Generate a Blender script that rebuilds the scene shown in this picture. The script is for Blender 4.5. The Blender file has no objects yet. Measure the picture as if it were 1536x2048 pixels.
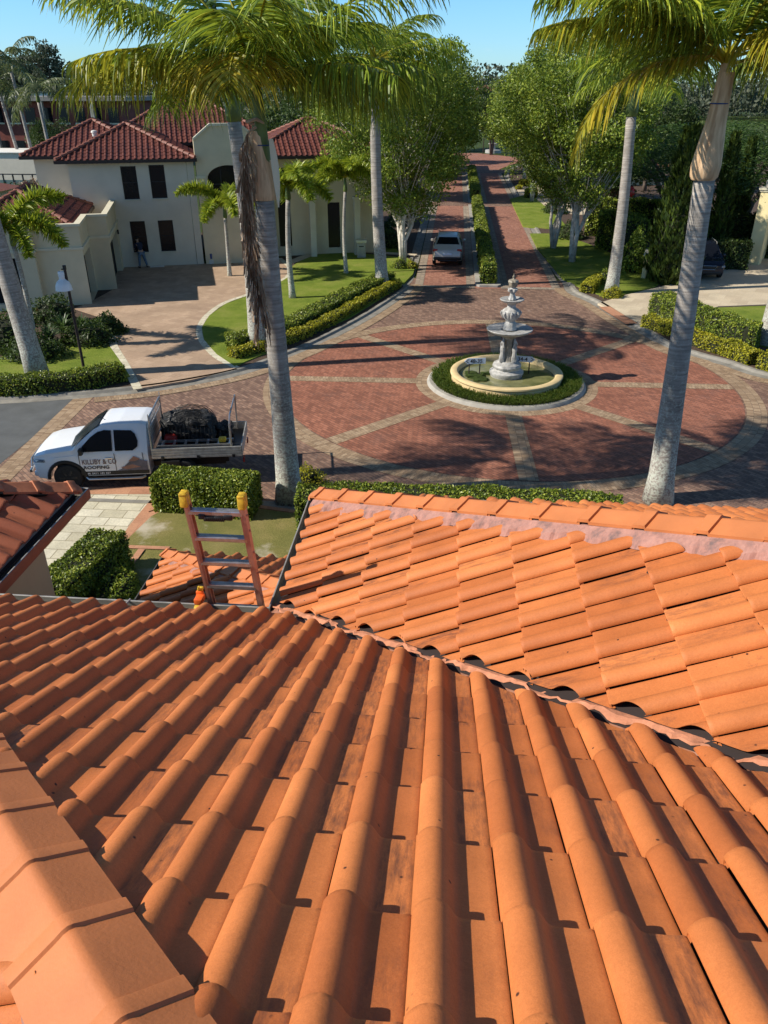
import bpy, bmesh, math, random
import numpy as np
from mathutils import Vector, Matrix
from mathutils.geometry import tessellate_polygon
R_ = math.radians
random.seed(7)
# ------------------------------------------------------------------ camera
CH = 9.6
FPX = 1538.0
PITCH = math.atan(842 / FPX)
YAW = math.atan(149 / math.hypot(FPX, 842))
scene = bpy.context.scene
cam_d = bpy.data.cameras.new('camera')
cam = bpy.data.objects.new('camera', cam_d)
scene.collection.objects.link(cam)
cam.location = (0, 0, CH)
cam.rotation_euler = (math.pi / 2 - PITCH, 0, YAW)
cam_d.sensor_fit = 'VERTICAL'
cam_d.sensor_height = 24
cam_d.lens = 24 * FPX / 2048
cam_d.clip_start = 0.05
cam_d.clip_end = 6000
scene.camera = cam
# ------------------------------------------------------------------ light
SUN_AZ = R_(14.5)          # shadows run towards +X, a little towards +Y
SUN_EL = R_(36.5)
to_sun = Vector((-math.cos(SUN_AZ) * math.cos(SUN_EL), -math.sin(SUN_AZ) * math.cos(SUN_EL), math.sin(SUN_EL)))
sd = bpy.data.lights.new('sun', 'SUN')
sd.energy = 5.0
sd.angle = R_(0.5)
sd.color = (1.0, 0.93, 0.82)
so = bpy.data.objects.new('sun', sd)
scene.collection.objects.link(so)
so.rotation_euler = to_sun.to_track_quat('Z', 'Y').to_euler()
world = bpy.data.worlds.new('World')
scene.world = world
world.use_nodes = True
wn, wl = world.node_tree.nodes, world.node_tree.links
wn.clear()
wo = wn.new('ShaderNodeOutputWorld')
bg = wn.new('ShaderNodeBackground')
sky = wn.new('ShaderNodeTexSky')
sky.sky_type = 'NISHITA'
sky.sun_disc = False
sky.sun_elevation = SUN_EL
sky.sun_rotation = math.atan2(to_sun.x, to_sun.y)
sky.air_density = 1.0
sky.dust_density = 0.15
sky.ozone_density = 2.2
sky.altitude = 10
tc = wn.new('ShaderNodeTexCoord')
mp = wn.new('ShaderNodeMapping')
mp.inputs['Scale'].default_value = (1, 1, 2.6)
nz = wn.new('ShaderNodeTexNoise')
nz.inputs['Scale'].default_value = 13
nz.inputs['Detail'].default_value = 6
nz.inputs['Roughness'].default_value = .55
cr = wn.new('ShaderNodeValToRGB')
cr.color_ramp.elements[0].position = .60
cr.color_ramp.elements[1].position = .74
sx = wn.new('ShaderNodeSeparateXYZ')
el = wn.new('ShaderNodeMapRange')      # clouds only low over the horizon
el.inputs['From Min'].default_value = .05
el.inputs['From Max'].default_value = .012
mu = wn.new('ShaderNodeMath'); mu.operation = 'MULTIPLY'
mx = wn.new('ShaderNodeMix'); mx.data_type = 'RGBA'
mx.inputs[7].default_value = (8.2, 8.6, 9.2, 1)
wl.new(tc.outputs['Generated'], mp.inputs['Vector'])
wl.new(mp.outputs[0], nz.inputs['Vector'])
wl.new(nz.outputs['Fac'], cr.inputs[0])
wl.new(tc.outputs['Generated'], sx.inputs[0])
wl.new(sx.outputs['Z'], el.inputs['Value'])
wl.new(cr.outputs[0], mu.inputs[0])
wl.new(el.outputs[0], mu.inputs[1])
wl.new(mu.outputs[0], mx.inputs[0])
tint = wn.new('ShaderNodeMix'); tint.data_type = 'RGBA'; tint.blend_type = 'MULTIPLY'; tint.inputs[0].default_value = 1
tg = wn.new('ShaderNodeValToRGB')      # clear dry air: keep the low sky blue instead of yellow
tg.color_ramp.elements[0].color = (.72, 1.10, 1.55, 1)
tg.color_ramp.elements[1].color = (.62, .72, .80, 1)
tg.color_ramp.elements[1].position = .55
_e = tg.color_ramp.elements.new(.18); _e.color = (.72, 1.26, 1.78, 1)
wl.new(sx.outputs['Z'], tg.inputs[0])
wl.new(sky.outputs[0], tint.inputs[6]); wl.new(tg.outputs[0], tint.inputs[7])
wl.new(tint.outputs[2], mx.inputs[6])
wl.new(mx.outputs[2], bg.inputs['Color'])
bg.inputs['Strength'].default_value = 0.084
wl.new(bg.outputs[0], wo.inputs['Surface'])
vs = scene.view_settings
vs.view_transform = 'Standard'
vs.look = 'None'
vs.gamma = 1
vs.exposure = 0.38
vs.use_curve_mapping = False
# ------------------------------------------------------------------ pixel -> place in the world
_F = np.array([-math.sin(YAW) * math.cos(PITCH), math.cos(YAW) * math.cos(PITCH), -math.sin(PITCH)])
_R = np.array([math.cos(YAW), math.sin(YAW), 0.])
_U = np.cross(_R, _F)
def G(px, py, z=0.0):
    d = _F + _R * (px - 768) / FPX - _U * (py - 1024) / FPX
    t = (z - CH) / d[2]
    return (float(t * d[0]), float(t * d[1]))
# ------------------------------------------------------------------ mesh collecting
class Geo:
    def __init__(s):
        s.v = []; s.f = {}; s.n = 0; s.col = []; s.uv = []; s.hascol = False; s.hasuv = False; s.mi = {}
    def add(s, V, F, mi=0, col=None, uv=None):
        V = np.asarray(V, dtype=np.float32).reshape(-1, 3)
        if len(V) == 0: return s
        if isinstance(F, np.ndarray):
            s.f.setdefault(F.shape[1], []).append(F + s.n)
            s.mi.setdefault(F.shape[1], []).append(np.full(len(F), mi, dtype=np.int32))
        else:
            g = {}
            for q in F: g.setdefault(len(q), []).append(q)
            for k, a in g.items():
                s.f.setdefault(k, []).append(np.array(a, dtype=np.int32) + s.n)
                s.mi.setdefault(k, []).append(np.full(len(a), mi, dtype=np.int32))
        if col is not None:
            s.hascol = True
            c = np.zeros((len(V), 4), dtype=np.float32); c[:, :] = np.asarray(col)
            s.col.append(c)
        else: s.col.append(np.zeros((len(V), 4), dtype=np.float32))
        if uv is not None:
            s.hasuv = True; s.uv.append(np.asarray(uv, dtype=np.float32))
        else: s.uv.append(V[:, :2].copy())
        s.v.append(V); s.n += len(V)
        return s
    def join(s, o, M=None, mi=None):
        if o.n == 0: return s
        V = np.concatenate(o.v)
        if M is not None:
            A = np.array(M)
            V = V @ A[:3, :3].T + A[:3, 3]
        base = s.n
        s.v.append(V.astype(np.float32)); s.col.append(np.concatenate(o.col)); s.uv.append(np.concatenate(o.uv)); s.n += len(V)
        s.hascol |= o.hascol; s.hasuv |= o.hasuv
        for k in o.f:
            F = np.concatenate(o.f[k]); m = np.concatenate(o.mi[k])
            s.f.setdefault(k, []).append(F + base)
            s.mi.setdefault(k, []).append(m if mi is None else np.full(len(m), mi, dtype=np.int32))
        return s
    def mesh(s, name, mats, smooth=False):
        V = np.concatenate(s.v)
        ks = sorted(s.f)
        loops = []; starts = []; tot = []; mi = []; st = 0
        for k in ks:
            F = np.concatenate(s.f[k]); n = len(F)
            loops.append(F.ravel()); starts.append(st + np.arange(n) * k); tot.append(np.full(n, k)); st += n * k
            mi.append(np.concatenate(s.mi[k]))
        loops = np.concatenate(loops).astype(np.int32); starts = np.concatenate(starts).astype(np.int32); tot = np.concatenate(tot).astype(np.int32)
        me = bpy.data.meshes.new(name)
        me.vertices.add(len(V)); me.vertices.foreach_set('co', V.ravel())
        me.loops.add(len(loops)); me.loops.foreach_set('vertex_index', loops)
        me.polygons.add(len(starts)); me.polygons.foreach_set('loop_start', starts); me.polygons.foreach_set('loop_total', tot)
        me.polygons.foreach_set('material_index', np.concatenate(mi).astype(np.int32))
        me.polygons.foreach_set('use_smooth', np.full(len(starts), bool(smooth)))
        if s.hasuv:
            u = me.uv_layers.new(name='UVMap'); u.data.foreach_set('uv', np.concatenate(s.uv)[loops].ravel())
        if s.hascol:
            a = me.color_attributes.new('tl', 'FLOAT_COLOR', 'POINT'); a.data.foreach_set('color', np.concatenate(s.col).ravel())
        me.update(calc_edges=True)
        for m in (mats if isinstance(mats, (list, tuple)) else [mats]): me.materials.append(m)
        return me
ROOTS = {}
def obj(name, geo, mats, parent=None, local=False, smooth=False):
    me = geo if isinstance(geo, bpy.types.Mesh) else geo.mesh(name, mats, smooth)
    if smooth and smooth != 'all': me.set_sharp_from_angle(angle=R_(38))
    o = bpy.data.objects.new(name, me)
    scene.collection.objects.link(o)
    if parent is not None:
        o.parent = parent
        if not local and parent.name in ROOTS:
            o.matrix_parent_inverse = Matrix.Translation(-Vector(ROOTS[parent.name]))
    return o
def tag(o, label=None, cat=None, group=None, kind=None):
    if label: o['label'] = label
    if cat: o['category'] = cat
    if group: o['group'] = group
    if kind: o['kind'] = kind
    return o
def thing(name, label, cat, loc=(0, 0, 0), rz=0.0, group=None):
    o = bpy.data.objects.new(name, None)
    scene.collection.objects.link(o)
    o.empty_display_size = .2
    o.location = loc; o.rotation_euler = (0, 0, rz)
    ROOTS[o.name] = tuple(loc)
    return tag(o, label, cat, group)
def struct(name, geo, mats, smooth=False):
    return tag(obj(name, geo, mats, smooth=smooth), kind='structure')
def copy_thing(root, loc, rz=0.0, scale=1.0, label=None, group=None):
    r = root.copy(); scene.collection.objects.link(r)
    r.location = loc; r.rotation_euler = (0, 0, rz); r.scale = (scale,) * 3 if not isinstance(scale, tuple) else scale
    if label: r['label'] = label
    if group: r['group'] = group
    for c in list(root.children):
        d = c.copy(); scene.collection.objects.link(d); d.parent = r
        for g in list(c.children):
            e = g.copy(); scene.collection.objects.link(e); e.parent = d
    return r
# ---- shapes
def box(g, x0, x1, y0, y1, z0, z1, mi=0, M=None):
    V = np.array([(x, y, z) for z in (z0, z1) for y in (y0, y1) for x in (x0, x1)], float)
    if M is not None:
        A = np.array(M); V = V @ A[:3, :3].T + A[:3, 3]
    F = np.array([(0, 2, 3, 1), (4, 5, 7, 6), (0, 1, 5, 4), (2, 6, 7, 3), (0, 4, 6, 2), (1, 3, 7, 5)])
    return g.add(V, F, mi)
def bbox(g, x0, x1, y0, y1, z0, z1, b=.02, mi=0, M=None, seg=2):
    bm = bmesh.new()
    bmesh.ops.create_cube(bm, size=1)
    for v in bm.verts:
        v.co = Vector(((x0 + x1) / 2 + v.co.x * (x1 - x0), (y0 + y1) / 2 + v.co.y * (y1 - y0), (z0 + z1) / 2 + v.co.z * (z1 - z0)))
    bmesh.ops.bevel(bm, geom=bm.edges[:], offset=b, segments=seg, affect='EDGES', profile=.5)
    bm.verts.index_update()
    V = [tuple((M @ v.co) if M is not None else v.co) for v in bm.verts]
    F = [[v.index for v in f.verts] for f in bm.faces]
    bm.free()
    return g.add(V, F, mi)
def tube(g, pts, rad, n=8, mi=0, cap=True, uvs=True):
    pts = [np.array(p, float) for p in pts]
    if not hasattr(rad, '__len__'): rad = [rad] * len(pts)
    V = []; UV = []; L = 0
    ref = None
    for i, p in enumerate(pts):
        d = pts[min(i + 1, len(pts) - 1)] - pts[max(i - 1, 0)]
        d = d / (np.linalg.norm(d) + 1e-9)
        if ref is None:
            ref = np.array([1., 0, 0]) if abs(d[0]) < .8 else np.array([0, 1., 0])
        a = ref - d * np.dot(ref, d); a /= np.linalg.norm(a) + 1e-9; ref = a
        b = np.cross(d, a)
        if i: L += np.linalg.norm(p - pts[i - 1])
        for k in range(n):
            t = 2 * math.pi * k / n
            V.append(p + rad[i] * (a * math.cos(t) + b * math.sin(t))); UV.append((k / n, L))
    F = []
    for i in range(len(pts) - 1):
        for k in range(n):
            F.append((i * n + k, i * n + (k + 1) % n, (i + 1) * n + (k + 1) % n, (i + 1) * n + k))
    if cap:
        F.append(tuple(range(n))[::-1]); F.append(tuple((len(pts) - 1) * n + k for k in range(n)))
    return g.add(V, F, mi, uv=UV)
def lathe(g, prof, c=(0, 0, 0), n=32, mi=0, axis='z', wav=None):
    V = []
    for (r, z) in prof:
        for k in range(n):
            t = 2 * math.pi * k / n
            rr = r * (1 + (wav(t, z) if wav else 0))
            p = (rr * math.cos(t), rr * math.sin(t), z)
            if axis == 'y': p = (p[0], p[2], p[1])
            if axis == 'x': p = (p[2], p[0], p[1])
            V.append((p[0] + c[0], p[1] + c[1], p[2] + c[2]))
    F = []
    for i in range(len(prof) - 1):
        for k in range(n):
            F.append((i * n + k, i * n + (k + 1) % n, (i + 1) * n + (k + 1) % n, (i + 1) * n + k))
    if prof[0][0] > 1e-4: F.append(tuple(range(n))[::-1])
    if prof[-1][0] > 1e-4: F.append(tuple((len(prof) - 1) * n + k for k in range(n)))
    return g.add(V, F, mi)
def poly(g, pts, z, mi=0):
    P = [Vector((p[0], p[1], 0)) for p in pts]
    T = tessellate_polygon([P])
    F = []
    for t in T:
        a, b, c = [P[i] for i in t]
        F.append(tuple(t) if (b - a).cross(c - a).z > 0 else tuple(t)[::-1])
    return g.add([(p.x, p.y, z) for p in P], F, mi)
def prism(g, pts, z0, z1, mi=0, side_mi=None):
    a = sum(pts[i][0] * pts[(i + 1) % len(pts)][1] - pts[(i + 1) % len(pts)][0] * pts[i][1] for i in range(len(pts)))
    if a < 0: pts = pts[::-1]
    poly(g, pts, z1, mi)
    n = len(pts)
    V = [(p[0], p[1], z0) for p in pts] + [(p[0], p[1], z1) for p in pts]
    F = [(i, (i + 1) % n, n + (i + 1) % n, n + i) for i in range(n)]
    return g.add(V, F, mi if side_mi is None else side_mi)
def smooth_path(pts, n=6, closed=False):
    P = [np.array(p, float) for p in pts]; out = []
    m = len(P)
    rng = range(m) if closed else range(m - 1)
    for i in rng:
        p0 = P[(i - 1) % m] if (closed or i > 0) else P[i]
        p1 = P[i]; p2 = P[(i + 1) % m]
        p3 = P[(i + 2) % m] if (closed or i < m - 2) else p2
        for k in range(n):
            t = k / n
            out.append(tuple(.5 * ((2 * p1) + (-p0 + p2) * t + (2 * p0 - 5 * p1 + 4 * p2 - p3) * t * t + (-p0 + 3 * p1 - 3 * p2 + p3) * t ** 3)))
    if not closed: out.append(tuple(P[-1]))
    return out
def sweep(g, path, prof, closed=False, mi=0, smoothcap=True):
    """path 2D/3D points; prof (offset to the left, height); u along, v across"""
    P = [np.array(tuple(p) + ((0,) if len(p) == 2 else ()), float) for p in path]
    m = len(P); V = []; UV = []; L = 0; k = len(prof)
    cum = [0]
    for i in range(1, k): cum.append(cum[-1] + math.hypot(prof[i][0] - prof[i - 1][0], prof[i][1] - prof[i - 1][1]))
    for i in range(m):
        a = P[i] - P[i - 1] if (i > 0 or closed) else P[1] - P[0]
        b = P[(i + 1) % m] - P[i] if (i < m - 1 or closed) else P[i] - P[i - 1]
        a = a[:2] / (np.linalg.norm(a[:2]) + 1e-9); b = b[:2] / (np.linalg.norm(b[:2]) + 1e-9)
        t = a + b; t /= np.linalg.norm(t) + 1e-9
        nn = np.array([-t[1], t[0]]); sc = 1 / max(.4, abs(np.dot(nn, np.array([-a[1], a[0]]))))
        if i: L += np.linalg.norm(P[i] - P[i - 1])
        for j, (o, h) in enumerate(prof):
            V.append((P[i][0] + nn[0] * o * sc, P[i][1] + nn[1] * o * sc, P[i][2] + h)); UV.append((L, cum[j]))
    F = []
    for i in range(m if closed else m - 1):
        for j in range(k - 1):
            F.append((i * k + j + 1, i * k + j, ((i + 1) % m) * k + j, ((i + 1) % m) * k + j + 1))
    return g.add(V, F, mi, uv=UV)
def ring(cx, cy, r, n=96): return [(cx + r * math.cos(2 * math.pi * k / n), cy + r * math.sin(2 * math.pi * k / n)) for k in range(n)]
def quadstrip(g, a, b, w, z, mi=0):
    a = np.array(a, float); b = np.array(b, float); d = (b - a) / np.linalg.norm(b - a); n = np.array([-d[1], d[0]]) * w / 2
    L = np.linalg.norm(b - a)
    return g.add([(*(a - n), z), (*(b - n), z), (*(b + n), z), (*(a + n), z)], [(0, 1, 2, 3)], mi, uv=[(0, 0), (L, 0), (L, w), (0, w)])
def textmesh(body, size, depth=.004, align='CENTER', sx=1.0, bold=0.0):
    cu = bpy.data.curves.new('lettering', 'FONT')
    cu.body = body; cu.size = size; cu.extrude = depth; cu.align_x = align; cu.resolution_u = 3; cu.offset = bold
    o = bpy.data.objects.new('lettering', cu)
    scene.collection.objects.link(o)
    bpy.context.view_layer.update()
    me = bpy.data.meshes.new_from_object(o)
    scene.collection.objects.unlink(o); bpy.data.objects.remove(o)
    V = np.zeros(len(me.vertices) * 3); me.vertices.foreach_get('co', V); V = V.reshape(-1, 3); V[:, 0] *= sx
    F = [list(p.vertices) for p in me.polygons]
    bpy.data.meshes.remove(me)
    return V, F
# ------------------------------------------------------------------ materials
def hexc(r, g_, b):
    f = lambda c: ((c / 255) / 12.92 if c / 255 <= .04045 else ((c / 255 + .055) / 1.055) ** 2.4)
    return (f(r), f(g_), f(b), 1)
class NT:
    def __init__(s, name):
        s.m = bpy.data.materials.new(name); s.m.use_nodes = True
        s.t = s.m.node_tree; s.N = s.t.nodes; s.L = s.t.links
        s.b = s.N['Principled BSDF']; s.o = s.N['Material Output']
    def n(s, t, **kw):
        x = s.N.new('ShaderNode' + t)
        for k, v in kw.items():
            if k.startswith('i_'):
                key = k[2:].replace('_', ' ')
                x.inputs[key].default_value = v
            else: setattr(x, k, v)
        return x
    def l(s, a, b): s.L.new(a, b)
    def coord(s, kind='Object', scale=(1, 1, 1), rot=(0, 0, 0)):
        c = s.n('TexCoord'); m = s.n('Mapping'); m.inputs['Scale'].default_value = scale; m.inputs['Rotation'].default_value = rot
        s.l(c.outputs[kind], m.inputs['Vector']); return m.outputs[0]
    def noise(s, vec, scale, detail=4, rough=.55):
        x = s.n('TexNoise'); x.inputs['Scale'].default_value = scale; x.inputs['Detail'].default_value = detail; x.inputs['Roughness'].default_value = rough
        s.l(vec, x.inputs['Vector']); return x.outputs['Fac']
    def ramp(s, fac, stops):
        x = s.n('ValToRGB'); e = x.color_ramp.elements
        e[0].position, e[0].color = stops[0][0], stops[0][1]
        e[1].position, e[1].color = stops[1][0], stops[1][1]
        for p, c in stops[2:]:
            q = e.new(p); q.color = c
        s.l(fac, x.inputs[0]); return x.outputs[0]
    def step(s, fac, lo, hi): 
        x = s.n('MapRange'); x.inputs['From Min'].default_value = lo; x.inputs['From Max'].default_value = hi; x.clamp = True
        s.l(fac, x.inputs['Value']); return x.outputs[0]
    def mix(s, fac, a, b, mode='MIX'):
        x = s.n('Mix', data_type='RGBA', blend_type=mode)
        for sock, v in ((x.inputs[0], fac), (x.inputs[6], a), (x.inputs[7], b)):
            if isinstance(v, bpy.types.NodeSocket): s.l(v, sock)
            else: sock.default_value = v if not hasattr(v, '__len__') else (tuple(v) + (1,))[:4]
        return x.outputs[2]
    def math(s, op, a, b=0.0):
        x = s.n('Math', operation=op)
        for i, v in enumerate((a, b)):
            if isinstance(v, bpy.types.NodeSocket): s.l(v, x.inputs[i])
            else: x.inputs[i].default_value = v
        return x.outputs[0]
    def bump(s, h, strength=.3, dist=.01):
        x = s.n('Bump'); x.inputs['Strength'].default_value = strength; x.inputs['Distance'].default_value = dist
        s.l(h, x.inputs['Height']); s.l(x.outputs[0], s.b.inputs['Normal']); return x
    def col(s, c):
        if isinstance(c, bpy.types.NodeSocket): s.l(c, s.b.inputs['Base Color'])
        else: s.b.inputs['Base Color'].default_value = (tuple(c) + (1,))[:4]
    def rough(s, r, spec=.5, metal=0.0):
        s.b.inputs['Roughness'].default_value = r; s.b.inputs['Specular IOR Level'].default_value = spec; s.b.inputs['Metallic'].default_value = metal
def c4(c, k=1.0): return (c[0] * k, c[1] * k, c[2] * k, 1)
def basic(name, c, rough=.7, var=.15, scale=3., metal=0., spec=.4, bump=.0, bscale=60, bdist=.004, detail=5):
    t = NT(name); v = t.coord()
    f = t.noise(v, scale, detail)
    t.col(t.ramp(f, [(.3, c4(c, 1 - var)), (.7, c4(c, 1 + var))])); t.rough(rough, spec, metal)
    if bump: t.bump(t.noise(v, bscale, 4), bump, bdist)
    return t.m
def leaf_mat(name, stops, rough=.45, trans=.35, tcol=(.35, .45, .05), clump=.6, spec=.35):
    t = NT(name)
    gn = t.n('NewGeometry'); v = t.coord()
    f = t.noise(v, clump, 2)
    r = t.math('ADD', t.math('MULTIPLY', gn.outputs['Random Per Island'], .6), t.math('MULTIPLY', f, .4))
    c = t.ramp(r, stops); t.col(c); t.rough(rough, spec)
    tr = t.n('BsdfTranslucent'); t.l(t.mix(.5, c, tcol), tr.inputs['Color'])
    ms = t.n('MixShader'); ms.inputs[0].default_value = trans
    t.l(t.b.outputs[0], ms.inputs[1]); t.l(tr.outputs[0], ms.inputs[2]); t.l(ms.outputs[0], t.o.inputs['Surface'])
    return t.m
def brick_mat(name, kind, cols, mortar, bw, bh, ms=.006, rot=0.0, big=(.25, .85, 1.15), rough=.85, stain=None, bump=.35, coord='Object'):
    """paving: cols = list of colours mixed per brick"""
    t = NT(name)
    vec = t.coord(coord, rot=(0, 0, rot))
    b = t.n('TexBrick'); b.inputs['Scale'].default_value = 1; b.inputs['Brick Width'].default_value = bw; b.inputs['Row Height'].default_value = bh
    b.inputs['Mortar Size'].default_value = ms; b.inputs['Mortar Smooth'].default_value = .2
    b.inputs['Color1'].default_value = (0, 0, 0, 1); b.inputs['Color2'].default_value = (1, 1, 1, 1); b.inputs['Mortar'].default_value = (.5, .5, .5, 1)
    b.inputs['Bias'].default_value = 0
    t.l(vec, b.inputs['Vector'])
    st = [(i / (len(cols) - 1), c4(c)) for i, c in enumerate(cols)]
    c = t.ramp(b.outputs['Color'], st)
    wv = t.coord('Object')
    n1 = t.noise(wv, big[0], 5, .6)
    sh = t.ramp(n1, [(.3, (big[1],) * 3 + (1,)), (.7, (big[2],) * 3 + (1,))])
    c = t.mix(1.0, c, sh, 'MULTIPLY')
    n2 = t.noise(wv, 24, 3)
    c = t.mix(1.0, c, t.ramp(n2, [(.3, (.86,) * 3 + (1,)), (.7, (1.12,) * 3 + (1,))]), 'MULTIPLY')
    if stain:
        n3 = t.noise(wv, stain[1], 6, .65)
        c = t.mix(t.step(n3, stain[2], stain[3]), c, stain[0])
    c = t.mix(b.outputs['Fac'], c, mortar)
    t.col(c); t.rough(rough, .3)
    if bump: t.bump(t.math('ADD', t.math('MULTIPLY', b.outputs['Fac'], -1.0), t.math('MULTIPLY', n2, .4)), bump, .006)
    return t.m
M = {}
# ---- terracotta roof tiles (clean glaze, sooty pans on some tiles)
def tile_mat(name, base, alt, stain, amount=.62, rough=.62, lichen=True):
    t = NT(name)
    at_ = t.n('Attribute', attribute_name='tl')
    sp = t.n('SeparateColor'); t.l(at_.outputs['Color'], sp.inputs[0])
    rnd, pan, rnd2 = sp.outputs[0], sp.outputs[1], sp.outputs[2]
    uv = t.n('UVMap')
    vo = t.n('Mapping'); t.l(uv.outputs[0], vo.inputs['Vector']); vo.inputs['Scale'].default_value = (26, 5.0, 1)
    ob = t.coord()
    c = t.mix(rnd, base, alt)
    c = t.mix(1., c, t.ramp(rnd2, [(0, (.93, .90, .90, 1)), (.5, (1.0, 1.0, 1.0, 1)), (1, (1.07, 1.08, 1.10, 1))]), 'MULTIPLY')
    n0 = t.noise(ob, 2.2, 5, .6)
    c = t.mix(1., c, t.ramp(n0, [(.32, (.86, .84, .82, 1)), (.68, (1.1, 1.1, 1.12, 1))]), 'MULTIPLY')
    n4 = t.noise(ob, 55, 4, .7)
    c = t.mix(1., c, t.ramp(n4, [(.25, (.90, .88, .87, 1)), (.75, (1.07, 1.07, 1.07, 1))]), 'MULTIPLY')
    n6 = t.noise(t.coord(scale=(1, 1, 1)), 190, 2, .6)
    c = t.mix(1., c, t.ramp(n6, [(.30, (.90, .88, .87, 1)), (.60, (1.03, 1.03, 1.03, 1))]), 'MULTIPLY')
    # soot and lichen lying in the pans, streaked down the slope
    n1 = t.noise(vo.outputs[0], 1.0, 6, .72)
    am = t.math('MAXIMUM', t.math('MULTIPLY', t.step(rnd2, amount + .1, 1.0), .8), t.step(t.noise(ob, .9, 3), .50, .64))
    sm = t.math('MULTIPLY', t.math('MULTIPLY', t.step(n1, .42, .66), pan), am)
    c = t.mix(t.math('MULTIPLY', sm, .9), c, stain)
    n5 = t.noise(ob, 7, 6, .75)
    sm2 = t.math('MULTIPLY', t.step(n5, .60, .78), t.math('ADD', t.math('MULTIPLY', pan, .45), .12))
    c = t.mix(sm2, c, (stain[0] * 1.2, stain[1] * 1.1, stain[2], 1))
    # specks and chips
    vr = t.n('TexVoronoi'); t.l(ob, vr.inputs['Vector']); vr.inputs['Scale'].default_value = 9
    sk = t.math('MULTIPLY', t.step(vr.outputs['Distance'], .085, .05), t.step(t.noise(ob, 3.1, 2), .5, .56))
    c = t.mix(sk, c, (.05, .02, .012, 1))
    t.col(c); t.rough(rough, .32)
    t.bump(t.math('ADD', n4, t.math('MULTIPLY', n5, .6)), .35, .004)
    return t.m
M['tile'] = tile_mat('terracotta_tile', (.58, .195, .056), (.46, .140, .038), (.070, .035, .028), .50)
M['tile_old'] = tile_mat('weathered_terracotta_tile', (.40, .13, .06), (.33, .10, .05), (.06, .03, .022), .35)
M['cap'] = basic('terracotta_cap', (.49, .162, .052), .6, .13, 2.6, bump=.35, bscale=60)
M['cap_old'] = basic('weathered_terracotta_cap', (.42, .15, .07), .7, .3, 5, bump=.4, bscale=40)
M['redtile'] = tile_mat('red_roof_tile', (.165, .054, .035), (.12, .040, .028), (.03, .012, .012), .8, .5)
M['redcap'] = basic('red_ridge_cap', (.23, .085, .055), .6, .25, 6)
def mortar():
    t = NT('pink_pointing_mortar'); ob = t.coord(scale=(1, 1, .25))
    n = t.noise(ob, 9, 6, .7); n2 = t.noise(t.coord(), 30, 4)
    c = t.ramp(n, [(.32, (.10, .065, .06, 1)), (.5, (.34, .155, .115, 1)), (.72, (.46, .225, .17, 1))])
    t.col(t.mix(.25, c, t.ramp(n2, [(.3, (.25, .2, .2, 1)), (.7, (.5, .3, .25, 1))]))); t.rough(.9, .2)
    t.bump(t.math('ADD', n, n2), .6, .01); return t.m
M['mortar'] = mortar()
M['mortar_v'] = basic('salmon_valley_mortar', (.46, .19, .105), .9, .28, 9, bump=.6, bscale=30, bdist=.01)
_f = NT('valley_flashing'); _v = _f.coord(); _f.col(_f.ramp(_f.noise(_v, 3.2, 6, .7), [(.40, (.07, .035, .025, 1)), (.52, (.30, .13, .08, 1)), (.66, (.36, .18, .12, 1)), (.72, (.50, .48, .44, 1))])); _f.rough(.7, .3); _f.bump(_f.noise(_v, 20, 4), .6, .01); M['flash'] = _f.m
M['deck'] = basic('dark_roof_sarking', (.03, .02, .018), .95, .1)
M['gutter'] = basic('grey_gutter_metal', (.26, .25, .22), .42, .2, 5, metal=.3)
M['gutter_out'] = basic('bronze_gutter_metal', (.10, .085, .075), .4, .15, 5, metal=.2)
M['gutter_terra'] = basic('terracotta_gutter_metal', (.30, .10, .055), .5, .15, 5)
M['cream'] = basic('cream_render', (.62, .53, .36), .9, .07, 1.2, bump=.2, bscale=120)
M['render_grey'] = basic('pale_render', (.62, .56, .45), .9, .06, 1.2, bump=.2, bscale=120)
M['render_tan'] = basic('tan_render', (.56, .43, .24), .9, .07, 1.2, bump=.2, bscale=140)
M['yellowwall'] = basic('yellow_render', (.78, .66, .36), .9, .06, 1.0, bump=.15, bscale=100)
M['whitewall'] = basic('white_render', (.68, .66, .60), .85, .08, 1.0)
M['trimcream'] = basic('cream_trim', (.62, .57, .42), .8, .06, 2)
M['glass'] = basic('dark_window_glass', (.006, .007, .010), .22, .1, 1, spec=.3)
M['black'] = basic('black_paint', (.012, .012, .013), .45, .2, 8)
M['darkvoid'] = basic('dark_interior', (.006, .006, .007), .9, .1)
M['white'] = basic('white_car_paint', (.74, .76, .78), .22, .03, 1.5, spec=.5)
M['plateblue'] = basic('sign_enamel', (.62, .68, .76), .4, .05, 3)
M['ink'] = basic('black_lettering', (.015, .015, .02), .5, .1)
M['inkred'] = basic('brown_lettering', (.14, .07, .06), .5, .1)
M['whiteink'] = basic('white_lettering', (.7, .7, .7), .5, .05)
M['alu'] = basic('brushed_aluminium', (.52, .50, .49), .33, .2, 14, metal=.85)
M['alu_dull'] = basic('dull_aluminium', (.40, .39, .36), .5, .25, 8, metal=.5)
M['ladderrail'] = basic('ladder_rail_fibreglass', (.50, .27, .19), .45, .2, 6, metal=.15)
M['yellowplastic'] = basic('yellow_plastic', (.62, .40, .03), .6, .35, 22, bump=.3)
M['orangeplastic'] = basic('orange_plastic', (.75, .13, .02), .5, .15, 9)
M['tyre'] = basic('tyre_rubber', (.018, .018, .018), .8, .3, 15, bump=.4)
M['rim'] = basic('black_steel_wheel', (.05, .05, .05), .35, .2, 6, metal=.6)
M['silver'] = basic('silver_alloy', (.45, .45, .45), .3, .1, 5, metal=.9)
M['chrome'] = basic('chrome', (.7, .7, .7), .12, .05, 5, metal=1)
M['headlight'] = basic('headlamp_lens', (.22, .24, .27), .1, .5, 18, spec=.8)
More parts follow.
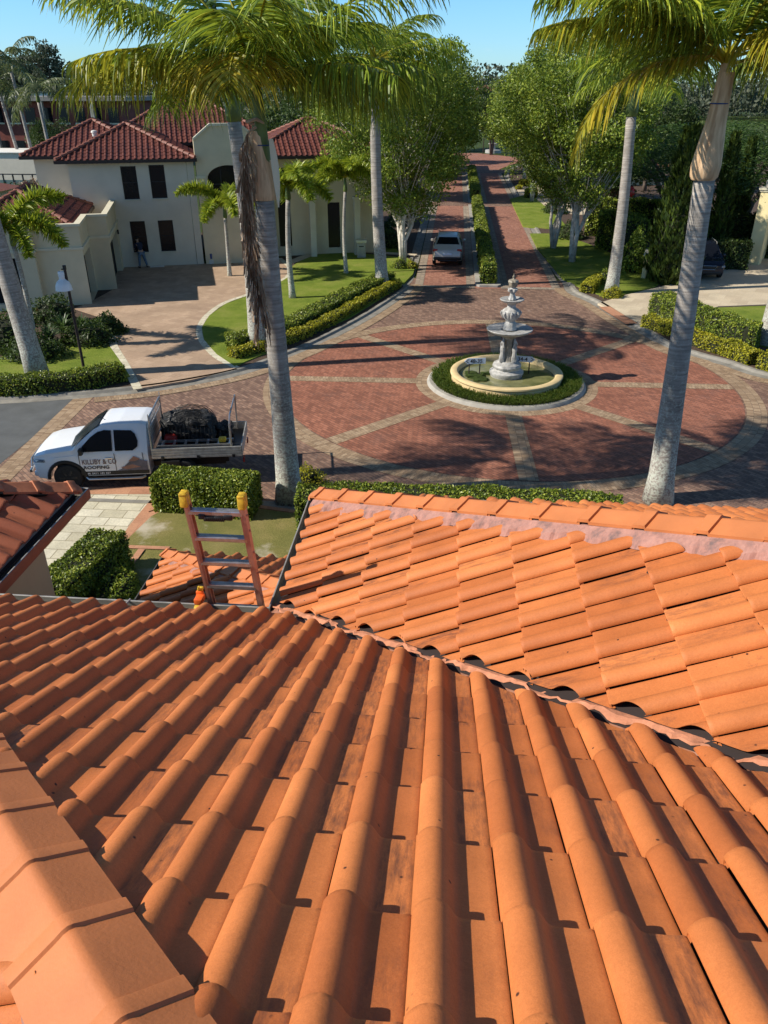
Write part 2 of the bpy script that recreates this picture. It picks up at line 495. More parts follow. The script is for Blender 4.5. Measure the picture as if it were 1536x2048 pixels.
M['redlens'] = basic('red_lamp_lens', (.35, .02, .015), .15, .2, 6)
M['suvpaint'] = basic('champagne_silver_paint', (.50, .46, .41), .28, .05, 2, metal=.3)
M['darkpaint'] = basic('dark_blue_paint', (.012, .016, .03), .2, .1, 2, metal=.2)
M['redpaint'] = basic('red_car_paint', (.40, .015, .012), .25, .08, 2)
M['bluepaint'] = basic('blue_car_paint', (.03, .07, .2), .25, .08, 2)
M['net'] = basic('black_cargo_net', (.018, .018, .018), .6, .6, 14, bump=.9, bscale=22, bdist=.05)
M['redcan'] = basic('red_fuel_can', (.30, .02, .015), .5, .15, 5)
M['decal'] = basic('roof_picture_decal', (.13, .12, .15), .4, .4, 4)
M['decal2'] = basic('brown_decal', (.33, .16, .11), .4, .2, 4)
M['marble'] = basic('carved_white_stone', (.38, .37, .345), .55, .34, 7, bump=.6, bscale=26, bdist=.015)
M['marble_dirty'] = basic('stained_carved_stone', (.27, .245, .20), .65, .4, 7, bump=.6, bscale=24, bdist=.015)
M['gilt'] = basic('weathered_gilt_stone', (.27, .235, .175), .5, .4, 14)
M['basinstone'] = basic('yellow_basin_stone', (.62, .47, .24), .75, .13, 2.5, bump=.2)
def water():
    t = NT('pond_water'); v = t.coord()
    n = t.noise(v, 1.6, 4)
    t.col(t.ramp(n, [(.35, (.10, .11, .045, 1)), (.65, (.24, .23, .10, 1))])); t.rough(.06, .5)
    t.bump(t.noise(v, 9, 3), .12, .02); return t.m
M['water'] = water()
M['concrete'] = basic('kerb_concrete', (.23, .215, .185), .9, .3, 2.2, bump=.3, bscale=60)
M['concrete_pale'] = basic('pale_kerb_concrete', (.33, .31, .27), .9, .22, 2.2, bump=.3, bscale=60)
M['asphalt'] = basic('asphalt', (.10, .105, .105), .92, .16, 1.5, bump=.5, bscale=140, bdist=.006)
M['mulch'] = basic('garden_mulch', (.075, .048, .032), .95, .45, 9, bump=.8, bscale=30, bdist=.03)
M['red_brick'] = brick_mat('red_brick_paving', 0, [(.22, .085, .052), (.31, .12, .072), (.38, .155, .095)], (.10, .055, .042, 1), .23, .115, .008, R_(45), (.35, .82, 1.15), stain=((.20, .10, .075, 1), 1.1, .52, .85))
M['brown_brick'] = brick_mat('brown_brick_paving', 0, [(.15, .085, .062), (.22, .13, .092), (.31, .19, .13)], (.09, .07, .06, 1), .23, .115, .008, R_(45), (.35, .8, 1.18), stain=((.33, .24, .19, 1), 2.2, .60, .8))
M['street_brick'] = brick_mat('street_brick_paving', 0, [(.23, .10, .07), (.32, .145, .098), (.39, .19, .13)], (.15, .08, .06, 1), .23, .115, .006, R_(45), (.2, .85, 1.12))
M['cream_band'] = brick_mat('cream_band_paving', 0, [(.25, .165, .10), (.34, .235, .145), (.41, .295, .19)], (.16, .12, .08, 1), .115, .23, .007, 0, (.6, .85, 1.1), coord='UV')
M['grey_band'] = brick_mat('grey_band_paving', 0, [(.22, .18, .14), (.32, .26, .20), (.42, .33, .24)], (.14, .11, .09, 1), .115, .23, .007, 0, (.6, .8, 1.1), coord='UV')
M['drive_tan'] = brick_mat('tan_driveway', 0, [(.36, .25, .17), (.40, .28, .19), (.45, .32, .22)], (.30, .21, .145, 1), .40, .40, .006, R_(20), (.5, .86, 1.12), stain=((.24, .16, .11, 1), 2.5, .58, .8), bump=.2)
M['drive_cream'] = brick_mat('cream_driveway', 0, [(.50, .41, .29), (.54, .45, .32), (.58, .49, .35)], (.42, .34, .24, 1), .8, .8, .006, R_(25), (.6, .86, 1.1), bump=.15)
M['slab_cream'] = brick_mat('cream_stone_path', 0, [(.55, .50, .36), (.62, .57, .43), (.68, .63, .49)], (.27, .23, .15, 1), .62, .40, .012, R_(0), (1.3, .82, 1.12), bump=.4)
M['terra_pave'] = brick_mat('terracotta_paver', 0, [(.42, .20, .115), (.47, .23, .135), (.50, .26, .15)], (.36, .18, .11, 1), .6, .6, .005, 0, (1.2, .85, 1.1), bump=.15)
def grass_mat(name, a, b, c_, patch=None):
    t = NT(name); v = t.coord()
    n = t.noise(v, .8, 5, .65); n2 = t.noise(v, 45, 4, .8)
    c = t.ramp(n, [(.28, c4(a)), (.5, c4(b)), (.74, c4(c_))])
    c = t.mix(1., c, t.ramp(n2, [(.30, (.42, .46, .4, 1)), (.70, (1.5, 1.45, 1.35, 1))]), 'MULTIPLY')
    if patch:
        c = t.mix(t.step(t.noise(v, patch[1], 5, .6), patch[2], patch[3]), c, patch[0])
    t.col(c); t.rough(.9, .15); t.bump(n2, .9, .03); return t.m
M['lawn'] = grass_mat('lawn_grass', (.12, .175, .022), (.185, .24, .034), (.27, .28, .07))
M['lawn_dry'] = grass_mat('dry_lawn_grass', (.16, .165, .05), (.23, .21, .07), (.32, .26, .11), ((.55, .48, .36, 1), .9, .56, .70))
M['rough_grass'] = grass_mat('ground_cover_grass', (.03, .05, .012), (.045, .07, .016), (.07, .09, .025))
def trunk_mat(name, c1, c2, ringscale=14, lich=None):
    t = NT(name); uv = t.n('UVMap')
    mpn = t.n('Mapping'); t.l(uv.outputs[0], mpn.inputs['Vector']); mpn.inputs['Scale'].default_value = (1.6, ringscale, 1)
    n = t.noise(mpn.outputs[0], 1.0, 5, .7); ob = t.coord()
    n2 = t.noise(ob, 3.2, 5, .6)
    c = t.ramp(n, [(.33, c4(c1)), (.66, c4(c2))])
    c = t.mix(1., c, t.ramp(n2, [(.3, (.72, .72, .72, 1)), (.7, (1.2, 1.2, 1.2, 1))]), 'MULTIPLY')
    if lich:
        sp = t.n('SeparateXYZ'); t.l(t.n('TexCoord').outputs['Object'], sp.inputs[0])
        low = t.step(sp.outputs['Z'], lich, .2)
        ln = t.step(t.math('ADD', t.noise(ob, 17, 4, .6), t.math('MULTIPLY', low, .16)), .62, .68)
        c = t.mix(t.math('MULTIPLY', ln, low), c, (.50, .52, .44, 1))
    t.col(c); t.rough(.85, .25); t.bump(t.math('ADD', n, t.math('MULTIPLY', n2, .5)), .6, .02); return t.m
M['palmtrunk'] = trunk_mat('grey_palm_bark', (.20, .17, .145), (.42, .385, .34), 16, 5.5)
M['crownshaft'] = basic('green_crownshaft', (.10, .14, .03), .5, .3, 3)
def sheath():
    t = NT('dry_palm_sheath'); v = t.coord(scale=(9, 9, .9)); n = t.noise(v, 1.2, 4)
    t.col(t.ramp(n, [(.35, (.42, .25, .13, 1)), (.65, (.72, .50, .30, 1))])); t.rough(.6, .3); t.bump(n, .5, .02); return t.m
M['sheath'] = sheath()
M['paperbark'] = basic('pale_paperbark', (.58, .53, .46), .85, .4, 3, bump=.6, bscale=14, bdist=.03)
M['bark'] = basic('brown_bark', (.13, .10, .08), .9, .3, 3, bump=.6, bscale=14, bdist=.03)
M['frond'] = leaf_mat('palm_frond_green', [(.15, (.03, .07, .014, 1)), (.42, (.13, .21, .022, 1)), (.70, (.36, .44, .04, 1)), (.92, (.72, .68, .06, 1))], .42, .36, (.40, .48, .04), .5, .3)
M['frond_sunlit'] = leaf_mat('palm_frond_sunlit_yellow', [(.12, (.04, .08, .012, 1)), (.4, (.14, .20, .02, 1)), (.65, (.40, .40, .035, 1)), (.9, (.66, .55, .05, 1))], .42, .40, (.55, .5, .04), .7, .3)  # yellow sunlight on the left-hand fronds is mixed into this leaf colour
M['frond_y'] = leaf_mat('palm_frond_yellowing', [(.12, (.12, .15, .014, 1)), (.5, (.34, .33, .025, 1)), (.9, (.58, .42, .04, 1))], .4, .38, (.55, .42, .04), .9)
M['frond_dead'] = leaf_mat('palm_frond_dead', [(.1, (.14, .085, .05, 1)), (.5, (.32, .22, .14, 1)), (.9, (.50, .38, .27, 1))], .8, .1, (.3, .2, .1), .9)
M['foxfrond'] = leaf_mat('foxtail_frond', [(.1, (.07, .12, .010, 1)), (.5, (.20, .28, .02, 1)), (.9, (.50, .52, .04, 1))], .4, .35, (.4, .45, .04), 1.2)
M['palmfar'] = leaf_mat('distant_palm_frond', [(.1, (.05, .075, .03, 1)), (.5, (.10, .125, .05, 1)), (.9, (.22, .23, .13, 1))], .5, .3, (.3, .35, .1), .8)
M['treeleaf'] = leaf_mat('avenue_tree_leaf', [(.15, (.045, .09, .012, 1)), (.5, (.17, .25, .028, 1)), (.85, (.42, .47, .065, 1))], .45, .30, (.25, .3, .03), .45)
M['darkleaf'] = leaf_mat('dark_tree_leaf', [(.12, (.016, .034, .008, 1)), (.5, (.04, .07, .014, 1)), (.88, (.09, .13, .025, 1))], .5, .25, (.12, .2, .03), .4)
M['fernleaf'] = leaf_mat('feathery_tree_leaf', [(.12, (.02, .045, .01, 1)), (.5, (.045, .09, .018, 1)), (.88, (.09, .15, .03, 1))], .55, .3, (.15, .28, .04), .4)
M['conifer'] = leaf_mat('conifer_leaf', [(.12, (.015, .035, .006, 1)), (.5, (.035, .065, .008, 1)), (.88, (.10, .14, .015, 1))], .6, .2, (.15, .2, .03), .7)
M['hedgeleaf'] = leaf_mat('clipped_hedge_leaf', [(.12, (.04, .075, .010, 1)), (.5, (.15, .21, .02, 1)), (.85, (.42, .45, .06, 1))], .4, .25, (.25, .3, .03), 1.1)
M['yellowleaf'] = leaf_mat('golden_hedge_leaf', [(.12, (.14, .16, .012, 1)), (.5, (.32, .32, .018, 1)), (.88, (.55, .48, .035, 1))], .5, .3, (.5, .45, .03), 1.3)
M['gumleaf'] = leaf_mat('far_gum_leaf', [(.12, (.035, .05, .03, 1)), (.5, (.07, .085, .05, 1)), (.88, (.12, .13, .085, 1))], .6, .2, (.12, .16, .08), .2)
M['core'] = basic('hedge_twigs', (.018, .022, .008), .95, .3, 8)
M['grassblade'] = leaf_mat('tufted_grass', [(.1, (.03, .06, .008, 1)), (.5, (.08, .13, .015, 1)), (.9, (.20, .22, .04, 1))], .5, .35, (.3, .4, .04), 3)
M['strap'] = leaf_mat('strap_leaf_plant', [(.1, (.03, .06, .02, 1)), (.5, (.07, .12, .045, 1)), (.9, (.16, .20, .11, 1))], .45, .3, (.2, .35, .08), 3)
M['redleaf'] = leaf_mat('reddish_plant', [(.1, (.10, .04, .02, 1)), (.5, (.17, .08, .03, 1)), (.9, (.26, .15, .05, 1))], .5, .3, (.4, .15, .04), 3)
M['brickred'] = basic('red_brick_building', (.20, .06, .045), .9, .2, 1.5)
M['greyroof'] = basic('grey_sheet_roof', (.22, .20, .18), .6, .15, 1)
M['greenfence'] = basic('green_court_fence', (.10, .16, .15), .8, .15, 1)
M['lake'] = basic('lake_water', (.08, .09, .06), .15, .2, .3)
M['skin'] = basic('skin', (.45, .28, .20), .55, .05, 8)
M['hair'] = basic('dark_hair', (.02, .014, .01), .6, .2, 40)
M['shirt'] = basic('dark_blue_shirt', (.02, .025, .05), .85, .2, 8)
M['jeans'] = basic('blue_jeans', (.12, .17, .24), .85, .2, 12)
M['brush'] = basic('blue_broom_head', (.03, .10, .28), .7, .2, 12)
M['polewhite'] = basic('pale_pole', (.45, .48, .52), .5, .1, 4)
M['lampwhite'] = basic('white_lamp_enamel', (.72, .74, .75), .35, .06, 3)
M['postdark'] = basic('dark_brown_post', (.035, .022, .018), .6, .15, 5)
M['bintop'] = basic('grey_letterbox', (.33, .32, .28), .8, .15, 5)
# ================================================================== GROUND, ROADS, PATHS
rs = np.random.RandomState(11)
CX, CY = 2.2, 27.9
g = Geo(); poly(g, [(-900, -60), (900, -60), (900, 1500), (-900, 1500)], -0.01); struct('ground', g, M['rough_grass'])
g = Geo(); poly(g, [(-13.2, 16.9), (24, 16.9), (24, 46), (-13.2, 46)], 0.004); struct('road', g, M['brown_brick'])
g = Geo(); poly(g, [(-60, 16.9), (-12.95, 16.9), (-12.95, 30), (-60, 30)], 0.008); struct('asphalt_road', g, M['asphalt'])
g = Geo(); sweep(g, [(-12.35, 17.2), (-12.9, 25.4)], [(.33, .012), (-.33, .012)]); struct('road_band', g, M['cream_band'])
g = Geo(); poly(g, [(-2.03, 43.6), (6.1, 43.6), (6.1, 118), (8.5, 127), (13, 136), (4, 150), (-12, 150), (-9, 128), (-3.5, 121), (-2.03, 114)], 0.010); struct('street', g, M['street_brick'])
g = Geo(); poly(g, [(-2.6, 78.5), (6.7, 78.5), (6.7, 81.3), (-2.6, 81.3)], 0.014); poly(g, [(-2.6, 112), (7, 112), (9, 117.5), (-4, 117.5)], 0.014); struct('street_crossing', g, M['brown_brick'])
g = Geo(); poly(g, ring(CX, CY, 8.3, 128), 0.012); struct('roundabout_paving', g, M['red_brick'])
g = Geo(); sweep(g, ring(CX, CY, 8.65, 128), [(.30, .016), (0, .0165), (-.36, .016)], closed=True)
sweep(g, ring(CX, CY, 3.15, 96), [(.22, .016), (-.22, .016)], closed=True)
struct('roundabout_band', g, M['cream_band'])
g = Geo()
for k in range(8):
    a = k * math.pi / 4 + R_(1.5)
    quadstrip(g, (CX + 3.3 * math.cos(a), CY + 3.3 * math.sin(a)), (CX + 8.3 * math.cos(a), CY + 8.3 * math.sin(a)), .56, .020)
struct('roundabout_spokes', g, M['cream_band'])
# street edging bands
g = Geo()
for x in (-1.78, 1.12, 3.02, 5.85): sweep(g, [(x, 43.7), (x, 78.4)], [(.24, .016), (-.24, .016)]); sweep(g, [(x, 81.4), (x, 112)], [(.24, .016), (-.24, .016)])
quadstrip(g, (-2.0, 43.85), (1.35, 43.85), .5, .021); quadstrip(g, (2.8, 43.85), (6.1, 43.85), .5, .021)
struct('street_band', g, M['grey_band'])
KL = [(-60, 22.6), (-30, 23.4), (-20, 24.0), G(0, 800), G(130, 792), G(280, 779), G(380, 764), G(480, 743), G(560, 715), G(625, 688), G(715, 642), G(775, 605), G(812, 578), (-2.75, 44.2), (-2.55, 47), (-2.5, 60), (-2.5, 84), (-2.5, 112), (-4.3, 119), (-12, 125), (-40, 127)]
KR = [(14, 140), (9.5, 124), (6.9, 112), (6.55, 84), (6.55, 60), (6.55, 49), (6.75, 45.5), G(1150, 585), G(1195, 606), G(1250, 640), G(1300, 668), G(1345, 694), G(1400, 712), G(1460, 728), G(1536, 752), (14.6, 28.5), (16.5, 26.2), (22, 23.5), (40, 22)]
KLs = smooth_path(KL, 5); KRs = smooth_path(KR, 5)
g = Geo(); prism(g, [(p[0], p[1]) for p in KLs] + [(-90, 127), (-90, 22.6)], 0.0, 0.085); struct('left_verge', g, M['mulch'])
g = Geo(); prism(g, [(p[0], p[1]) for p in KRs] + [(90, 22), (90, 140)], 0.0, 0.085); struct('right_verge', g, M['mulch'])
KO = [(-60, 17.3), (-12.9, 17.35), (-6, 17.45), (-4, 17.35), (6, 17.1), (12, 17.2), (60, 17.3)]
g = Geo(); prism(g, KO + [(60, -30), (-60, -30)], 0.0, 0.085); struct('front_verge', g, M['mulch'])
kp = [(-.42, .012), (-.14, .022), (-.10, .03), (-.02, .105), (.0, .112), (.16, .112), (.17, .08)]
g = Geo(); sweep(g, KLs, kp); struct('kerb', g, M['concrete'], smooth=False)
g = Geo(); sweep(g, KRs, kp); struct('kerb', g, M['concrete'])
g = Geo(); sweep(g, smooth_path(KO, 4)[::-1], kp); struct('kerb', g, M['concrete'])
# paving edge band inside the kerbs round the circle
def subpath(P, y0, y1): return [p for p in P if y0 < p[1] < y1 and -13 < p[0] < 16]
g = Geo()
sweep(g, subpath(KLs, 24, 44), [(-.45, .022), (-.95, .022)]); sweep(g, subpath(KRs, 27, 44), [(-.45, .022), (-.98, .022)])
struct('road_edge_band', g, M['cream_band'])
# median kerb
for (y0, y1) in ((43.9, 78.8), (81.2, 112.5)):
    g = Geo(); P = [(1.38, y0 + .3), (1.6, y0), (2.6, y0), (2.8, y0 + .3), (2.8, y1), (1.38, y1)]
    prism(g, P, 0, .12); struct('median_kerb', g, M['concrete_pale'])
# lawns and drives (left)
def slab(name, px, mat, z=.10, pre=(), post=(), sm=0, z0=.02):
    P = [G(*p) for p in px]
    if sm: P = [(q[0], q[1]) for q in smooth_path(P, sm, closed=True)]
    P = list(pre) + P + list(post)
    g = Geo(); prism(g, P, z0, z); return struct(name, g, mat)
DL = [(276, 783), (250, 735), (226, 690), (228, 655), (205, 640), (150, 622), (185, 606), (232, 580), (236, 545), (243, 528), (395, 524), (560, 520), (578, 538), (575, 556), (545, 574), (500, 590), (450, 608), (415, 632), (399, 658), (402, 684), (430, 718), (476, 744), (380, 766)]
slab('driveway', DL, M['drive_tan'], .112)
EDG = [(560, 520), (580, 540), (575, 557), (545, 575), (500, 592), (450, 610), (416, 634), (400, 659), (403, 684), (431, 717), (474, 741)]
g = Geo(); sweep(g, smooth_path([G(*p) for p in EDG], 4), [(.14, .118), (-.14, .118)]); struct('driveway_edging', g, M['slab_cream'])
g = Geo(); sweep(g, smooth_path([G(*p) for p in [(277, 784), (251, 735), (226, 690), (228, 655)]], 4), [(.16, .118), (-.16, .118)]); struct('driveway_edging', g, M['slab_cream'])
slab('lawn', [(582, 538), (577, 558), (547, 577), (502, 594), (452, 612), (419, 636), (404, 660), (408, 684), (434, 714), (470, 738), (560, 700), (700, 640), (770, 596), (806, 572), (826, 552), (832, 530), (815, 520), (760, 514), (690, 508), (620, 512)], M['lawn'], .125)
slab('lawn', [(600, 488), (700, 484), (790, 500), (800, 508), (700, 503), (610, 506), (565, 515), (560, 500)], M['lawn'], .118)
g = Geo(); sweep(g, smooth_path([G(578, 530), G(640, 508), G(700, 506), G(800, 512), G(832, 514)], 4), [(.35, .13), (-.35, .13)]); struct('footpath', g, M['drive_cream'])
slab('lawn', [(0, 780), (60, 775), (150, 768), (262, 760), (250, 740), (222, 700), (170, 690), (100, 700), (0, 720)], M['lawn'], .12)
# right side
slab('driveway', [(1195, 611), (1250, 594), (1330, 575), (1360, 540), (1380, 520), (1700, 500), (1900, 590), (1600, 612), (1536, 613), (1436, 617), (1400, 632), (1330, 652), (1290, 658), (1250, 637)], M['drive_cream'], .112)
g = Geo(); sweep(g, [G(1208, 618), G(1262, 652)], [(.30, .118), (-.30, .118)]); struct('driveway_threshold', g, M['terra_pave'])
slab('lawn', [(1397, 636), (1436, 620), (1536, 616), (1650, 614), (1750, 680), (1640, 720), (1536, 700), (1480, 690), (1420, 670)], M['lawn'], .125)
slab('lawn', [(1125, 560), (1075, 500), (1060, 470), (1120, 470), (1200, 500), (1330, 560), (1310, 578), (1250, 592), (1215, 600), (1160, 580)], M['lawn'], .118)
slab('lawn', [(1046, 455), (1020, 400), (1060, 390), (1120, 440), (1140, 465)], M['lawn'], .118)
slab('forecourt', [(1030, 372), (1040, 396), (1140, 430), (1290, 440), (1230, 352), (1100, 350)], M['drive_cream'], .11)
# own front yard
slab('stone_path', [(150, 986), (335, 986), (300, 1020), (262, 1064), (236, 1104), (210, 1150), (180, 1200), (20, 1200), (40, 1130), (95, 1060)], M['slab_cream'], .105)
g = Geo(); sweep(g, [G(358, 984), G(318, 1010), G(278, 1060), G(236, 1130), G(196, 1200)], [(.24, .112), (-.24, .112)]); struct('paver_border', g, M['terra_pave'])
g = Geo(); sweep(g, [G(150, 988), G(350, 988)], [(.22, .110), (-.22, .110)]); struct('paver_border', g, M['terra_pave'])
slab('lawn', [(304, 1040), (340, 1020), (420, 1016), (520, 1025), (600, 1036), (700, 1060), (720, 1200), (350, 1300), (262, 1140), (240, 1102)], M['lawn_dry'], .115)
g = Geo(); sweep(g, smooth_path([G(296, 1030), G(350, 1014), G(430, 1013), G(520, 1022), G(610, 1034)], 5), [(.07, .135), (-.07, .135), (-.07, .05)]); struct('lawn_edging', g, M['terra_pave'])
g = Geo(); sweep(g, [G(255, 1103), G(340, 1106)], [(.07, .14), (-.07, .14)]); sweep(g, [G(285, 1108), G(232, 1180)], [(.08, .14), (-.08, .14)]); struct('lawn_edging', g, M['terra_pave'])

# ================================================================== ROOF TILE BUILDER
PROF = [(-.006, .006), (-.013, .007), (-.013, .020), (-.002, .036), (.012, .049), (.029, .060), (.047, .0655), (.060, .067), (.073, .0655), (.090, .059), (.106, .047), (.120, .031), (.132, .015), (.144, .004), (.162, -.001), (.22, -.003), (.262, -.002), (.280, .001), (.291, -.003)]
PROF_LO = [(-.008, .0), (.004, .04), (.04, .062), (.09, .06), (.135, .02), (.16, .0), (.295, .0)]
TAN = math.tan(R_(25.8))
def clip_face(P, n, c):
    out = []
    m = len(P)
    for i in range(m):
        a, b = P[i], P[(i + 1) % m]
        da = a[0] * n[0] + a[1] * n[1] - c; db = b[0] * n[0] + b[1] * n[1] - c
        if da <= 0: out.append(a)
        if (da < 0 < db) or (db < 0 < da):
            t = da / (da - db); out.append(a + (b - a) * t)
    return out
def tile_plane(g, O, u, down, ni, nj, clips, W=.305, gauge=.525, prof=PROF, seed=1, stainf=None, lift=.035, tan=TAN, jit=1.0, rows=None, off=0.0):
    """O: point on the eave; u: unit along the eave (roll then pan); down: unit plan direction of fall; clips: (n, c, jitter) keep n.xy<=c"""
    rr = np.random.RandomState(seed)
    u = np.array([u[0], u[1], 0.]); dn = np.array([down[0], down[1], 0.])
    cs = 1 / math.sqrt(1 + tan * tan)
    up = np.array([-dn[0] * cs, -dn[1] * cs, tan * cs]); nr = np.array([dn[0] * tan * cs, dn[1] * tan * cs, cs])
    O = np.array(O, float)
    k = W / .305
    pr = np.array(prof) * np.array([k, k])
    Lt = gauge + .03
    rows = rows or [(0.001, -.020, 0), (0.0, -.004, 1), (.006, .001, 1), (.03, .002, 1), (gauge * .55, 0, 1), (Lt, 0, 1)]
    m = len(pr); nr_ = len(rows)
    F0 = [(a * m + b, a * m + b + 1, (a + 1) * m + b + 1, (a + 1) * m + b) for a in range(nr_ - 1) for b in range(m - 1)]
    if np.dot(np.cross(u, up), nr) < 0: F0 = [f[::-1] for f in F0]
    F0 = np.array(F0)
    panm = ((pr[:, 0] > .15 * k)).astype(float)
    for i in range(*ni):
        colj = rr.randn() * .0
        for j in range(*nj):
            r1, r2, r3 = rr.rand(3)
            if stainf is not None: r3 = stainf(i, j, r3)
            ct = O + u * (i + .5) * W + up * (j + .5) * gauge
            state = 0; use = []
            for (n, c, jt) in clips:
                dd = ct[0] * n[0] + ct[1] * n[1] - c
                if dd > .5 * (gauge + W): state = 2; break
                if dd > -.5 * (gauge + W): state = 1; use.append((n, c + rr.uniform(-jt, jt)))
            if state == 2: continue
            dz = rr.randn() * .0022 * jit; tw = rr.randn() * .0022 * jit; lf = lift + rr.randn() * .002 * jit
            sh = rr.randn() * .0035 * jit; ush = rr.randn() * .0018 * jit
            V = np.zeros((nr_ * m, 3)); C = np.zeros((nr_ * m, 4)); UV = np.zeros((nr_ * m, 2))
            for a, (s, hh, _) in enumerate(rows):
                h = pr[:, 1] + hh + lf * (1 - s / Lt) + dz + tw * (pr[:, 0] / W - .5) * 2
                if a == 0: h = np.minimum(h, pr[:, 1] + lf - .02)
                V[a * m:(a + 1) * m] = O + np.outer(i * W + pr[:, 0] + ush, u) + up * (j * gauge + s + sh) + np.outer(h, nr)
                C[a * m:(a + 1) * m, 0] = r1; C[a * m:(a + 1) * m, 1] = panm; C[a * m:(a + 1) * m, 2] = r3; C[a * m:(a + 1) * m, 3] = 1
                UV[a * m:(a + 1) * m, 0] = i * W + pr[:, 0]; UV[a * m:(a + 1) * m, 1] = j * gauge + s
            if state == 0:
                g.add(V, F0, 0, C, UV)
            else:
                VV = []; FF = []; CC = []; UU = []
                J = np.hstack([V, C, UV])
                for f in F0:
                    P = [J[q] for q in f]
                    for (n, c) in use:
                        P = clip_face(P, n, c)
                        if len(P) < 3: break
                    if len(P) < 3: continue
                    b = len(VV)
                    VV += [p[:3] for p in P]; CC += [p[3:7] for p in P]; UU += [p[7:9] for p in P]
                    FF.append(tuple(range(b, b + len(P))))
                if VV:
                    key = {}; mp_ = []; keep = []
                    for qi, p in enumerate(VV):
                        kk = (round(p[0], 4), round(p[1], 4), round(p[2], 4))
                        if kk not in key: key[kk] = len(keep); keep.append(qi)
                        mp_.append(key[kk])
                    F2 = []
                    for f in FF:
                        h = []
                        for q in f:
                            if mp_[q] not in h: h.append(mp_[q])
                        if len(h) > 2: F2.append(tuple(h))
                    if F2: g.add(np.array(VV)[keep], F2, 0, np.array(CC)[keep], np.array(UU)[keep])
    return g
def caps(parent, P0, pl, n, pitch, w, apex, edge, mat, tan=TAN, s0=0.0, diag=True, collar=.07, name='hip_cap', rr=None, flat=False, rk=1.3):
    """angular hip caps climbing from P0 along plan unit pl"""
    rr = rr or np.random.RandomState(5)
    sl = 0 if flat else tan / math.sqrt(2)
    d = np.array([pl[0], pl[1], sl]); lat = np.array([-pl[1], pl[0], 0.])
    P0 = np.array(P0, float)
    fall = (tan / math.sqrt(2)) if not flat else tan
    ez = -w * fall + edge
    prof = [(-w, ez - .03), (-w, ez), (-w * .22, apex - .016), (-w * .10, apex - .002), (0, apex + .003), (w * .10, apex - .002), (w * .22, apex - .016), (w, ez), (w, ez - .03)]
    out = []
    for i in range(n):
        a = s0 + i * pitch; b = a + pitch; rs_k = rk
        g = Geo()
        jz = rr.randn() * .003; js = rr.randn() * .006; sk = rr.randn() * .004
        st = [(a + js, .0), (a + js, .020 * rs_k), (a + js + .006, .024 * rs_k), (a + js + collar, .022 * rs_k), (a + js + collar + .010, .004), (b - .02, .0), (b + .03, -.004)]
        V = []; k = len(prof)
        for (s, rz) in st:
            for q, (o, h) in enumerate(prof):
                widen = 1 + rz * .25 / w
                V.append(P0 + d * s + lat * (o * widen + sk * (s - a)) + np.array([0, 0, h + rz + jz]))
        F = [(x * k + y, x * k + y + 1, (x + 1) * k + y + 1, (x + 1) * k + y) for x in range(len(st) - 1) for y in range(k - 1)]
        F.append(tuple(range(k)))
        g.add(V, F)
        out.append(obj(name, g, mat, parent, smooth=True))
    return out
def skirt(g, P0, pl, length, side, w, width, tan=TAN, top=.05, s0=0.0, seed=3, flat=False, hz=.035, ba=.014):
    """pointing mortar between cap edge and tiles"""
    rr = np.random.RandomState(seed)
    sl = tan / math.sqrt(2); d = np.array([pl[0], pl[1], sl]); lat = np.array([-pl[1], pl[0], 0.]) * side
    P0 = np.array(P0, float); n = int(length / .035); V = []; UV = []
    for i in range(n + 1):
        s = s0 + length * i / n
        wob = .012 * math.sin(s * 14) + rr.randn() * .004
        bul = ba * math.sin(s * 2 * math.pi / .52 + .6)
        for (o, h) in ((w - .05, top - .03), (w + .004, top - .012), (w + width * .45, top * .55 + .012), (w + width + wob, hz * .4 + rr.randn() * .004), (w + width + .03 + wob, -.03)):
            oo = o + (bul if o > w + .01 else 0)
            V.append(P0 + d * s + lat * oo + np.array([0, 0, -oo * tan / math.sqrt(2) + h])); UV.append((s, o))
    F = [(i * 5 + j, i * 5 + j + 1, (i + 1) * 5 + j + 1, (i + 1) * 5 + j) for i in range(n) for j in range(4)]
    if side > 0: F = [f[::-1] for f in F]
    g.add(V, F, 0, uv=UV)
# ================================================================== OUR HOUSE
EZ = 4.70
house = thing('tiled_house', 'near two storey house under bright terracotta roof tiles with valley and hips', 'house', (0, 2, 0))
q2 = math.sqrt(.5)
def EzA(y): return EZ + (6.67 - y) * TAN
stain_near = lambda i, j, r: r
g = Geo()
def stA(i, j, r):
    return max(r, .0) if i < -14 else r * (1.12 if abs((i * .305) - .2) < 2.2 else .8)
tile_plane(g, (-.032, 6.36, EzA(6.36) - .03), (1, 0), (0, 1), (-20, 20), (0, 22), [((-1, -1), -.43, .02), ((1, 1), 4.79, .03), ((-1, 1), 11.6, .02)], seed=2, stainf=stA, off=0)
gA = g
obj('roof_slope', gA, M['tile'], house, smooth=True)
g = Geo(); tile_plane(g, (-1.69, 5.26 - .31 * 40, EZ + .11 * TAN - .03), (0, 1), (-1, 0), (0, 60), (0, 10), [((-1, -1), -4.985, .03), ((1, 1), 7.16, .03)], W=.31, seed=4)
obj('roof_slope', g, M['tile'], house, smooth=True)
g = Geo(); tile_plane(g, (0, 9.20, EZ + .12 * TAN - .02), (1, 0), (0, 1), (-6, 28), (0, 9), [((-1, -1), -7.72, .02), ((1, -1), -.0, .02)], seed=6)
obj('roof_slope', g, M['tile'], house, smooth=True)
# slope D on the far left of the near hip, falling to -X
def zD(x): return EZ + (x + 6.395) * TAN
g = Geo(); tile_plane(g, (-6.3, 0, zD(-6.3)), (0, 1), (-1, 0), (-8, 22), (0, 14), [((1, 1), .10, .02), ((-1, 0), 5.75, 0)], seed=9)
obj('roof_slope', g, M['tile'], house, smooth=True)
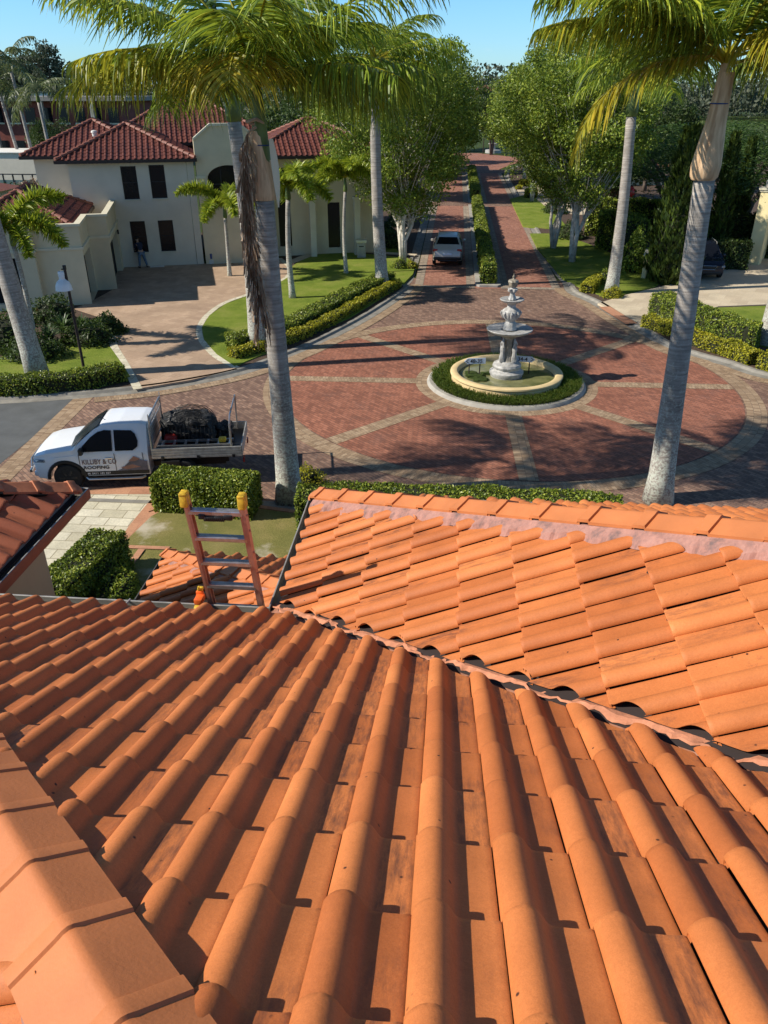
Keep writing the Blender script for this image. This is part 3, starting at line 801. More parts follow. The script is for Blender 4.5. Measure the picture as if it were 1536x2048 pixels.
# left wing slope falling to +X and its front slope falling to +Y
LX, LY = -4.95, 9.22
g = Geo(); tile_plane(g, (LX - .12, 0, EZ + .12 * TAN - .03), (0, -1), (1, 0), (-34, -14), (0, 6), [((-1, 1), LY - LX - .22, .03), ((1, -1), -11.64, .02)], seed=12)
obj('roof_slope', g, M['tile_old'], house, smooth=True)
g = Geo(); tile_plane(g, (0, LY - .13, EZ + .13 * TAN), (1, 0), (0, 1), (-46, -16), (0, 8), [((1, -1), LX - LY - .22 + .0, .02)], seed=13)
obj('roof_slope', g, M['tile_old'], house, smooth=True)
# sarking below the tiles
g = Geo()
def quadz(g, pts, mi=0): g.add(pts, [tuple(range(len(pts)))], mi)
dz = -.035
quadz(g, [(-6.2, 6.45, EzA(6.45) + dz), (-1.9, 6.45, EzA(6.45) + dz), (3.5, 1.25, EzA(1.25) + dz), (6, -1.0, EzA(-1) + dz), (6, -3, EzA(-3) + dz), (3.3, -3, EzA(-3) + dz)])
quadz(g, [(-1.7, 6.6, EZ + .1 * TAN + dz), (-1.7, 9.1, EZ + .1 * TAN + dz), (3.5, 4.0, EZ + 5.3 * TAN + dz), (3.5, 1.35, EZ + 5.3 * TAN + dz)])
quadz(g, [(-1.7, 9.2, EZ + .1 * TAN + dz), (9, 9.2, EZ + .1 * TAN + dz), (9, 7, EZ + 1.2 + dz), (3.5, 4.0, EZ + 5.3 * TAN + dz)])
quadz(g, [(-6.3, 6.5, EZ + dz), (3.3, -3, EzA(-3) + dz), (-3, -4, zD(-3) + dz), (-6.3, -4, EZ + dz)])
quadz(g, [(LX - .1, 6.6, EZ + dz), (LX - .1, 9.1, EZ + dz), (LX - 2.6, 6.6, EZ + 2.5 * TAN + dz)])
quadz(g, [(LX - .1, 9.1, EZ + dz), (-14, 9.1, EZ + dz), (-14, 5.2, EZ + 3.9 * TAN + dz), (LX - 4, 5.2, EZ + 3.9 * TAN + dz)])
obj('sarking', g, M['deck'], house)
# hips
HA = (-6.395, 6.67, EZ)
caps(house, HA, (q2, -q2), 22, .44, .19, .10, .075, M['cap'], s0=.86, rk=.72, rr=np.random.RandomState(3))
HB = (-1.82, 9.32, EZ)
caps(house, HB, (q2, -q2), 14, .525, .165, .105, .085, M['cap'], s0=.24, collar=.11, rr=np.random.RandomState(4))
g = Geo(); skirt(g, HB, (q2, -q2), 7.1, -1, .165, .085, top=.075, s0=.32, hz=.07, ba=.024); skirt(g, HB, (q2, -q2), 7.1, 1, .165, .05, top=.055, s0=.32, seed=6)
skirt(g, HA, (q2, -q2), 10.5, 1, .175, .0, top=.045, seed=8, hz=.0, ba=0); skirt(g, HA, (q2, -q2), 10.5, -1, .175, .02, top=.045, seed=9, hz=.0, ba=0)
obj('pointing_mortar', g, M['mortar'], house)
HL = (LX, LY, EZ)
caps(house, HL, (-q2, -q2), 6, .46, .17, .10, .08, M['cap_old'], s0=.15, rr=np.random.RandomState(8), collar=.09)
# rounded starter ends of the caps
for (P, pl, mt) in ((HB, (q2, -q2), 'cap'), (HL, (-q2, -q2), 'cap_old')):
    g = Geo(); nn = 12; V = []
    for a in range(6):
        s = .24 - .16 * math.sin(a * math.pi / 10); kk = math.cos(a * math.pi / 10)
        for b in range(nn + 1):
            t = math.pi * b / nn; o = -.165 * math.cos(t) * kk; h = (.105 + .0) * kk * math.sin(t) ** .8 - abs(o) * .1
            V.append((P[0] + pl[0] * s - pl[1] * o, P[1] + pl[1] * s + pl[0] * o, EZ + s * TAN * q2 + h + .0))
    F = [(a * (nn + 1) + b, a * (nn + 1) + b + 1, (a + 1) * (nn + 1) + b + 1, (a + 1) * (nn + 1) + b) for a in range(5) for b in range(nn)]
    g.add(V, F); obj('hip_end_cap', g, M[mt], house, smooth=True)
# valley: flashing trough and broken mortar edge
g = Geo(); n = 190; V = []
VA = np.array([-1.85, 6.70, EZ - .02]); vd = np.array([q2, -q2, TAN * q2]); vl = np.array([q2, q2, 0])
rv = np.random.RandomState(21)
prof = [(-.16, -.075), (-.06, -.045), (0, -.05), (.06, -.045), (.16, -.075)]
for i in range(n + 1):
    s = 7.9 * i / n
    for (o, h) in prof: V.append(VA + vd * s + vl * o + np.array([0, 0, h + abs(o) * .34]))
g.add(V, [(i * 5 + j, i * 5 + j + 1, (i + 1) * 5 + j + 1, (i + 1) * 5 + j) for i in range(n) for j in range(4)])
obj('valley_flashing', g, M['flash'], house)
g = Geo()
for side, o0, o1, hh in ((1, .045, .12, -.016), (-1, .05, .11, -.024)):
    V = []
    for i in range(n + 1):
        s = 7.9 * i / n
        o = o0 + .022 * math.sin(s * 15 + side) * math.sin(s * 4.1) + rv.randn() * .010
        hump = 0
        for (oo, h) in ((o, -.03), (o + .012, hh - .004 + rv.randn() * .005), ((o + o1) / 2, hh - .03 * max(0, math.sin(s * 5.3 + side) + .25 * math.sin(s * 17)) + rv.randn() * .004), (o1, -.04)):
            V.append(VA + vd * s + vl * oo * side + np.array([0, 0, h + oo * .34]))
    F = [(i * 4 + j, i * 4 + j + 1, (i + 1) * 4 + j + 1, (i + 1) * 4 + j) for i in range(n) for j in range(3)]
    g.add(V, F)
obj('valley_mortar', g, M['mortar_v'], house)
# gutters
gp_out = [(.150, -.02), (.150, -.125), (.0, -.125), (.0, .0), (.014, .004), (.018, -.012)]
def gutter(path, mat_out, left=True, z=EZ):
    g = Geo(); s = 1 if left else -1
    P = [(p[0], p[1], z) for p in path]
    o = [(.0, -.15), (-.004, -.06), (.0, .0), (.012, .006), (.020, .0)]
    i_ = [(.020, .0), (.020, -.105), (.145, -.105), (.150, .03)]
    sweep(g, P, [(a * s, b) for a, b in o] if left else [(a * s, b) for a, b in o][::-1], mi=0)
    sweep(g, P, [(a * s, b) for a, b in i_] if left else [(a * s, b) for a, b in i_][::-1], mi=1)
    sweep(g, P, [(.0, .005), (.004, .010), (.016, .010), (.020, .004)], mi=2)
    return obj('gutter', g, [mat_out, M['gutter'], M['alu_dull']], house)
gutter([(LX + .0, 6.67), (-1.82, 6.67), (-1.82, 9.36), (9.2, 9.36)][::-1], M['gutter_out'], left=True)
gutter([(LX, 6.69), (LX, LY + .04), (-14, LY + .04)], M['gutter_terra'], left=True)
# small fixings in the near gutter: a downpipe stay
g = Geo(); tube(g, [(-3.36, 6.68, EZ + .01), (-3.40, 6.56, EZ - .01), (-3.42, 6.50, EZ - .03)], .014, 6)
for x in (-4.6, -4.15, -3.7, -2.9, -2.5, -2.1): box(g, x, x + .07, 6.555, 6.565, EZ - .094, EZ - .088)
obj('gutter_bracket', g, M['alu_dull'], house)
# fascia and walls
g = Geo()
def wallbox(g, x0, x1, y0, y1, z0, z1, mi=0): box(g, x0, x1, y0, y1, z0, z1, mi)
wallbox(g, -5.0, -1.4, -3.0, 6.0, .05, EZ - .15); 
obj('wall', g, M['render_tan'], house)
g = Geo(); wallbox(g, -1.42, 8.6, -3, 8.85, .05, EZ - .15, 0); obj('wall', g, M['render_tan'], house)
g = Geo(); wallbox(g, -14, -5.50, -3, 8.72, .05, EZ - .13, 0); obj('wall', g, M['render_tan'], house)
g = Geo()
for P in ([(LX - .15, 6.5), (LX - .15, LY - .11), (-14, LY - .11)], [(9, 9.2), (-1.67, 9.2), (-1.67, 6.52), (LX, 6.52)]):
    sweep(g, [(p[0], p[1], EZ) for p in P], [(.0, -.16), (.0, .0)])
poly(g, [(LX - .1, 6.5), (LX - .1, LY - .1), (-5.4, LY - .1), (-5.4, 6.5)][::-1], EZ - .125)
obj('fascia', g, M['gutter_terra'], house)
# lower porch roof in the recess
PZ = 2.2; PX, PY = -4.99, 11.56
def porch():
    g = Geo()
    cl = [((1, 1), PX + PY - .10, .02), ((1, 0), 3.0, 0)]
    tile_plane(g, (PX + .13, 0, PZ + .13 * TAN), (0, 1), (-1, 0), (24, 38), (0, 7), [((1, 1), PX + PY - .14, .02), ((1, 0), -1.3, 0)], seed=31)
    obj('porch_roof_slope', g, M['tile'], house, smooth=True)
    g = Geo(); tile_plane(g, (0, PY - .13, PZ + .13 * TAN), (1, 0), (0, 1), (-17, -3), (0, 7), [((-1, -1), -(PX + PY) - .14, .02)], seed=32)
    obj('porch_roof_slope', g, M['tile'], house, smooth=True)
    caps(house, (PX, PY, PZ), (q2, -q2), 9, .44, .15, .10, .08, M['cap'], s0=.1, rr=np.random.RandomState(44))
    g = Geo(); skirt(g, (PX, PY, PZ), (q2, -q2), 4.0, -1, .15, .08, top=.06, s0=.34); obj('porch_mortar', g, M['mortar'], house)
    g = Geo(); quadz(g, [(PX + .1, 6.2, PZ + dz), (PX + .1, PY - .1, PZ + dz), (-1.4, PY - 3.4, PZ + 3.3 * TAN + dz), (-1.4, 6.2, PZ + 3.3 * TAN + dz)])
    quadz(g, [(PX + .1, PY - .1, PZ + dz), (-.8, PY - .1, PZ + dz), (-.8, PY - 4, PZ + 3.9 * TAN + dz), (-1.4, PY - 3.6, PZ + 3.3 * TAN + dz)])
    obj('porch_sarking', g, M['deck'], house)
    g = Geo(); P = [(-1.0, PY + .03, PZ), (PX - .03, PY + .03, PZ), (PX - .03, 6.1, PZ)]
    sweep(g, P, [(.0, -.11), (0, .0), (.02, .004), (.02, -.09), (.13, -.09), (.14, .03)]); obj('porch_gutter', g, M['gutter_out'], house)
    g = Geo(); box(g, PX + .5, -1.45, 6.02, PY - .4, .05, PZ - .1); obj('porch_wall', g, M['render_tan'], house)
porch()
# ================================================================== LADDERS
def rail_box(g, p0, p1, wx, wy, mi=0):
    p0 = np.array(p0, float); p1 = np.array(p1, float); d = (p1 - p0) / np.linalg.norm(p1 - p0)
    a = np.array([1., 0, 0]); a -= d * np.dot(a, d); a /= np.linalg.norm(a); b = np.cross(d, a)
    V = []
    for p in (p0, p1):
        for (s, t) in ((-1, -1), (1, -1), (1, 1), (-1, 1)): V.append(p + a * wx / 2 * s + b * wy / 2 * t)
    g.add(V, [(0, 3, 2, 1), (4, 5, 6, 7), (0, 1, 5, 4), (1, 2, 6, 5), (2, 3, 7, 6), (3, 0, 4, 7)], mi)
lad = thing('extension_ladder', 'aluminium extension ladder with yellow rail caps leaning against the gutter beside the valley', 'ladder', (-2.2, 7.9, .1))
def lp(side, z):      # point on a rail at height z
    t = (z - 4.70)
    return (-2.20 + side * .285, 6.755 - t * .235, z)
ZT = 6.16
for sd_ in (-1, 1):
    g = Geo(); a, b = lp(sd_, .12), lp(sd_, ZT)
    rail_box(g, a, b, .030, .085)
    off = .0375 * -sd_
    rail_box(g, (a[0] + off * .45, a[1] + .036, a[2]), (b[0] + off * .45, b[1] + .036, b[2]), .045, .010)
    rail_box(g, (a[0] + off * .45, a[1] - .036, a[2]), (b[0] + off * .45, b[1] - .036, b[2]), .045, .010)
    for z in [x for x in (4.8, 5.15, 5.45, 5.75, 5.95)]:
        p = lp(sd_, z); lathe(g, [(.0, 0), (.012, .0), (.012, .012), (0, .016)], (p[0] + sd_ * .015, p[1], p[2]), 8, axis='x')
    obj('rail', g, M['ladderrail'], lad)
    g = Geo(); p = lp(sd_, ZT)
    bbox(g, p[0] - .038, p[0] + .038, p[1] - .062, p[1] + .055, p[2] - .10, p[2] + .045, .014)
    for k in range(4): bbox(g, p[0] - .034, p[0] + .034, p[1] - .066 + k * .028, p[1] - .05 + k * .028, p[2] + .03, p[2] + .058, .006)
    obj('rail_cap', g, M['yellowplastic'], lad, smooth=True)
for z in [ZT - .16 - k * .345 for k in range(17)]:
    if z < .3: break
    g = Geo(); p = lp(0, z)
    bbox(g, p[0] - .27, p[0] + .27, p[1] - .040, p[1] + .040, z - .045, z + .006, .008)
    for k in range(4): box(g, p[0] - .265, p[0] + .265, p[1] - .03 + k * .017, p[1] - .022 + k * .017, z + .006, z + .0085)
    obj('rung', g, M['alu'], lad)
g = Geo(); p = lp(0, ZT - .235)
for (x0, x1, dz_) in ((-.17, -.10, .02), (-.12, .0, .0), (-.01, .09, .004), (.08, .17, .018)): bbox(g, p[0] + x0, p[0] + x1, p[1] - .075, p[1] - .01, p[2] - .028 + dz_, p[2] + .026 + dz_, .01)
for k in range(10): bbox(g, p[0] - .10 + k * .02, p[0] - .088 + k * .02, p[1] - .082, p[1] - .07, p[2] - .02, p[2] + .015, .003)
obj('pole_grip', g, M['black'], lad, smooth=True)
cl = thing('ladder_clamp', 'orange and yellow ladder clamp hooked over the near gutter', 'clamp', (-2.575, 6.66, 4.70))
g = Geo(); bbox(g, -2.62, -2.53, 6.60, 6.74, 4.735, 4.80, .012); bbox(g, -2.625, -2.545, 6.71, 6.75, 4.70, 4.83, .01); obj('clamp_body', g, M['orangeplastic'], cl, smooth=True)
g = Geo(); lathe(g, [(.0, -.045), (.045, -.04), (.052, 0), (.045, .04), (0, .045)], (-2.575, 6.60, 4.68), 16, axis='x'); bbox(g, -2.615, -2.535, 6.53, 6.62, 4.60, 4.70, .02); obj('clamp_jaw', g, M['yellowplastic'], cl, smooth=True)
g = Geo(); bbox(g, -2.61, -2.55, 6.72, 6.78, 4.83, 4.865, .01); bbox(g, -2.595, -2.575, 6.70, 6.73, 4.85, 4.90, .006); obj('clamp_knob', g, M['yellowplastic'], cl, smooth=True)

# ================================================================== VEHICLES
def interp(keys, x, name):
    ks = sorted(keys); xs = [k for k in ks if name in keys[k]]
    return float(np.interp(x, xs, [keys[k][name] for k in xs]))
class CarBody:
    def __init__(s, keys, L, wheels, wr, base, k=.36):
        s.keys, s.L, s.wheels, s.wr, s.base, s.k = keys, L, wheels, wr, base, k
    def at(s, x):
        w = interp(s.keys, x, 'w'); zs = interp(s.keys, x, 'zs'); zt = interp(s.keys, x, 'zt'); bot = interp(s.keys, x, 'zb')
        zb = bot
        for xw in s.wheels:
            if abs(x - xw) < s.wr: zb = max(zb, s.base + math.sqrt(s.wr ** 2 - (x - xw) ** 2))
        return w, zs, zt, zb
    def yside(s, x, z):
        w, zs, zt, zb = s.at(x); return (w - .02) - (z - zs) * s.k
    def sec(s, x):
        w, zs, zt, zb = s.at(x)
        zb = min(zb, zs - .06)
        pts = [(w - .22, zb - .0), (w - .02, zb), (w + .005, zb + min(.06, (zs - zb) * .3)), (w + .0, zb + (zs - zb) * .55), (w - .005, zs - .07 * min(1, (zs - zb))), (w - .025, zs)]
        wt = (w - .02) - max(0, zt - zs - .03) * s.k
        h = zt - zs
        pts += [(wt + .006 + .02 * (h < .3), zs + h * .86), (wt - .045, zt - .012 * (h > .05)), (wt - .14, zt), (wt * .45, zt + .018), (0, zt + .024)]
        return pts
    def geo(s):
        g = Geo()
        xs = sorted(set(list(np.linspace(0, s.L, int(s.L / .07))) + list(s.keys)))
        V = []; k = None
        for x in xs:
            P = s.sec(x); full = [(y, z) for y, z in P] + [(-y, z) for y, z in P[::-1][1:]]
            k = len(full)
            V += [(x, y, z) for y, z in full]
        F = [(i * k + j, i * k + j + 1, (i + 1) * k + j + 1, (i + 1) * k + j) for i in range(len(xs) - 1) for j in range(k - 1)]
        F.append(tuple(range(k))[::-1]); F.append(tuple((len(xs) - 1) * k + j for j in range(k)))
        g.add(V, F); return g
    def sidepanel(s, g, pts, side=-1, off=.006, mi=0):
        """polygon given as (x, z) laid on the greenhouse plane"""
        w, zs, _, _ = s.at(s.ref)
        V = [(x, side * ((w - .02) - (z - zs) * s.k + off + .012), z) for x, z in pts]
        n = len(V); V2 = [(x, y - side * .03, z) for x, y, z in V]
        f = tuple(range(n)); 
        F = [f if side < 0 else f[::-1]] + [(i, (i + 1) % n, n + (i + 1) % n, n + i) for i in range(n)]
        g.add(V + V2, F, mi)
def wheel(parent, x, y, r, wd, side, spokes=6, rim='rim', local=True):
    g = Geo(); lathe(g, [(r * .62, -wd / 2), (r * .92, -wd / 2 - .0), (r, -wd / 2 + .03), (r, wd / 2 - .03), (r * .92, wd / 2), (r * .62, wd / 2)], (x, y, r), 36, axis='y')
    t = obj('wheel', g, M['tyre'], parent, local=local, smooth=True)
    g = Geo(); lathe(g, [(0, -.02), (r * .18, -.02), (r * .22, .0), (r * .5, .03), (r * .6, -.01), (r * .63, -.02)], (x, y + side * (wd / 2 - .03), r), 24, axis='y')
    if side < 0:
        g = Geo(); lathe(g, [(0, .02), (r * .18, .02), (r * .22, .0), (r * .5, -.03 + .06), (r * .6, .01), (r * .63, .0)], (x, y - wd / 2 + .02, r), 24, axis='y')
    for k in range(spokes):
        a = 2 * math.pi * k / spokes; c = (x + r * .4 * math.cos(a), y + side * (wd / 2 - .005), r + r * .4 * math.sin(a))
        Mx = Matrix.Translation(c) @ Matrix.Rotation(-a, 4, 'Y')
        bbox(g, -r * .2, r * .2, -.012, .012, -r * .07, r * .07, .006, M=Mx)
    obj('rim', g, M[rim], t, local=True, smooth=True)
# ---------------- the roofers' ute
UA = R_(9.5)
fw = np.array([-10.13, 18.06]); un = np.array([-math.sin(UA), math.cos(UA)]); ux = np.array([math.cos(UA), math.sin(UA)])
uc = fw + un * .80 - ux * .92
ute = thing('utility_truck', 'white roofing utility truck with aluminium tray parked on the brick paving', 'truck', (uc[0], uc[1], .012), UA)
ub = CarBody({0: dict(w=.62, zs=.74, zt=.86, zb=.48), .05: dict(w=.76, zs=.82, zt=.96, zb=.42), .14: dict(w=.85, zs=.90, zt=1.03, zb=.38), .40: dict(w=.91, zs=.96, zt=1.10, zb=.36), .95: dict(w=.925, zs=1.02, zt=1.175, zb=.42),
              1.16: dict(w=.93, zs=1.05, zt=1.20, zb=.42), 1.50: dict(w=.93, zs=1.07, zt=1.50), 1.74: dict(w=.93, zs=1.08, zt=1.68), 1.96: dict(w=.93, zs=1.08, zt=1.775), 2.4: dict(w=.93, zs=1.08, zt=1.805), 2.95: dict(w=.925, zs=1.08, zt=1.79), 3.12: dict(w=.915, zs=1.08, zt=1.75, zb=.42)}, 3.12, [.92], .46, .37)
ub.ref = 2.4
obj('body', ub.geo(), M['white'], ute, local=True, smooth=True)
for side in (-1, 1):
    g = Geo(); ub.sidepanel(g, [(1.30, 1.125), (2.20, 1.13), (2.20, 1.64), (2.02, 1.655), (1.84, 1.61), (1.64, 1.48), (1.42, 1.27)], side); obj('side_window', g, M['glass'], ute, local=True)
    g = Geo(); ub.sidepanel(g, [(2.27, 1.13), (2.74, 1.13), (2.86, 1.22), (2.88, 1.36), (2.82, 1.54), (2.72, 1.63), (2.27, 1.65)], side); obj('side_window', g, M['glass'], ute, local=True)
g = Geo(); g.add([(1.10, -.80, 1.222), (1.10, .80, 1.222), (1.50, .735, 1.530), (1.86, .62, 1.765), (1.86, -.62, 1.765), (1.50, -.735, 1.530), (1.02, 0, 1.222), (1.48, 0, 1.548), (1.86, 0, 1.792)], [(0, 6, 7, 5), (6, 1, 2, 7), (5, 7, 8, 4), (7, 2, 3, 8)]); obj('windscreen', g, M['glass'], ute, local=True)
g = Geo(); bbox(g, 3.115, 3.135, -.55, .55, 1.2, 1.62, .01); obj('rear_window', g, M['glass'], ute, local=True)
# seams, handles, mirrors, step, flares
g = Geo()
for x in (1.30, 2.235, 2.98): box(g, x - .007, x + .007, -.938, -.930, .50, 1.07)
box(g, 1.30, 2.98, -.937, -.931, .50, .508)
obj('door_gap', g, M['black'], ute, local=True)
for x in (2.08,):
    for side in (-1, 1):
        g = Geo(); bbox(g, x - .1, x + .1, side * .94 - .015, side * .94 + .015, .915, .95, .012); obj('door_handle', g, M['chrome'], ute, local=True)
for side in (-1, 1):
    g = Geo(); bbox(g, 1.36, 1.47, side * 1.03 - .10, side * 1.03 + .09, 1.10, 1.28, .035); obj('wing_mirror', g, M['black'], ute, local=True, smooth=True)
    g = Geo(); tube(g, [(1.42, side * .93, .38), (1.49, side * 1.0, .36), (2.9, side * 1.0, .36), (2.98, side * .93, .38)], .035, 10); obj('side_step', g, M['silver'], ute, local=True, smooth=True)
    g = Geo(); n = 18; V = []
    for i in range(n + 1):
        t = math.pi * i / n - .0
        for rr_, yo in ((.455, .90), (.455, .955), (.52, .952), (.545, .92)): V.append((.92 - rr_ * math.cos(t), side * yo, .37 + rr_ * math.sin(t)))
    g.add(V, [(i * 4 + j, i * 4 + j + 1, (i + 1) * 4 + j + 1, (i + 1) * 4 + j) for i in range(n) for j in range(3)]); obj('wheel_flare', g, M['black'], ute, local=True)
    g = Geo(); V = [(.03, side * .62, .80), (.10, side * .78, .82), (.42, side * .905, .86), (.40, side * .905, .93), (.14, side * .81, .92), (.06, side * .66, .88)]
    V2 = [(x + .04, y - side * .1, z) for x, y, z in V]; V = [(x - .035, y + side * .035, z + .01) for x, y, z in V]
    g.add(V + V2, [tuple(range(6)) if side < 0 else tuple(range(6))[::-1]] + [(i, (i + 1) % 6, 6 + (i + 1) % 6, 6 + i) for i in range(6)]); obj('headlight', g, M['headlight'], ute, local=True)
g = Geo(); bbox(g, -.03, .05, -.48, .48, .60, .84, .03); obj('grille', g, M['black'], ute, local=True, smooth=True)
g = Geo(); tube(g, [(-.10, -.55, .52), (-.12, -.5, .62), (-.10, -.45, .80), (-.10, .45, .80), (-.12, .5, .62), (-.10, .55, .52)], .028, 8); tube(g, [(-.08, -.75, .55), (-.13, -.4, .55), (-.13, .4, .55), (-.08, .75, .55)], .04, 8); obj('nudge_bar', g, M['silver'], ute, local=True, smooth=True)
g = Geo(); bbox(g, .0, .18, -.80, .80, .40, .56, .05); obj('bumper', g, M['white'], ute, local=True, smooth=True)
g = Geo(); box(g, .5, 5.1, -.40, -.28, .42, .56); box(g, .5, 5.1, .28, .40, .42, .56); bbox(g, 3.3, 5.2, -.45, .45, .5, .75, .02); obj('chassis', g, M['black'], ute, local=True)
g = Geo(); tube(g, [(2.0, -.3, 1.79), (1.9, -.32, 1.86), (1.8, -.34, 1.9)], .008, 5); obj('aerial', g, M['black'], ute, local=True)
g = Geo()
box(g, 1.31, 3.10, -.9405, -.934, .455, .56)
obj('sill_stripe', g, M['black'], ute, local=True)
# sign writing on the door (reads from outside, nearside faces -Y)
def lettering(parent, body, size, x, y, z, mat, sx=1.0, rot=(R_(90), 0, 0), name='lettering', align='LEFT', bold=0.0, local=True):
    V, F = textmesh(body, size, .002, align, sx, bold)
    A = np.array(Matrix.Translation((x, y, z)) @ Matrix.Rotation(rot[2], 4, 'Z') @ Matrix.Rotation(rot[0], 4, 'X'))
    V = V @ A[:3, :3].T + A[:3, 3]
    g = Geo(); g.add(V, F); return obj(name, g, M[mat], parent, local=local)
lettering(ute, 'KILLIBY & CO', .205, 1.36, -.945, .775, 'inkred', .74, bold=.001)
lettering(ute, 'ROOFING', .125, 1.38, -.945, .635, 'ink', 1.22, bold=.002)
lettering(ute, 'M: 0411 182 557', .085, 1.46, -.946, .475, 'whiteink', 1.05, bold=.001)
g = Geo(); g.add([(2.36, -.944, .60), (2.72, -.944, .92), (3.08, -.944, .82), (3.08, -.944, .565), (2.25, -.944, .565)], [(0, 4, 3, 2, 1)]); obj('roof_picture', g, M['decal'], ute, local=True)
g = Geo(); g.add([(2.58, -.947, .83), (2.74, -.947, .98), (2.90, -.947, .90), (2.76, -.947, .83)], [(0, 3, 2, 1)]); g.add([(2.36, -.947, .66), (2.68, -.947, .74), (2.9, -.947, .66), (2.5, -.947, .60)], [(0, 3, 2, 1)]); obj('roof_picture', g, M['decal2'], ute, local=True)
for xw in (.92, 4.0):
    for side in (-1, 1): wheel(ute, xw, side * .80, .385, .25, side)
# tray
g = Geo(); box(g, 3.22, 5.62, -.90, .90, .86, .93)
for y in (-.9, .9): 
    for k in range(4): bbox(g, 3.22, 5.62, y - .018, y + .018, .86 + k * .075, .93 + k * .075, .008)
for k in range(4): bbox(g, 5.605, 5.64, -.9, .9, .86 + k * .075, .93 + k * .075, .008)
obj('tray', g, M['alu_dull'], ute, local=True)
g = Geo(); box(g, 3.26, 5.58, -.86, .86, .932, .94); obj('tray_floor', g, M['black'], ute, local=True)
for x in (3.5, 4.45, 5.4):
    g = Geo(); bbox(g, x - .04, x + .04, -.945, -.915, .84, .93, .008); obj('drop_side_latch', g, M['black'], ute, local=True)
# headboard with mesh, and rear rack
def hoop(x, zt, w=.88, r=.024): return [(x, -w, .93), (x, -w, zt - .25), (x + .02, -w + .10, zt), (x + .02, w - .10, zt), (x, w, zt - .25), (x, w, .93)]
g = Geo(); tube(g, hoop(3.24, 2.0), .028, 8)
for z in (1.15, 1.72): tube(g, [(3.24, -.86, z), (3.24, .86, z)], .018, 6)
for k in range(15): tube(g, [(3.24, -.8 + k * .114, 1.15), (3.24, -.8 + k * .114, 1.93)], .007, 4)
for k in range(6): tube(g, [(3.24, -.84, 1.2 + k * .09), (3.24, .84, 1.2 + k * .09)], .006, 4)
for y in (-.86, .86): tube(g, [(3.26, y, 1.75), (3.26, y, 2.12)], .014, 6)
obj('headboard', g, M['alu'], ute, local=True, smooth=True)
g = Geo(); tube(g, hoop(5.36, 2.0), .026, 8); 
for y in (-.5, .5): tube(g, [(5.38, y, 1.98), (5.38, y, 2.1)], .012, 6)
obj('rear_rack', g, M['alu'], ute, local=True, smooth=True)
for y in (-.65, .65):
    g = Geo(); bbox(g, 5.62, 5.66, y - .1, y + .1, .60, .72, .01); obj('tail_light', g, M['redlens'], ute, local=True)
g = Geo(); bbox(g, 3.45, 3.95, -.95, -.72, .50, .80, .02); obj('under_tray_box', g, M['black'], ute, local=True)
# load in the tray: things of their own
def uw(x, y, z): return (uc[0] + ux[0] * x + un[0] * y, uc[1] + ux[1] * x + un[1] * y, z + .012)
def blob(bm_sub, sx, sy, sz, noise, seed, M4, sub=4):
    bm = bmesh.new(); bmesh.ops.create_cube(bm, size=2)
    bmesh.ops.subdivide_edges(bm, edges=bm.edges[:], cuts=sub, use_grid_fill=True)
    from mathutils import noise as mn
    for v in bm.verts:
        d = v.co.normalized(); k = 1 / max(.001, (abs(d.x) ** 5 + abs(d.y) ** 5 + abs(d.z) ** 5) ** .2)
        p = d * k
        q = mn.noise(Vector((p.x * 2.2 + seed, p.y * 2.2, p.z * 2.2))) * noise + mn.noise(Vector((p.x * 6 + seed, p.y * 6, p.z * 6))) * noise * .5
        v.co = Vector((p.x * sx * (1 + q), p.y * sy * (1 + q), p.z * sz * (1 + q)))
    g = Geo(); bm.verts.index_update(); g.add([tuple(M4 @ v.co) for v in bm.verts], [[v.index for v in f.verts] for f in bm.faces]); bm.free(); return g
rotU = Matrix.Rotation(UA, 4, 'Z')
g = blob(0, .70, .50, .36, .22, 3.3, Matrix.Translation(uw(4.10, .26, 1.32)) @ rotU, 12)
t = obj('netted_load', g, M['net'], smooth=True); tag(t, 'lumpy load under a black net on the truck tray', 'load')
g = Geo(); rn = np.random.RandomState(5)
for k in range(14):
    y = -.5 + k * .078; P = []
    for i in range(22):
        a = math.pi * i / 21; P.append(uw(4.10 - .70 * math.cos(a), .26 + y * 1.0, 1.02 + .74 * math.sin(a) ** .55 + rn.randn() * .012))
    tube(g, P, .009, 4)
for k in range(12):
    x = 3.5 + k * .11; P = []
    for i in range(18):
        a = math.pi * i / 17; P.append(uw(x, .26 - .58 * math.cos(a), 1.02 + (.74 - .5 * abs(x - 4.1) ** 2) * math.sin(a) ** .5 + rn.randn() * .012))
    tube(g, P, .009, 4)
t2 = obj('cargo_net', g, M['black'], t, local=True)
g = blob(0, .17, .13, .18, .06, 1.2, Matrix.Translation(uw(3.66, -.32, 1.13)) @ rotU, 5); tag(obj('fuel_can', g, M['redcan'], smooth=True), 'dark red can behind the headboard on the truck tray', 'can')
g = blob(0, .28, .30, .20, .35, 6.1, Matrix.Translation(uw(4.98, .35, 1.12)) @ rotU, 9)
for k in range(9):
    a = rn.uniform(0, 6.28); P = [uw(4.95 + .25 * math.cos(a) * j / 3, .2 + .4 * math.sin(a) * j / 3, 1.25 + .08 * math.sin(j + k)) for j in range(4)]; tube(g, P, .014, 5)
tag(obj('tool_pile', g, M['net'], smooth=True), 'heap of black tools and hoses at the tail of the tray', 'tools')
tl = thing('tray_ladder', 'folded silver ladder lying along the near side of the truck tray', 'ladder', uw(4.3, -.62, .95))
g0 = uw(0, 0, 0)
def UM(x, y, z): return Matrix.Translation(uw(x, y, z)) @ rotU
for y in (-.80, -.46):
    g = Geo(); box(g, -1.02, .98, -.014, .014, -.035, .035, M=UM(4.40, y, 1.17)); obj('rail', g, M['alu'], tl)
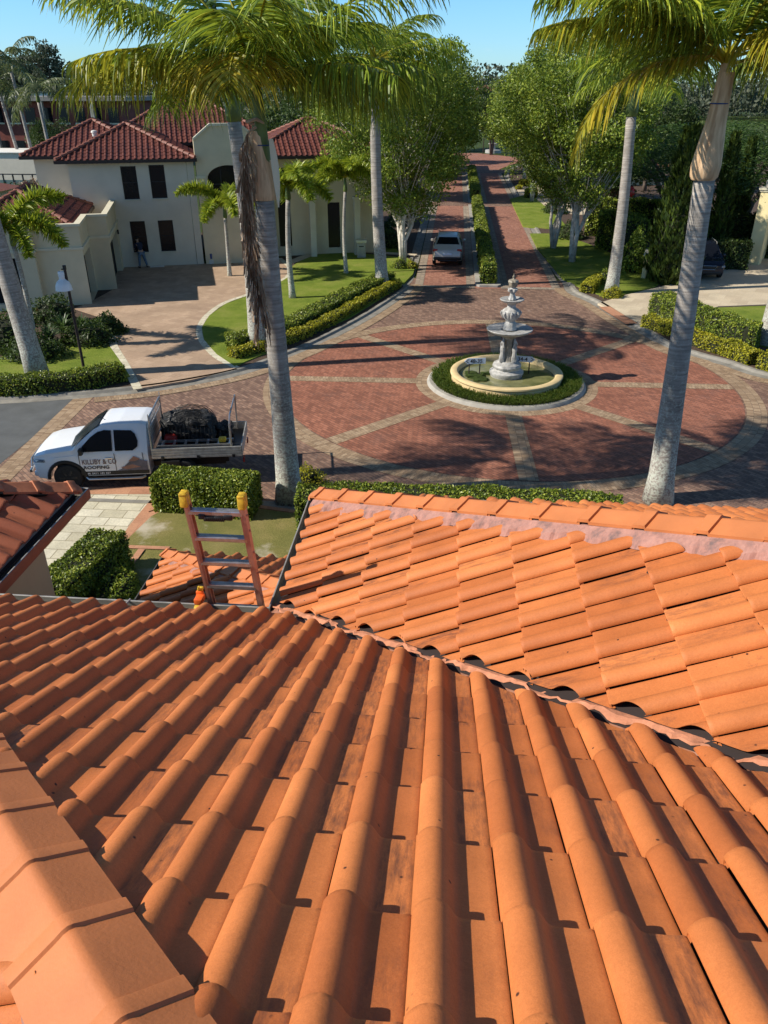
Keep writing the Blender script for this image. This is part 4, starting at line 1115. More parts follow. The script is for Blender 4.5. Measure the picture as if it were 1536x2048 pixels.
for k in range(7):
    g = Geo(); box(g, -.03, .03, -.17, .17, -.015, .015, M=UM(3.50 + k * .30, -.63, 1.17)); obj('rung', g, M['alu'], tl)
g = Geo(); bbox(g, -.10, .10, -.09, .09, -.06, .06, .03, M=UM(5.10, -.60, 1.24)); t = obj('yellow_tool', g, M['yellowplastic'], smooth=True); tag(t, 'small yellow tool resting on the tray ladder', 'tool')

# ---------------- passenger cars
def car(name, label, cat, loc, rz, paint, L=4.7, w=.93, H=1.70, plate=None, suv=True, grp=None):
    t = thing(name, label, cat, loc, rz, grp)
    k = {0: dict(w=w - .26, zs=.72, zt=.80, zb=.42), .08: dict(w=w - .14, zs=.78, zt=.88, zb=.34), .3: dict(w=w - .05, zs=.86, zt=.98, zb=.3), .9: dict(w=w, zs=.95, zt=1.06, zb=.3), 1.2: dict(w=w, zs=.98, zt=1.10, zb=.3),
         1.6: dict(w=w, zs=1.0, zt=1.38), 2.0: dict(w=w, zs=1.0, zt=H - .08), 2.5: dict(w=w, zs=1.01, zt=H), L - 1.2: dict(w=w, zs=1.03, zt=H - .02), L - .6: dict(w=w - .02, zs=1.05, zt=H - .10),
         L - .28: dict(w=w - .04, zs=1.04, zt=1.30, zb=.34), L - .12: dict(w=w - .07, zs=1.0, zt=1.08, zb=.36), L: dict(w=w - .15, zs=.84, zt=.92, zb=.42)}
    cb = CarBody(k, L, [.95, L - .95], .40, .34, .40); cb.ref = 2.5
    obj('body', cb.geo(), M[paint], t, local=True, smooth=True)
    for side in (-1, 1):
        g = Geo(); cb.sidepanel(g, [(1.62, 1.07), (2.50, 1.07), (2.50, H - .13), (2.1, H - .14), (1.85, H - .28)], side); obj('side_window', g, M['glass'], t, local=True)
        g = Geo(); cb.sidepanel(g, [(2.56, 1.07), (3.4, 1.08), (3.4, H - .13), (2.56, H - .12)], side); obj('side_window', g, M['glass'], t, local=True)
        g = Geo(); cb.sidepanel(g, [(3.46, 1.08), (L - .75, 1.14), (L - .85, H - .17), (3.46, H - .13)], side); obj('side_window', g, M['glass'], t, local=True)
        g = Geo(); bbox(g, 1.62, 1.74, side * (w + .09) - .09, side * (w + .09) + .08, 1.05, 1.20, .03); obj('wing_mirror', g, M[paint], t, local=True, smooth=True)
        g = Geo(); bbox(g, L - .22, L - .03, side * (w - .20) - .16, side * (w - .20) + .13, .90, 1.06, .03); obj('tail_light', g, M['redlens'], t, local=True, smooth=True)
        g = Geo(); bbox(g, .02, .28, side * (w - .22) - .15, side * (w - .22) + .13, .70, .82, .03); obj('headlight', g, M['headlight'], t, local=True, smooth=True)
        g = Geo(); tube(g, [(1.9, side * .58, H - .03), (2.1, side * .60, H + .05), (L - 1.1, side * .60, H + .05), (L - .9, side * .58, H - .03)], .018, 6); obj('roof_rail', g, M['alu_dull'], t, local=True)
    g = Geo(); g.add([(1.16, -.72, 1.125), (1.16, .72, 1.125), (2.0, .56, H - .035), (2.0, -.56, H - .035), (1.13, 0, 1.118), (1.98, 0, H - .03), (1.6, .66, 1.43), (1.6, -.66, 1.43), (1.58, 0, 1.425)], [(0, 4, 8, 7), (4, 1, 6, 8), (7, 8, 5, 3), (8, 6, 2, 5)]); obj('windscreen', g, M['glass'], t, local=True)
    g = Geo(); a, b = (L - .62, H - .075), (L - .27, 1.30)
    nx, nz = (a[1] - b[1]), (b[0] - a[0]); q = math.hypot(nx, nz); nx, nz = nx / q * .03, nz / q * .03
    g.add([(a[0] + nx, -.55, a[1] + nz), (a[0] + nx, .55, a[1] + nz), (b[0] + nx, .70, b[1] + nz), (b[0] + nx, -.70, b[1] + nz), (a[0] - .02, -.55, a[1]), (a[0] - .02, .55, a[1]), (b[0] - .02, .70, b[1]), (b[0] - .02, -.70, b[1])], [(0, 3, 2, 1), (0, 1, 5, 4), (1, 2, 6, 5), (2, 3, 7, 6), (3, 0, 4, 7)]); obj('rear_window', g, M['glass'], t, local=True)
    g = Geo(); bbox(g, L - .18, L + .04, -.84, .84, .42, .60, .04); bbox(g, L - .10, L + .05, -.6, .6, .34, .42, .02); obj('rear_bumper', g, M['black'], t, local=True, smooth=True)
    g = Geo(); bbox(g, -.03, .2, -.7, .7, .32, .50, .04); obj('front_bumper', g, M['black'], t, local=True, smooth=True)
    g = Geo(); bbox(g, -.015, .12, -.42, .42, .60, .80, .03); gr = obj('grille', g, M['black'], t, local=True, smooth=True)
    g = Geo(); P = [(-.03, -.42, .80), (-.03, .42, .80), (-.03, .36, .60), (-.03, -.36, .60), (-.03, -.42, .80)]; tube(g, P, .018, 6); obj('grille_surround', g, M['chrome'], gr, local=True)
    g = Geo(); bbox(g, L - .025, L + .012, -.27, .27, .70, .83, .006); pl = obj('number_plate', g, M['plateblue'], t, local=True)
    if plate:
        V, F = textmesh(plate, .12, .002, 'CENTER'); A = np.array(Matrix.Translation((L + .014, 0, .72)) @ Matrix.Rotation(R_(90), 4, 'Z') @ Matrix.Rotation(R_(90), 4, 'X'))
        g = Geo(); g.add(V @ A[:3, :3].T + A[:3, 3], F); obj('plate_characters', g, M['ink'], pl, local=True)
    for xw in (.95, L - .95):
        for side in (-1, 1): wheel(t, xw, side * (w - .12), .345, .22, side, 5, 'silver')
    return t
c1 = G(894, 534)
car('suv_car', 'silver grey suv seen from behind on the left lane of the brick street', 'car', (-.27, c1[1] + 4.6, .016), R_(-90), 'suvpaint', 4.7, .94, 1.74)
c2 = G(1400, 548)
car('dark_suv', 'dark blue suv with chrome grille parked nose out on the cream driveway', 'car', (14.55, 46.3, .115), R_(84), 'darkpaint', 4.7, .95, 1.72)
c3 = G(1185, 392)
car('red_car', 'bright red car parked behind the avenue trees on the pale forecourt', 'car', (13.2, 83.0, .115), R_(8), 'redpaint', 4.4, .9, 1.5)
car('blue_car', 'blue car parked behind the white avenue trunks, left of the red car', 'car', (9.2, 84.2, .115), R_(35), 'bluepaint', 4.2, .88, 1.45)
car('parked_dark_car', 'small dark car far up the left kerb of the street', 'car', (-3.7, 100.5, .09), R_(95), 'darkpaint', 4.4, .9, 1.5)

# ================================================================== FOUNTAIN
fo = thing('tiered_fountain', 'white carved three tier fountain with crown top in the roundabout pond', 'fountain', (CX, CY, 0))
def fz(g):
    for v in g.v: v[:, 2] = .1 + (v[:, 2] - .1) * .905; v[:, 0] = CX + (v[:, 0] - CX) * .95; v[:, 1] = CY + (v[:, 1] - CY) * .95
def L_(name, prof, mat, n=48, wav=None, smooth=True):
    g = Geo(); lathe(g, prof, (CX, CY, 0), n, wav=wav)
    if name not in ('base_kerb', 'basin', 'pond_floor', 'pond_water'): fz(g)
    return obj(name, g, M[mat], fo, smooth=smooth)
L_('base_kerb', [(2.62, .05), (2.70, .13), (2.86, .13), (2.93, .06), (2.95, 0.0)], 'concrete_pale', 96)
L_('basin', [(1.78, .06), (1.78, .40), (1.81, .45), (1.85, .475), (2.03, .475), (2.07, .45), (2.08, .40), (2.03, .34), (2.03, .05)], 'basinstone', 96)
L_('pond_floor', [(0.0, .05), (1.72, .05)], 'black', 48)
g = Geo(); poly(g, ring(CX, CY, 1.785, 64), .30); obj('pond_water', g, M['water'], fo)
L_('pedestal_base', [(.60, .1), (.62, .36), (.66, .44), (.66, .52), (.60, .56), (.52, .60), (.50, .64), (.54, .68), (.56, .76), (.52, .84), (.42, .88), (.36, .92), (.34, .96)], 'marble', 48, lambda t, z: .018 * math.sin(t * 12) * (1 if .6 < z < .86 else .1))
L_('column', [(.30, .94), (.27, 1.0), (.22, 1.15), (.20, 1.5), (.21, 1.8), (.26, 1.92), (.30, 1.98), (.40, 2.02), (.44, 2.06)], 'marble_dirty', 48, lambda t, z: .07 * math.sin(t * 10) * (1 if 1.0 < z < 1.85 else .2))
for k in range(3):
    a = [R_(-140), R_(-40), R_(90)][k]
    g = Geo(); x, y = CX + .30 * math.cos(a), CY + .30 * math.sin(a)
    lathe(g, [(.10, .95), (.115, 1.05), (.09, 1.22), (.075, 1.36), (.10, 1.46), (.085, 1.56), (.04, 1.62), (.035, 1.66), (.055, 1.71), (.055, 1.77), (.03, 1.82), (0, 1.83)], (x, y, 0), 14, wav=lambda t, z: .12 * math.sin(t * 5 + z * 6))
    for sg in (-1, 1):
        px_, py_ = x + .08 * sg * -math.sin(a), y + .08 * sg * math.cos(a)
        tube(g, [(px_, py_, 1.54), (px_ + .03 * math.cos(a), py_ + .03 * math.sin(a), 1.70), (x - .03 * math.cos(a), y - .03 * math.sin(a), 1.90)], [.032, .026, .02], 8)
    fz(g); obj('caryatid', g, M['marble'], fo, smooth=True)
L_('large_bowl', [(.10, 2.02), (.34, 2.03), (.48, 2.05), (.62, 2.09), (.78, 2.16), (.86, 2.22), (.875, 2.255), (.86, 2.275), (.80, 2.262), (.60, 2.235), (.34, 2.225), (.30, 2.15)], 'marble', 64)
L_('vase', [(.20, 2.20), (.26, 2.24), (.25, 2.30), (.22, 2.36), (.21, 2.50), (.16, 2.56), (.20, 2.62), (.30, 2.74), (.345, 2.86), (.34, 2.96), (.27, 3.04), (.17, 3.10), (.15, 3.18), (.17, 3.24), (.22, 3.29), (.25, 3.31)], 'marble', 48, lambda t, z: .05 * math.sin(t * 9) * (1 if 2.6 < z < 3.0 else .3))
g = Geo()
for k in range(8):
    a = k * math.pi / 4
    tube(g, [(CX + .33 * math.cos(a), CY + .33 * math.sin(a), 2.98), (CX + .37 * math.cos(a), CY + .37 * math.sin(a), 2.90), (CX + .30 * math.cos(a), CY + .30 * math.sin(a), 2.70)], [.03, .045, .02], 6)
fz(g); obj('vase_ornament', g, M['marble'], fo, smooth=True)
L_('small_bowl', [(.10, 3.26), (.22, 3.28), (.34, 3.33), (.44, 3.40), (.455, 3.43), (.44, 3.445), (.36, 3.425), (.22, 3.41), (.18, 3.38)], 'marble', 48)
L_('stem', [(.12, 3.38), (.15, 3.42), (.13, 3.50), (.10, 3.58), (.09, 3.66), (.12, 3.72), (.15, 3.78), (.10, 3.86), (.10, 3.9)], 'marble', 32, lambda t, z: .10 * math.sin(t * 8) * (1 if z < 3.55 else 0))
g = Geo()
for k in range(4):
    a = k * math.pi / 2 + .4
    lathe(g, [(0, -.07), (.05, -.05), (.065, 0), (.05, .05), (0, .07)], (CX + .14 * math.cos(a), CY + .14 * math.sin(a), 3.78), 10)
    tube(g, [(CX + .18 * math.cos(a + .5), CY + .18 * math.sin(a + .5), 3.84), (CX + .12 * math.cos(a + .5), CY + .12 * math.sin(a + .5), 3.70)], [.05, .02], 6)
fz(g); obj('cherub_heads', g, M['marble'], fo, smooth=True)
L_('crown', [(.12, 3.90), (.145, 3.93), (.16, 4.02), (.19, 4.10), (.165, 4.16), (.10, 4.19), (.05, 4.20), (.03, 4.23), (.05, 4.27), (.045, 4.31), (.015, 4.34), (.015, 4.40), (0, 4.41)], 'gilt', 32, lambda t, z: .09 * abs(math.sin(t * 4)) * (1 if z < 4.17 else 0))
# rocks and lilies in the pond
rr = np.random.RandomState(9)
for k, (x, y, s) in enumerate([(-1.15, -.25, .30), (-.95, -.62, .24), (-.7, .1, .2), (-1.3, .15, .2)]):
    g = blob(0, s * 1.1, s * .8, s * .28, .4, k * 3.1, Matrix.Translation((CX + x, CY + y, .29)), 6)
    t = obj('pond_weed_mound', g, M['rough_grass'], smooth=True); tag(t, ['largest mossy green mound in the pond, left of the pedestal', 'mossy mound nearest the front rim of the pond', 'small mossy mound close against the pedestal', 'mossy mound against the left inner rim of the pond'][k], 'moss', 'mossy mounds in the fountain pond')
# arrow signs standing behind the pedestal
def arrow_sign(label, px, py, w, flip, text, ang):
    x, y = px, py
    t = thing('arrow_sign', label, 'sign', (x, y, .1))
    h = .215
    P = [(-w / 2, -h / 2), (w / 2 - .12, -h / 2), (w / 2, 0), (w / 2 - .12, h / 2), (-w / 2, h / 2)]
    if flip: P = [(-a, b) for a, b in P][::-1]
    g = Geo(); Rm = Matrix.Translation((x, y, .86)) @ Matrix.Rotation(ang, 4, 'Z')
    n = len(P)
    V = [tuple(Rm @ Vector((a, -.012, b))) for a, b in P] + [tuple(Rm @ Vector((a, .012, b))) for a, b in P]
    g.add(V, [tuple(range(n)), tuple(range(n, 2 * n))[::-1]] + [(i, n + i, n + (i + 1) % n, (i + 1) % n) for i in range(n)])
    pn = obj('panel', g, M['plateblue'], t)
    V, F = textmesh(text, .21, .002, 'CENTER', .95, .002)
    A = np.array(Rm @ Matrix.Translation((.05 if flip else -.06, -.015, -.072)) @ Matrix.Rotation(R_(90), 4, 'X'))
    g = Geo(); g.add(V @ A[:3, :3].T + A[:3, 3], F); obj('house_numbers', g, M['ink'], pn)
    s = -1 if flip else 1
    c = [(w / 2 - .15, .07), (w / 2 - .05, 0), (w / 2 - .15, -.07), (w / 2 - .19, -.07), (w / 2 - .09, 0), (w / 2 - .19, .07)]
    V = [tuple(Rm @ Vector((a * s, -.0145, b))) for a, b in c]
    g = Geo(); g.add(V, [(0, 1, 4, 5), (1, 2, 3, 4)]); obj('arrow_mark', g, M['ink'], pn)
    for q in (-.3, .3):
        g = Geo(); p = Rm @ Vector((q * w / 1.2, .03, 0)); tube(g, [(p.x, p.y, .05), (p.x, p.y, .96)], .022, 8); obj('post', g, M['postdark'], t)
s1 = G(950, 722, .86); s2 = G(1046, 718, .86)
arrow_sign('white arrow sign with numbers 48-35 pointing left behind the fountain', s1[0], s1[1], .80, True, '48-35', R_(10))
arrow_sign('white arrow sign with numbers 34-4 pointing right behind the fountain', s2[0] + .05, s2[1], .80, False, '34-4', R_(-8))
# ================================================================== PLANTS
def leaves(g, P, size, rs, flat=0.0, aspect=.45, mi=0, droop=0.0, radial=None):
    """one rhombic leaf per point"""
    P = np.asarray(P, float); n = len(P)
    d = rs.randn(n, 3); d /= np.linalg.norm(d, axis=1)[:, None]
    if flat: d[:, 2] *= (1 - flat); 
    if droop: d[:, 2] -= droop
    d /= np.linalg.norm(d, axis=1)[:, None]
    e = rs.randn(n, 3); 
    if flat: e[:, 2] *= (1 - flat)
    if radial is not None: 
        nn = radial + rs.randn(n, 3) * .6
        e = np.cross(nn, d)
    e -= d * np.sum(d * e, axis=1)[:, None]; e /= np.linalg.norm(e, axis=1)[:, None] + 1e-9
    L = size * rs.uniform(.55, 1.45, n)[:, None]; W = L * aspect
    c = np.cross(d, e) * L * .12
    V = np.stack([P - d * L * .5, P + e * W * .5 + c, P + d * L * .5, P - e * W * .5 + c], axis=1).reshape(-1, 3)
    F = np.arange(4 * n).reshape(n, 4)
    return g.add(V, F, mi)
def tree_geo(rs, R, H0, H1, n_cl, per, size, trunk_h, stems, tr=.16, sx=1.0, spread=.75, lean=.25, flatten=1.0, mt_lo=.35, shell=.55):
    """multi-stemmed tree: trunk geo + crown geo, local coordinates, base at z=0"""
    tg = Geo(); cg = Geo(); zc = (H0 + H1) / 2; hz = (H1 - H0) / 2
    C = []
    while len(C) < n_cl:
        p = rs.uniform(-1, 1, 3); r = np.linalg.norm(p)
        if r > 1 or r < shell * rs.rand(): continue
        if p[2] < -mt_lo and rs.rand() < .35: continue
        k = (1 + .18 * math.sin(3 * math.atan2(p[1], p[0]) + R)) * (.55 + .5 * ((p[2] + 1) / 2) ** .6)
        C.append((p[0] * R * k, p[1] * R * k, zc + p[2] * hz * flatten))
    C = np.array(C)
    tips = []
    for s in range(stems):
        a = 2 * math.pi * s / stems + rs.uniform(-.4, .4); ln = lean * rs.uniform(.6, 1.3)
        P = [(0 + .05 * math.cos(a), .05 * math.sin(a), -.1)]; x = y = 0
        zt = H0 + (H1 - H0) * rs.uniform(.35, .7)
        nseg = 7
        for i in range(1, nseg + 1):
            t = i / nseg
            x = ln * R * t ** 1.2 * math.cos(a) + rs.randn() * .10; y = ln * R * t ** 1.2 * math.sin(a) + rs.randn() * .10
            P.append((x, y, trunk_h * .25 + (zt - trunk_h * .25) * t))
        tube(tg, P, [tr * (1.25 if i == 0 else 1) * (1 - .8 * i / nseg) for i in range(nseg + 1)], 8)
        tips.append(P)
    for k in range(0, n_cl, 2):
        c = C[k]; P = tips[rs.randint(len(tips))]; j = rs.randint(2, len(P) - 1); b = np.array(P[j])
        if b[2] > c[2] + .3: b = np.array(P[2])
        m = (b + c) / 2 + rs.randn(3) * .25 + np.array([0, 0, -.3])
        tube(tg, [b, m, c], [tr * .30, tr * .18, tr * .05], 5, cap=False)
    for c in C:
        n = int(per * rs.uniform(.6, 1.4)); r = spread * rs.uniform(.7, 1.3)
        q = rs.randn(n, 3); q /= np.linalg.norm(q, axis=1)[:, None]; q *= (rs.rand(n, 1) ** .45) * r * np.array([1, 1, .75])
        leaves(cg, c + q, size, rs, aspect=.5, radial=q / (r + 1e-6) + np.array([0, 0, .4]))
    return tg, cg
def make_tree(name, label, cat, loc, args, leafmat, barkmat, group=None, rz=0, scale=1.0):
    t = thing(name, label, cat, loc, rz, group); t.scale = (scale,) * 3
    tg, cg = args
    obj('trunk', tg, M[barkmat], t, local=True, smooth='all'); obj('crown', cg, M[leafmat], t, local=True)
    return t
GAV = 'avenue trees lining the brick street'
rt = np.random.RandomState(101)
T1 = make_tree('avenue_tree', 'big pale stemmed avenue tree nearest the roundabout on the left kerb', 'tree', (-3.0, 49.3, .09), tree_geo(rt, 5.3, 2.8, 12.4, 230, 270, .165, 2.0, 5, .13, spread=.95, lean=.30), 'treeleaf', 'paperbark', GAV)
T2 = make_tree('avenue_tree', 'avenue tree with bright white forked trunks, second from the near right end', 'tree', (6.95, 56.0, .09), tree_geo(rt, 4.9, 3.0, 12.8, 210, 260, .165, 2.2, 4, .125, spread=.9, lean=.28), 'treeleaf', 'paperbark', GAV)
T3 = make_tree('avenue_tree', 'nearest avenue tree on the right kerb with a grey trunk forking low over the lawn', 'tree', (7.6, 51.2, .09), tree_geo(rt, 4.7, 3.2, 12.6, 200, 260, .165, 2.4, 4, .135, spread=.9, lean=.30), 'treeleaf', 'paperbark', GAV)
def cp(src, x, y, rz, s, lab): copy_thing(src, (x, y, .09), rz, s, lab, GAV)
cp(T1, -3.6, 82, 3.0, .92, 'avenue tree on the left kerb where the cross band meets the second median hedge')
cp(T2, -3.4, 96, 4.0, .95, 'avenue tree on the left kerb beside the small dark parked car')
cp(T3, -4.2, 110, 5.0, .95, 'last avenue tree on the left kerb before the far bend')
cp(T3, 7.6, 82, .7, .95, 'dark stemmed avenue tree on the right kerb beside the golden hedges')
cp(T2, 8.0, 98, 2.6, .95, 'white forked tree on the right kerb above the far golden bushes')
cp(T1, 9.3, 112, 4.4, .9, 'avenue tree where the street bends to the right')
# darker trees behind the gardens
GDK = 'dark garden trees behind the houses'
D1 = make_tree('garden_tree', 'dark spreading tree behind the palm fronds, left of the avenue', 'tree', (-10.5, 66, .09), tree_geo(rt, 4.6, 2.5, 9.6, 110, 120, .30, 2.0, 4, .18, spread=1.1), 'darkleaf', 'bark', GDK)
def cpd(x, y, rz, s, lab): copy_thing(D1, (x, y, .09), rz, s, lab, GDK)
cpd(-6.8, 58, 1.0, .62, 'dark tree close behind the nearest left avenue tree')
cpd(-9.5, 84, 2.0, 1.0, 'dark tree further up the left side behind the street trees')
cpd(-8.8, 104, .5, 1.1, 'dark tree in the bend at the far left of the street')
cpd(-4.5, 128, 1.5, .95, 'dark tree on the shaded island at the head of the street')
cpd(6.0, 146, 2.5, 1.1, 'tall dark tree closing the far end of the street')
cpd(13.5, 128, 2.9, 1.1, 'dark tree behind the bend on the right')
cpd(13.8, 100, 3.5, 1.05, 'dark tree behind the right avenue trees above the forecourt')
cpd(20.5, 92, .2, 1.0, 'dark tree behind the red car')
cpd(13.0, 68.5, 4.2, .84, 'dark tree between the red car and the hanging yellow frond')
cpd(26, 62, 5.2, .95, 'dark tree behind the yellow gatehouse')
cpd(1.0, 160, 1.1, 1.15, 'dark tree centred behind the far fountain')
cpd(-10, 152, 4.1, 1.2, 'dark tree left of the far fountain beyond the bend')
cpd(13, 156, .9, 1.2, 'dark tree right of the far fountain beyond the bend')
cpd(-38, 92, 1.7, .62, 'dark tree right of the distant palms, left of the pale house roof')
cpd(-47, 96, 3.7, .7, 'dark tree directly behind the distant palms')
cpd(-60, 98, 2.1, .75, 'dark tree left of the distant palms by the lake')
cpd(-17, 84, 5.5, 1.0, 'dark tree rising behind the roofs of the pale house')
# feathery flat crowned tree on the right
rf = np.random.RandomState(77)
tg = Geo(); cg = Geo()
for s in range(5):
    a = s * 1.3; tube(tg, [(0, 0, -.1), (.5 * math.cos(a), .5 * math.sin(a), 2.0), (2.0 * math.cos(a), 2.0 * math.sin(a), 4.2), (4.0 * math.cos(a), 3.6 * math.sin(a), 5.6)], [.30, .24, .15, .06], 8)
for k in range(150):
    r = 6.2 * math.sqrt(rf.rand()); a = rf.uniform(0, 6.28); z = 7.6 - .055 * r * r + rf.uniform(-2.6, .35) * (1 - .2 * r / 6)
    c = np.array([r * math.cos(a), r * math.sin(a), z]); n = 110
    q = rf.randn(n, 3) * np.array([.75, .75, .12]); q[:, 2] -= .10 * (q[:, 0] ** 2 + q[:, 1] ** 2)
    leaves(cg, c + q, .24, rf, flat=.8, aspect=.35)
t = thing('feathery_tree', 'wide flat crowned feathery green tree behind the conifer on the right', 'tree', (15.6, 58.5, .09)); obj('trunk', tg, M['bark'], t, local=True, smooth='all'); obj('crown', cg, M['fernleaf'], t, local=True)
copy_thing(t, (22.5, 66, .09), 2.0, 1.0, 'second feathery flat crowned tree, behind the yellow gatehouse at the right edge')
# conifers
def conifer(loc, H, R, label, n=9000, seed=5, group=None):
    r0 = np.random.RandomState(seed)
    t = thing('conifer', label, 'tree', loc, 0, group)
    g = Geo(); tube(g, [(0, 0, -.1), (0, 0, H * .8)], [.16, .04], 8); obj('trunk', g, M['bark'], t, local=True)
    z = r0.rand(n) ** 1.35 * H; a = r0.uniform(0, 6.28, n)
    prof = R * np.clip(1.12 - z / H, 0, 1) ** .62 * np.clip(.55 + z / (H * .28), 0, 1)
    prof *= 1 + .20 * np.sin(a * 5 + z * 1.7) + .12 * np.sin(a * 9 - z * 3.1)
    rr_ = prof * r0.uniform(.55, 1.06, n) ** .5
    P = np.stack([rr_ * np.cos(a), rr_ * np.sin(a), z], 1)
    g = Geo(); d = np.stack([np.cos(a) * .45, np.sin(a) * .45, np.full(n, 1.0)], 1) + r0.randn(n, 3) * .25; d /= np.linalg.norm(d, axis=1)[:, None]
    e = np.stack([-np.sin(a), np.cos(a), np.zeros(n)], 1) + r0.randn(n, 3) * .5; e -= d * np.sum(d * e, 1)[:, None]; e /= np.linalg.norm(e, axis=1)[:, None]
    L = .30 * r0.uniform(.7, 1.4, n)[:, None]; W = L * .35
    g.add(np.stack([P - d * L * .5, P + e * W * .5, P + d * L * .5, P - e * W * .5], 1).reshape(-1, 3), np.arange(4 * n).reshape(n, 4))
    lathe(g, [(R * .45, .1), (R * .72, H * .12), (R * .62, H * .4), (R * .35, H * .7), (0, H * .92)], n=10, mi=1)
    obj('crown', g, [M['conifer'], M['core']], t, local=True); return t
conifer((12.25, 45.6, .09), 8.0, 1.35, 'tall dense pointed conifer standing beside the cream driveway')
conifer((16.6, 52.5, .09), 7.4, .75, 'narrow dark column conifer behind the dark blue suv', 5000, 6)
conifer((18.6, 55.5, .09), 7.0, .7, 'narrow dark column conifer just left of the yellow gatehouse', 5000, 8)
# ---- hedges
def hedge(path, w, h, label, mat, lsize, dens, z0=.09, name='hedge', seed=1, wob=.03, group=None, cat='hedge', rnd=.12, taper=0.0):
    r0 = np.random.RandomState(seed)
    P = [np.array(p[:2], float) for p in path]; seg = [np.linalg.norm(P[i + 1] - P[i]) for i in range(len(P) - 1)]; L = sum(seg)
    cum = np.concatenate([[0], np.cumsum(seg)])
    per = 2 * h + w
    n = int(dens * (L * per + 2 * w * h))
    s = r0.uniform(-.02, L + .02, n); q = r0.uniform(0, per, n)
    ends = r0.rand(n) < (2 * w * h) / (L * per + 2 * w * h)
    idx = np.clip(np.searchsorted(cum, s) - 1, 0, len(seg) - 1)
    PA = np.array(P)[idx]; PB = np.array(P)[idx + 1]; sg = np.array(seg)[idx]
    d = (PB - PA) / sg[:, None]; nn = np.stack([-d[:, 1], d[:, 0]], 1)
    o = np.where(q < h, -w / 2, np.where(q < h + w, q - h - w / 2, w / 2)); z = np.where(q < h, q, np.where(q < h + w, h, per - q))
    no = np.where(q < h, -1., np.where(q < h + w, 0, 1.)); nz = np.where((q >= h) & (q < h + w), 1., 0.)
    nd = np.zeros(n)
    o[ends] = r0.uniform(-w / 2, w / 2, ends.sum()); z[ends] = r0.uniform(0, h, ends.sum()); no[ends] = 0; nz[ends] = 0
    e1 = ends & (r0.rand(n) < .5); s[e1] = 0; nd[e1] = -1; e2 = ends & ~e1; s[e2] = L; nd[e2] = 1
    idx = np.clip(np.searchsorted(cum, s) - 1, 0, len(seg) - 1); PA = np.array(P)[idx]; sg = np.array(seg)[idx]; d = (np.array(P)[idx + 1] - PA) / sg[:, None]; nn = np.stack([-d[:, 1], d[:, 0]], 1)
    base = PA + d * (s - cum[idx])[:, None]
    # rounded edges
    ez = np.clip((z - (h - rnd)) / rnd, 0, 1); eo = np.clip((np.abs(o) - (w / 2 - rnd)) / rnd, 0, 1)
    cut = (ez * eo) * rnd * .35
    ww = wob * (np.sin(s * 2.3 + seed) + np.sin(s * 5.1 + z * 3) + .7 * np.sin(o * 7 + s * 3.7))
    dep = r0.uniform(-.07, .02, n) * (lsize / .06) ** .5
    o2 = o - np.sign(o) * cut + no * (ww + dep); z2 = z - cut + nz * (ww + dep)
    X = base + nn * o2[:, None] + d * (nd * (ww + dep))[:, None]
    g = Geo(); N3 = np.stack([nn[:, 0] * no + d[:, 0] * nd, nn[:, 1] * no + d[:, 1] * nd, nz + .25], 1)
    leaves(g, np.column_stack([X, z0 + np.maximum(z2, .02)]), lsize, r0, aspect=.6, radial=N3 * 1.1)
    iw = w / 2 - .05 - lsize * .3; ih = h - .05 - lsize * .3
    path3 = [(p[0], p[1], z0) for p in P]
    sweep(g, path3, [(-iw, .0), (-iw, ih * .93), (-iw * .9, ih), (iw * .9, ih), (iw, ih * .93), (iw, 0)], mi=1)
    for (p, dd) in ((P[0], P[1] - P[0]), (P[-1], P[-2] - P[-1])):
        dd = dd / np.linalg.norm(dd); m_ = np.array([-dd[1], dd[0]]); c = p + dd * .05
        g.add([(*(c - m_ * iw), z0), (*(c + m_ * iw), z0), (*(c + m_ * iw), z0 + ih), (*(c - m_ * iw), z0 + ih)], [(0, 1, 2, 3)], 1)
    t = obj(name, g, [M[mat], M['core']]); tag(t, label, cat, group); return t
def shrub(loc, rx, ry, h, label, mat, lsize, n, name='shrub', seed=1, group=None, cat='shrub', z0=.09):
    r0 = np.random.RandomState(seed); q = r0.randn(n, 3); q /= np.linalg.norm(q, axis=1)[:, None]; q[:, 2] = np.abs(q[:, 2])
    k = (1 + .12 * np.sin(q[:, 0] * 6 + seed) + .1 * np.sin(q[:, 1] * 8 + q[:, 2] * 5)) * r0.uniform(.72, 1.03, n)
    P = q * k[:, None] * np.array([rx, ry, h]) + np.array([loc[0], loc[1], z0])
    g = Geo(); leaves(g, P, lsize, r0, aspect=.55, radial=q)
    lathe(g, [(.62, 0), (.66, .3), (.5, .65), (0, .78)], n=10, mi=1)
    V = g.v[-1]; V[:, 0] = loc[0] + V[:, 0] * rx; V[:, 1] = loc[1] + V[:, 1] * ry; V[:, 2] = z0 + V[:, 2] * h
    t = obj(name, g, [M[mat], M['core']]); tag(t, label, cat, group); return t
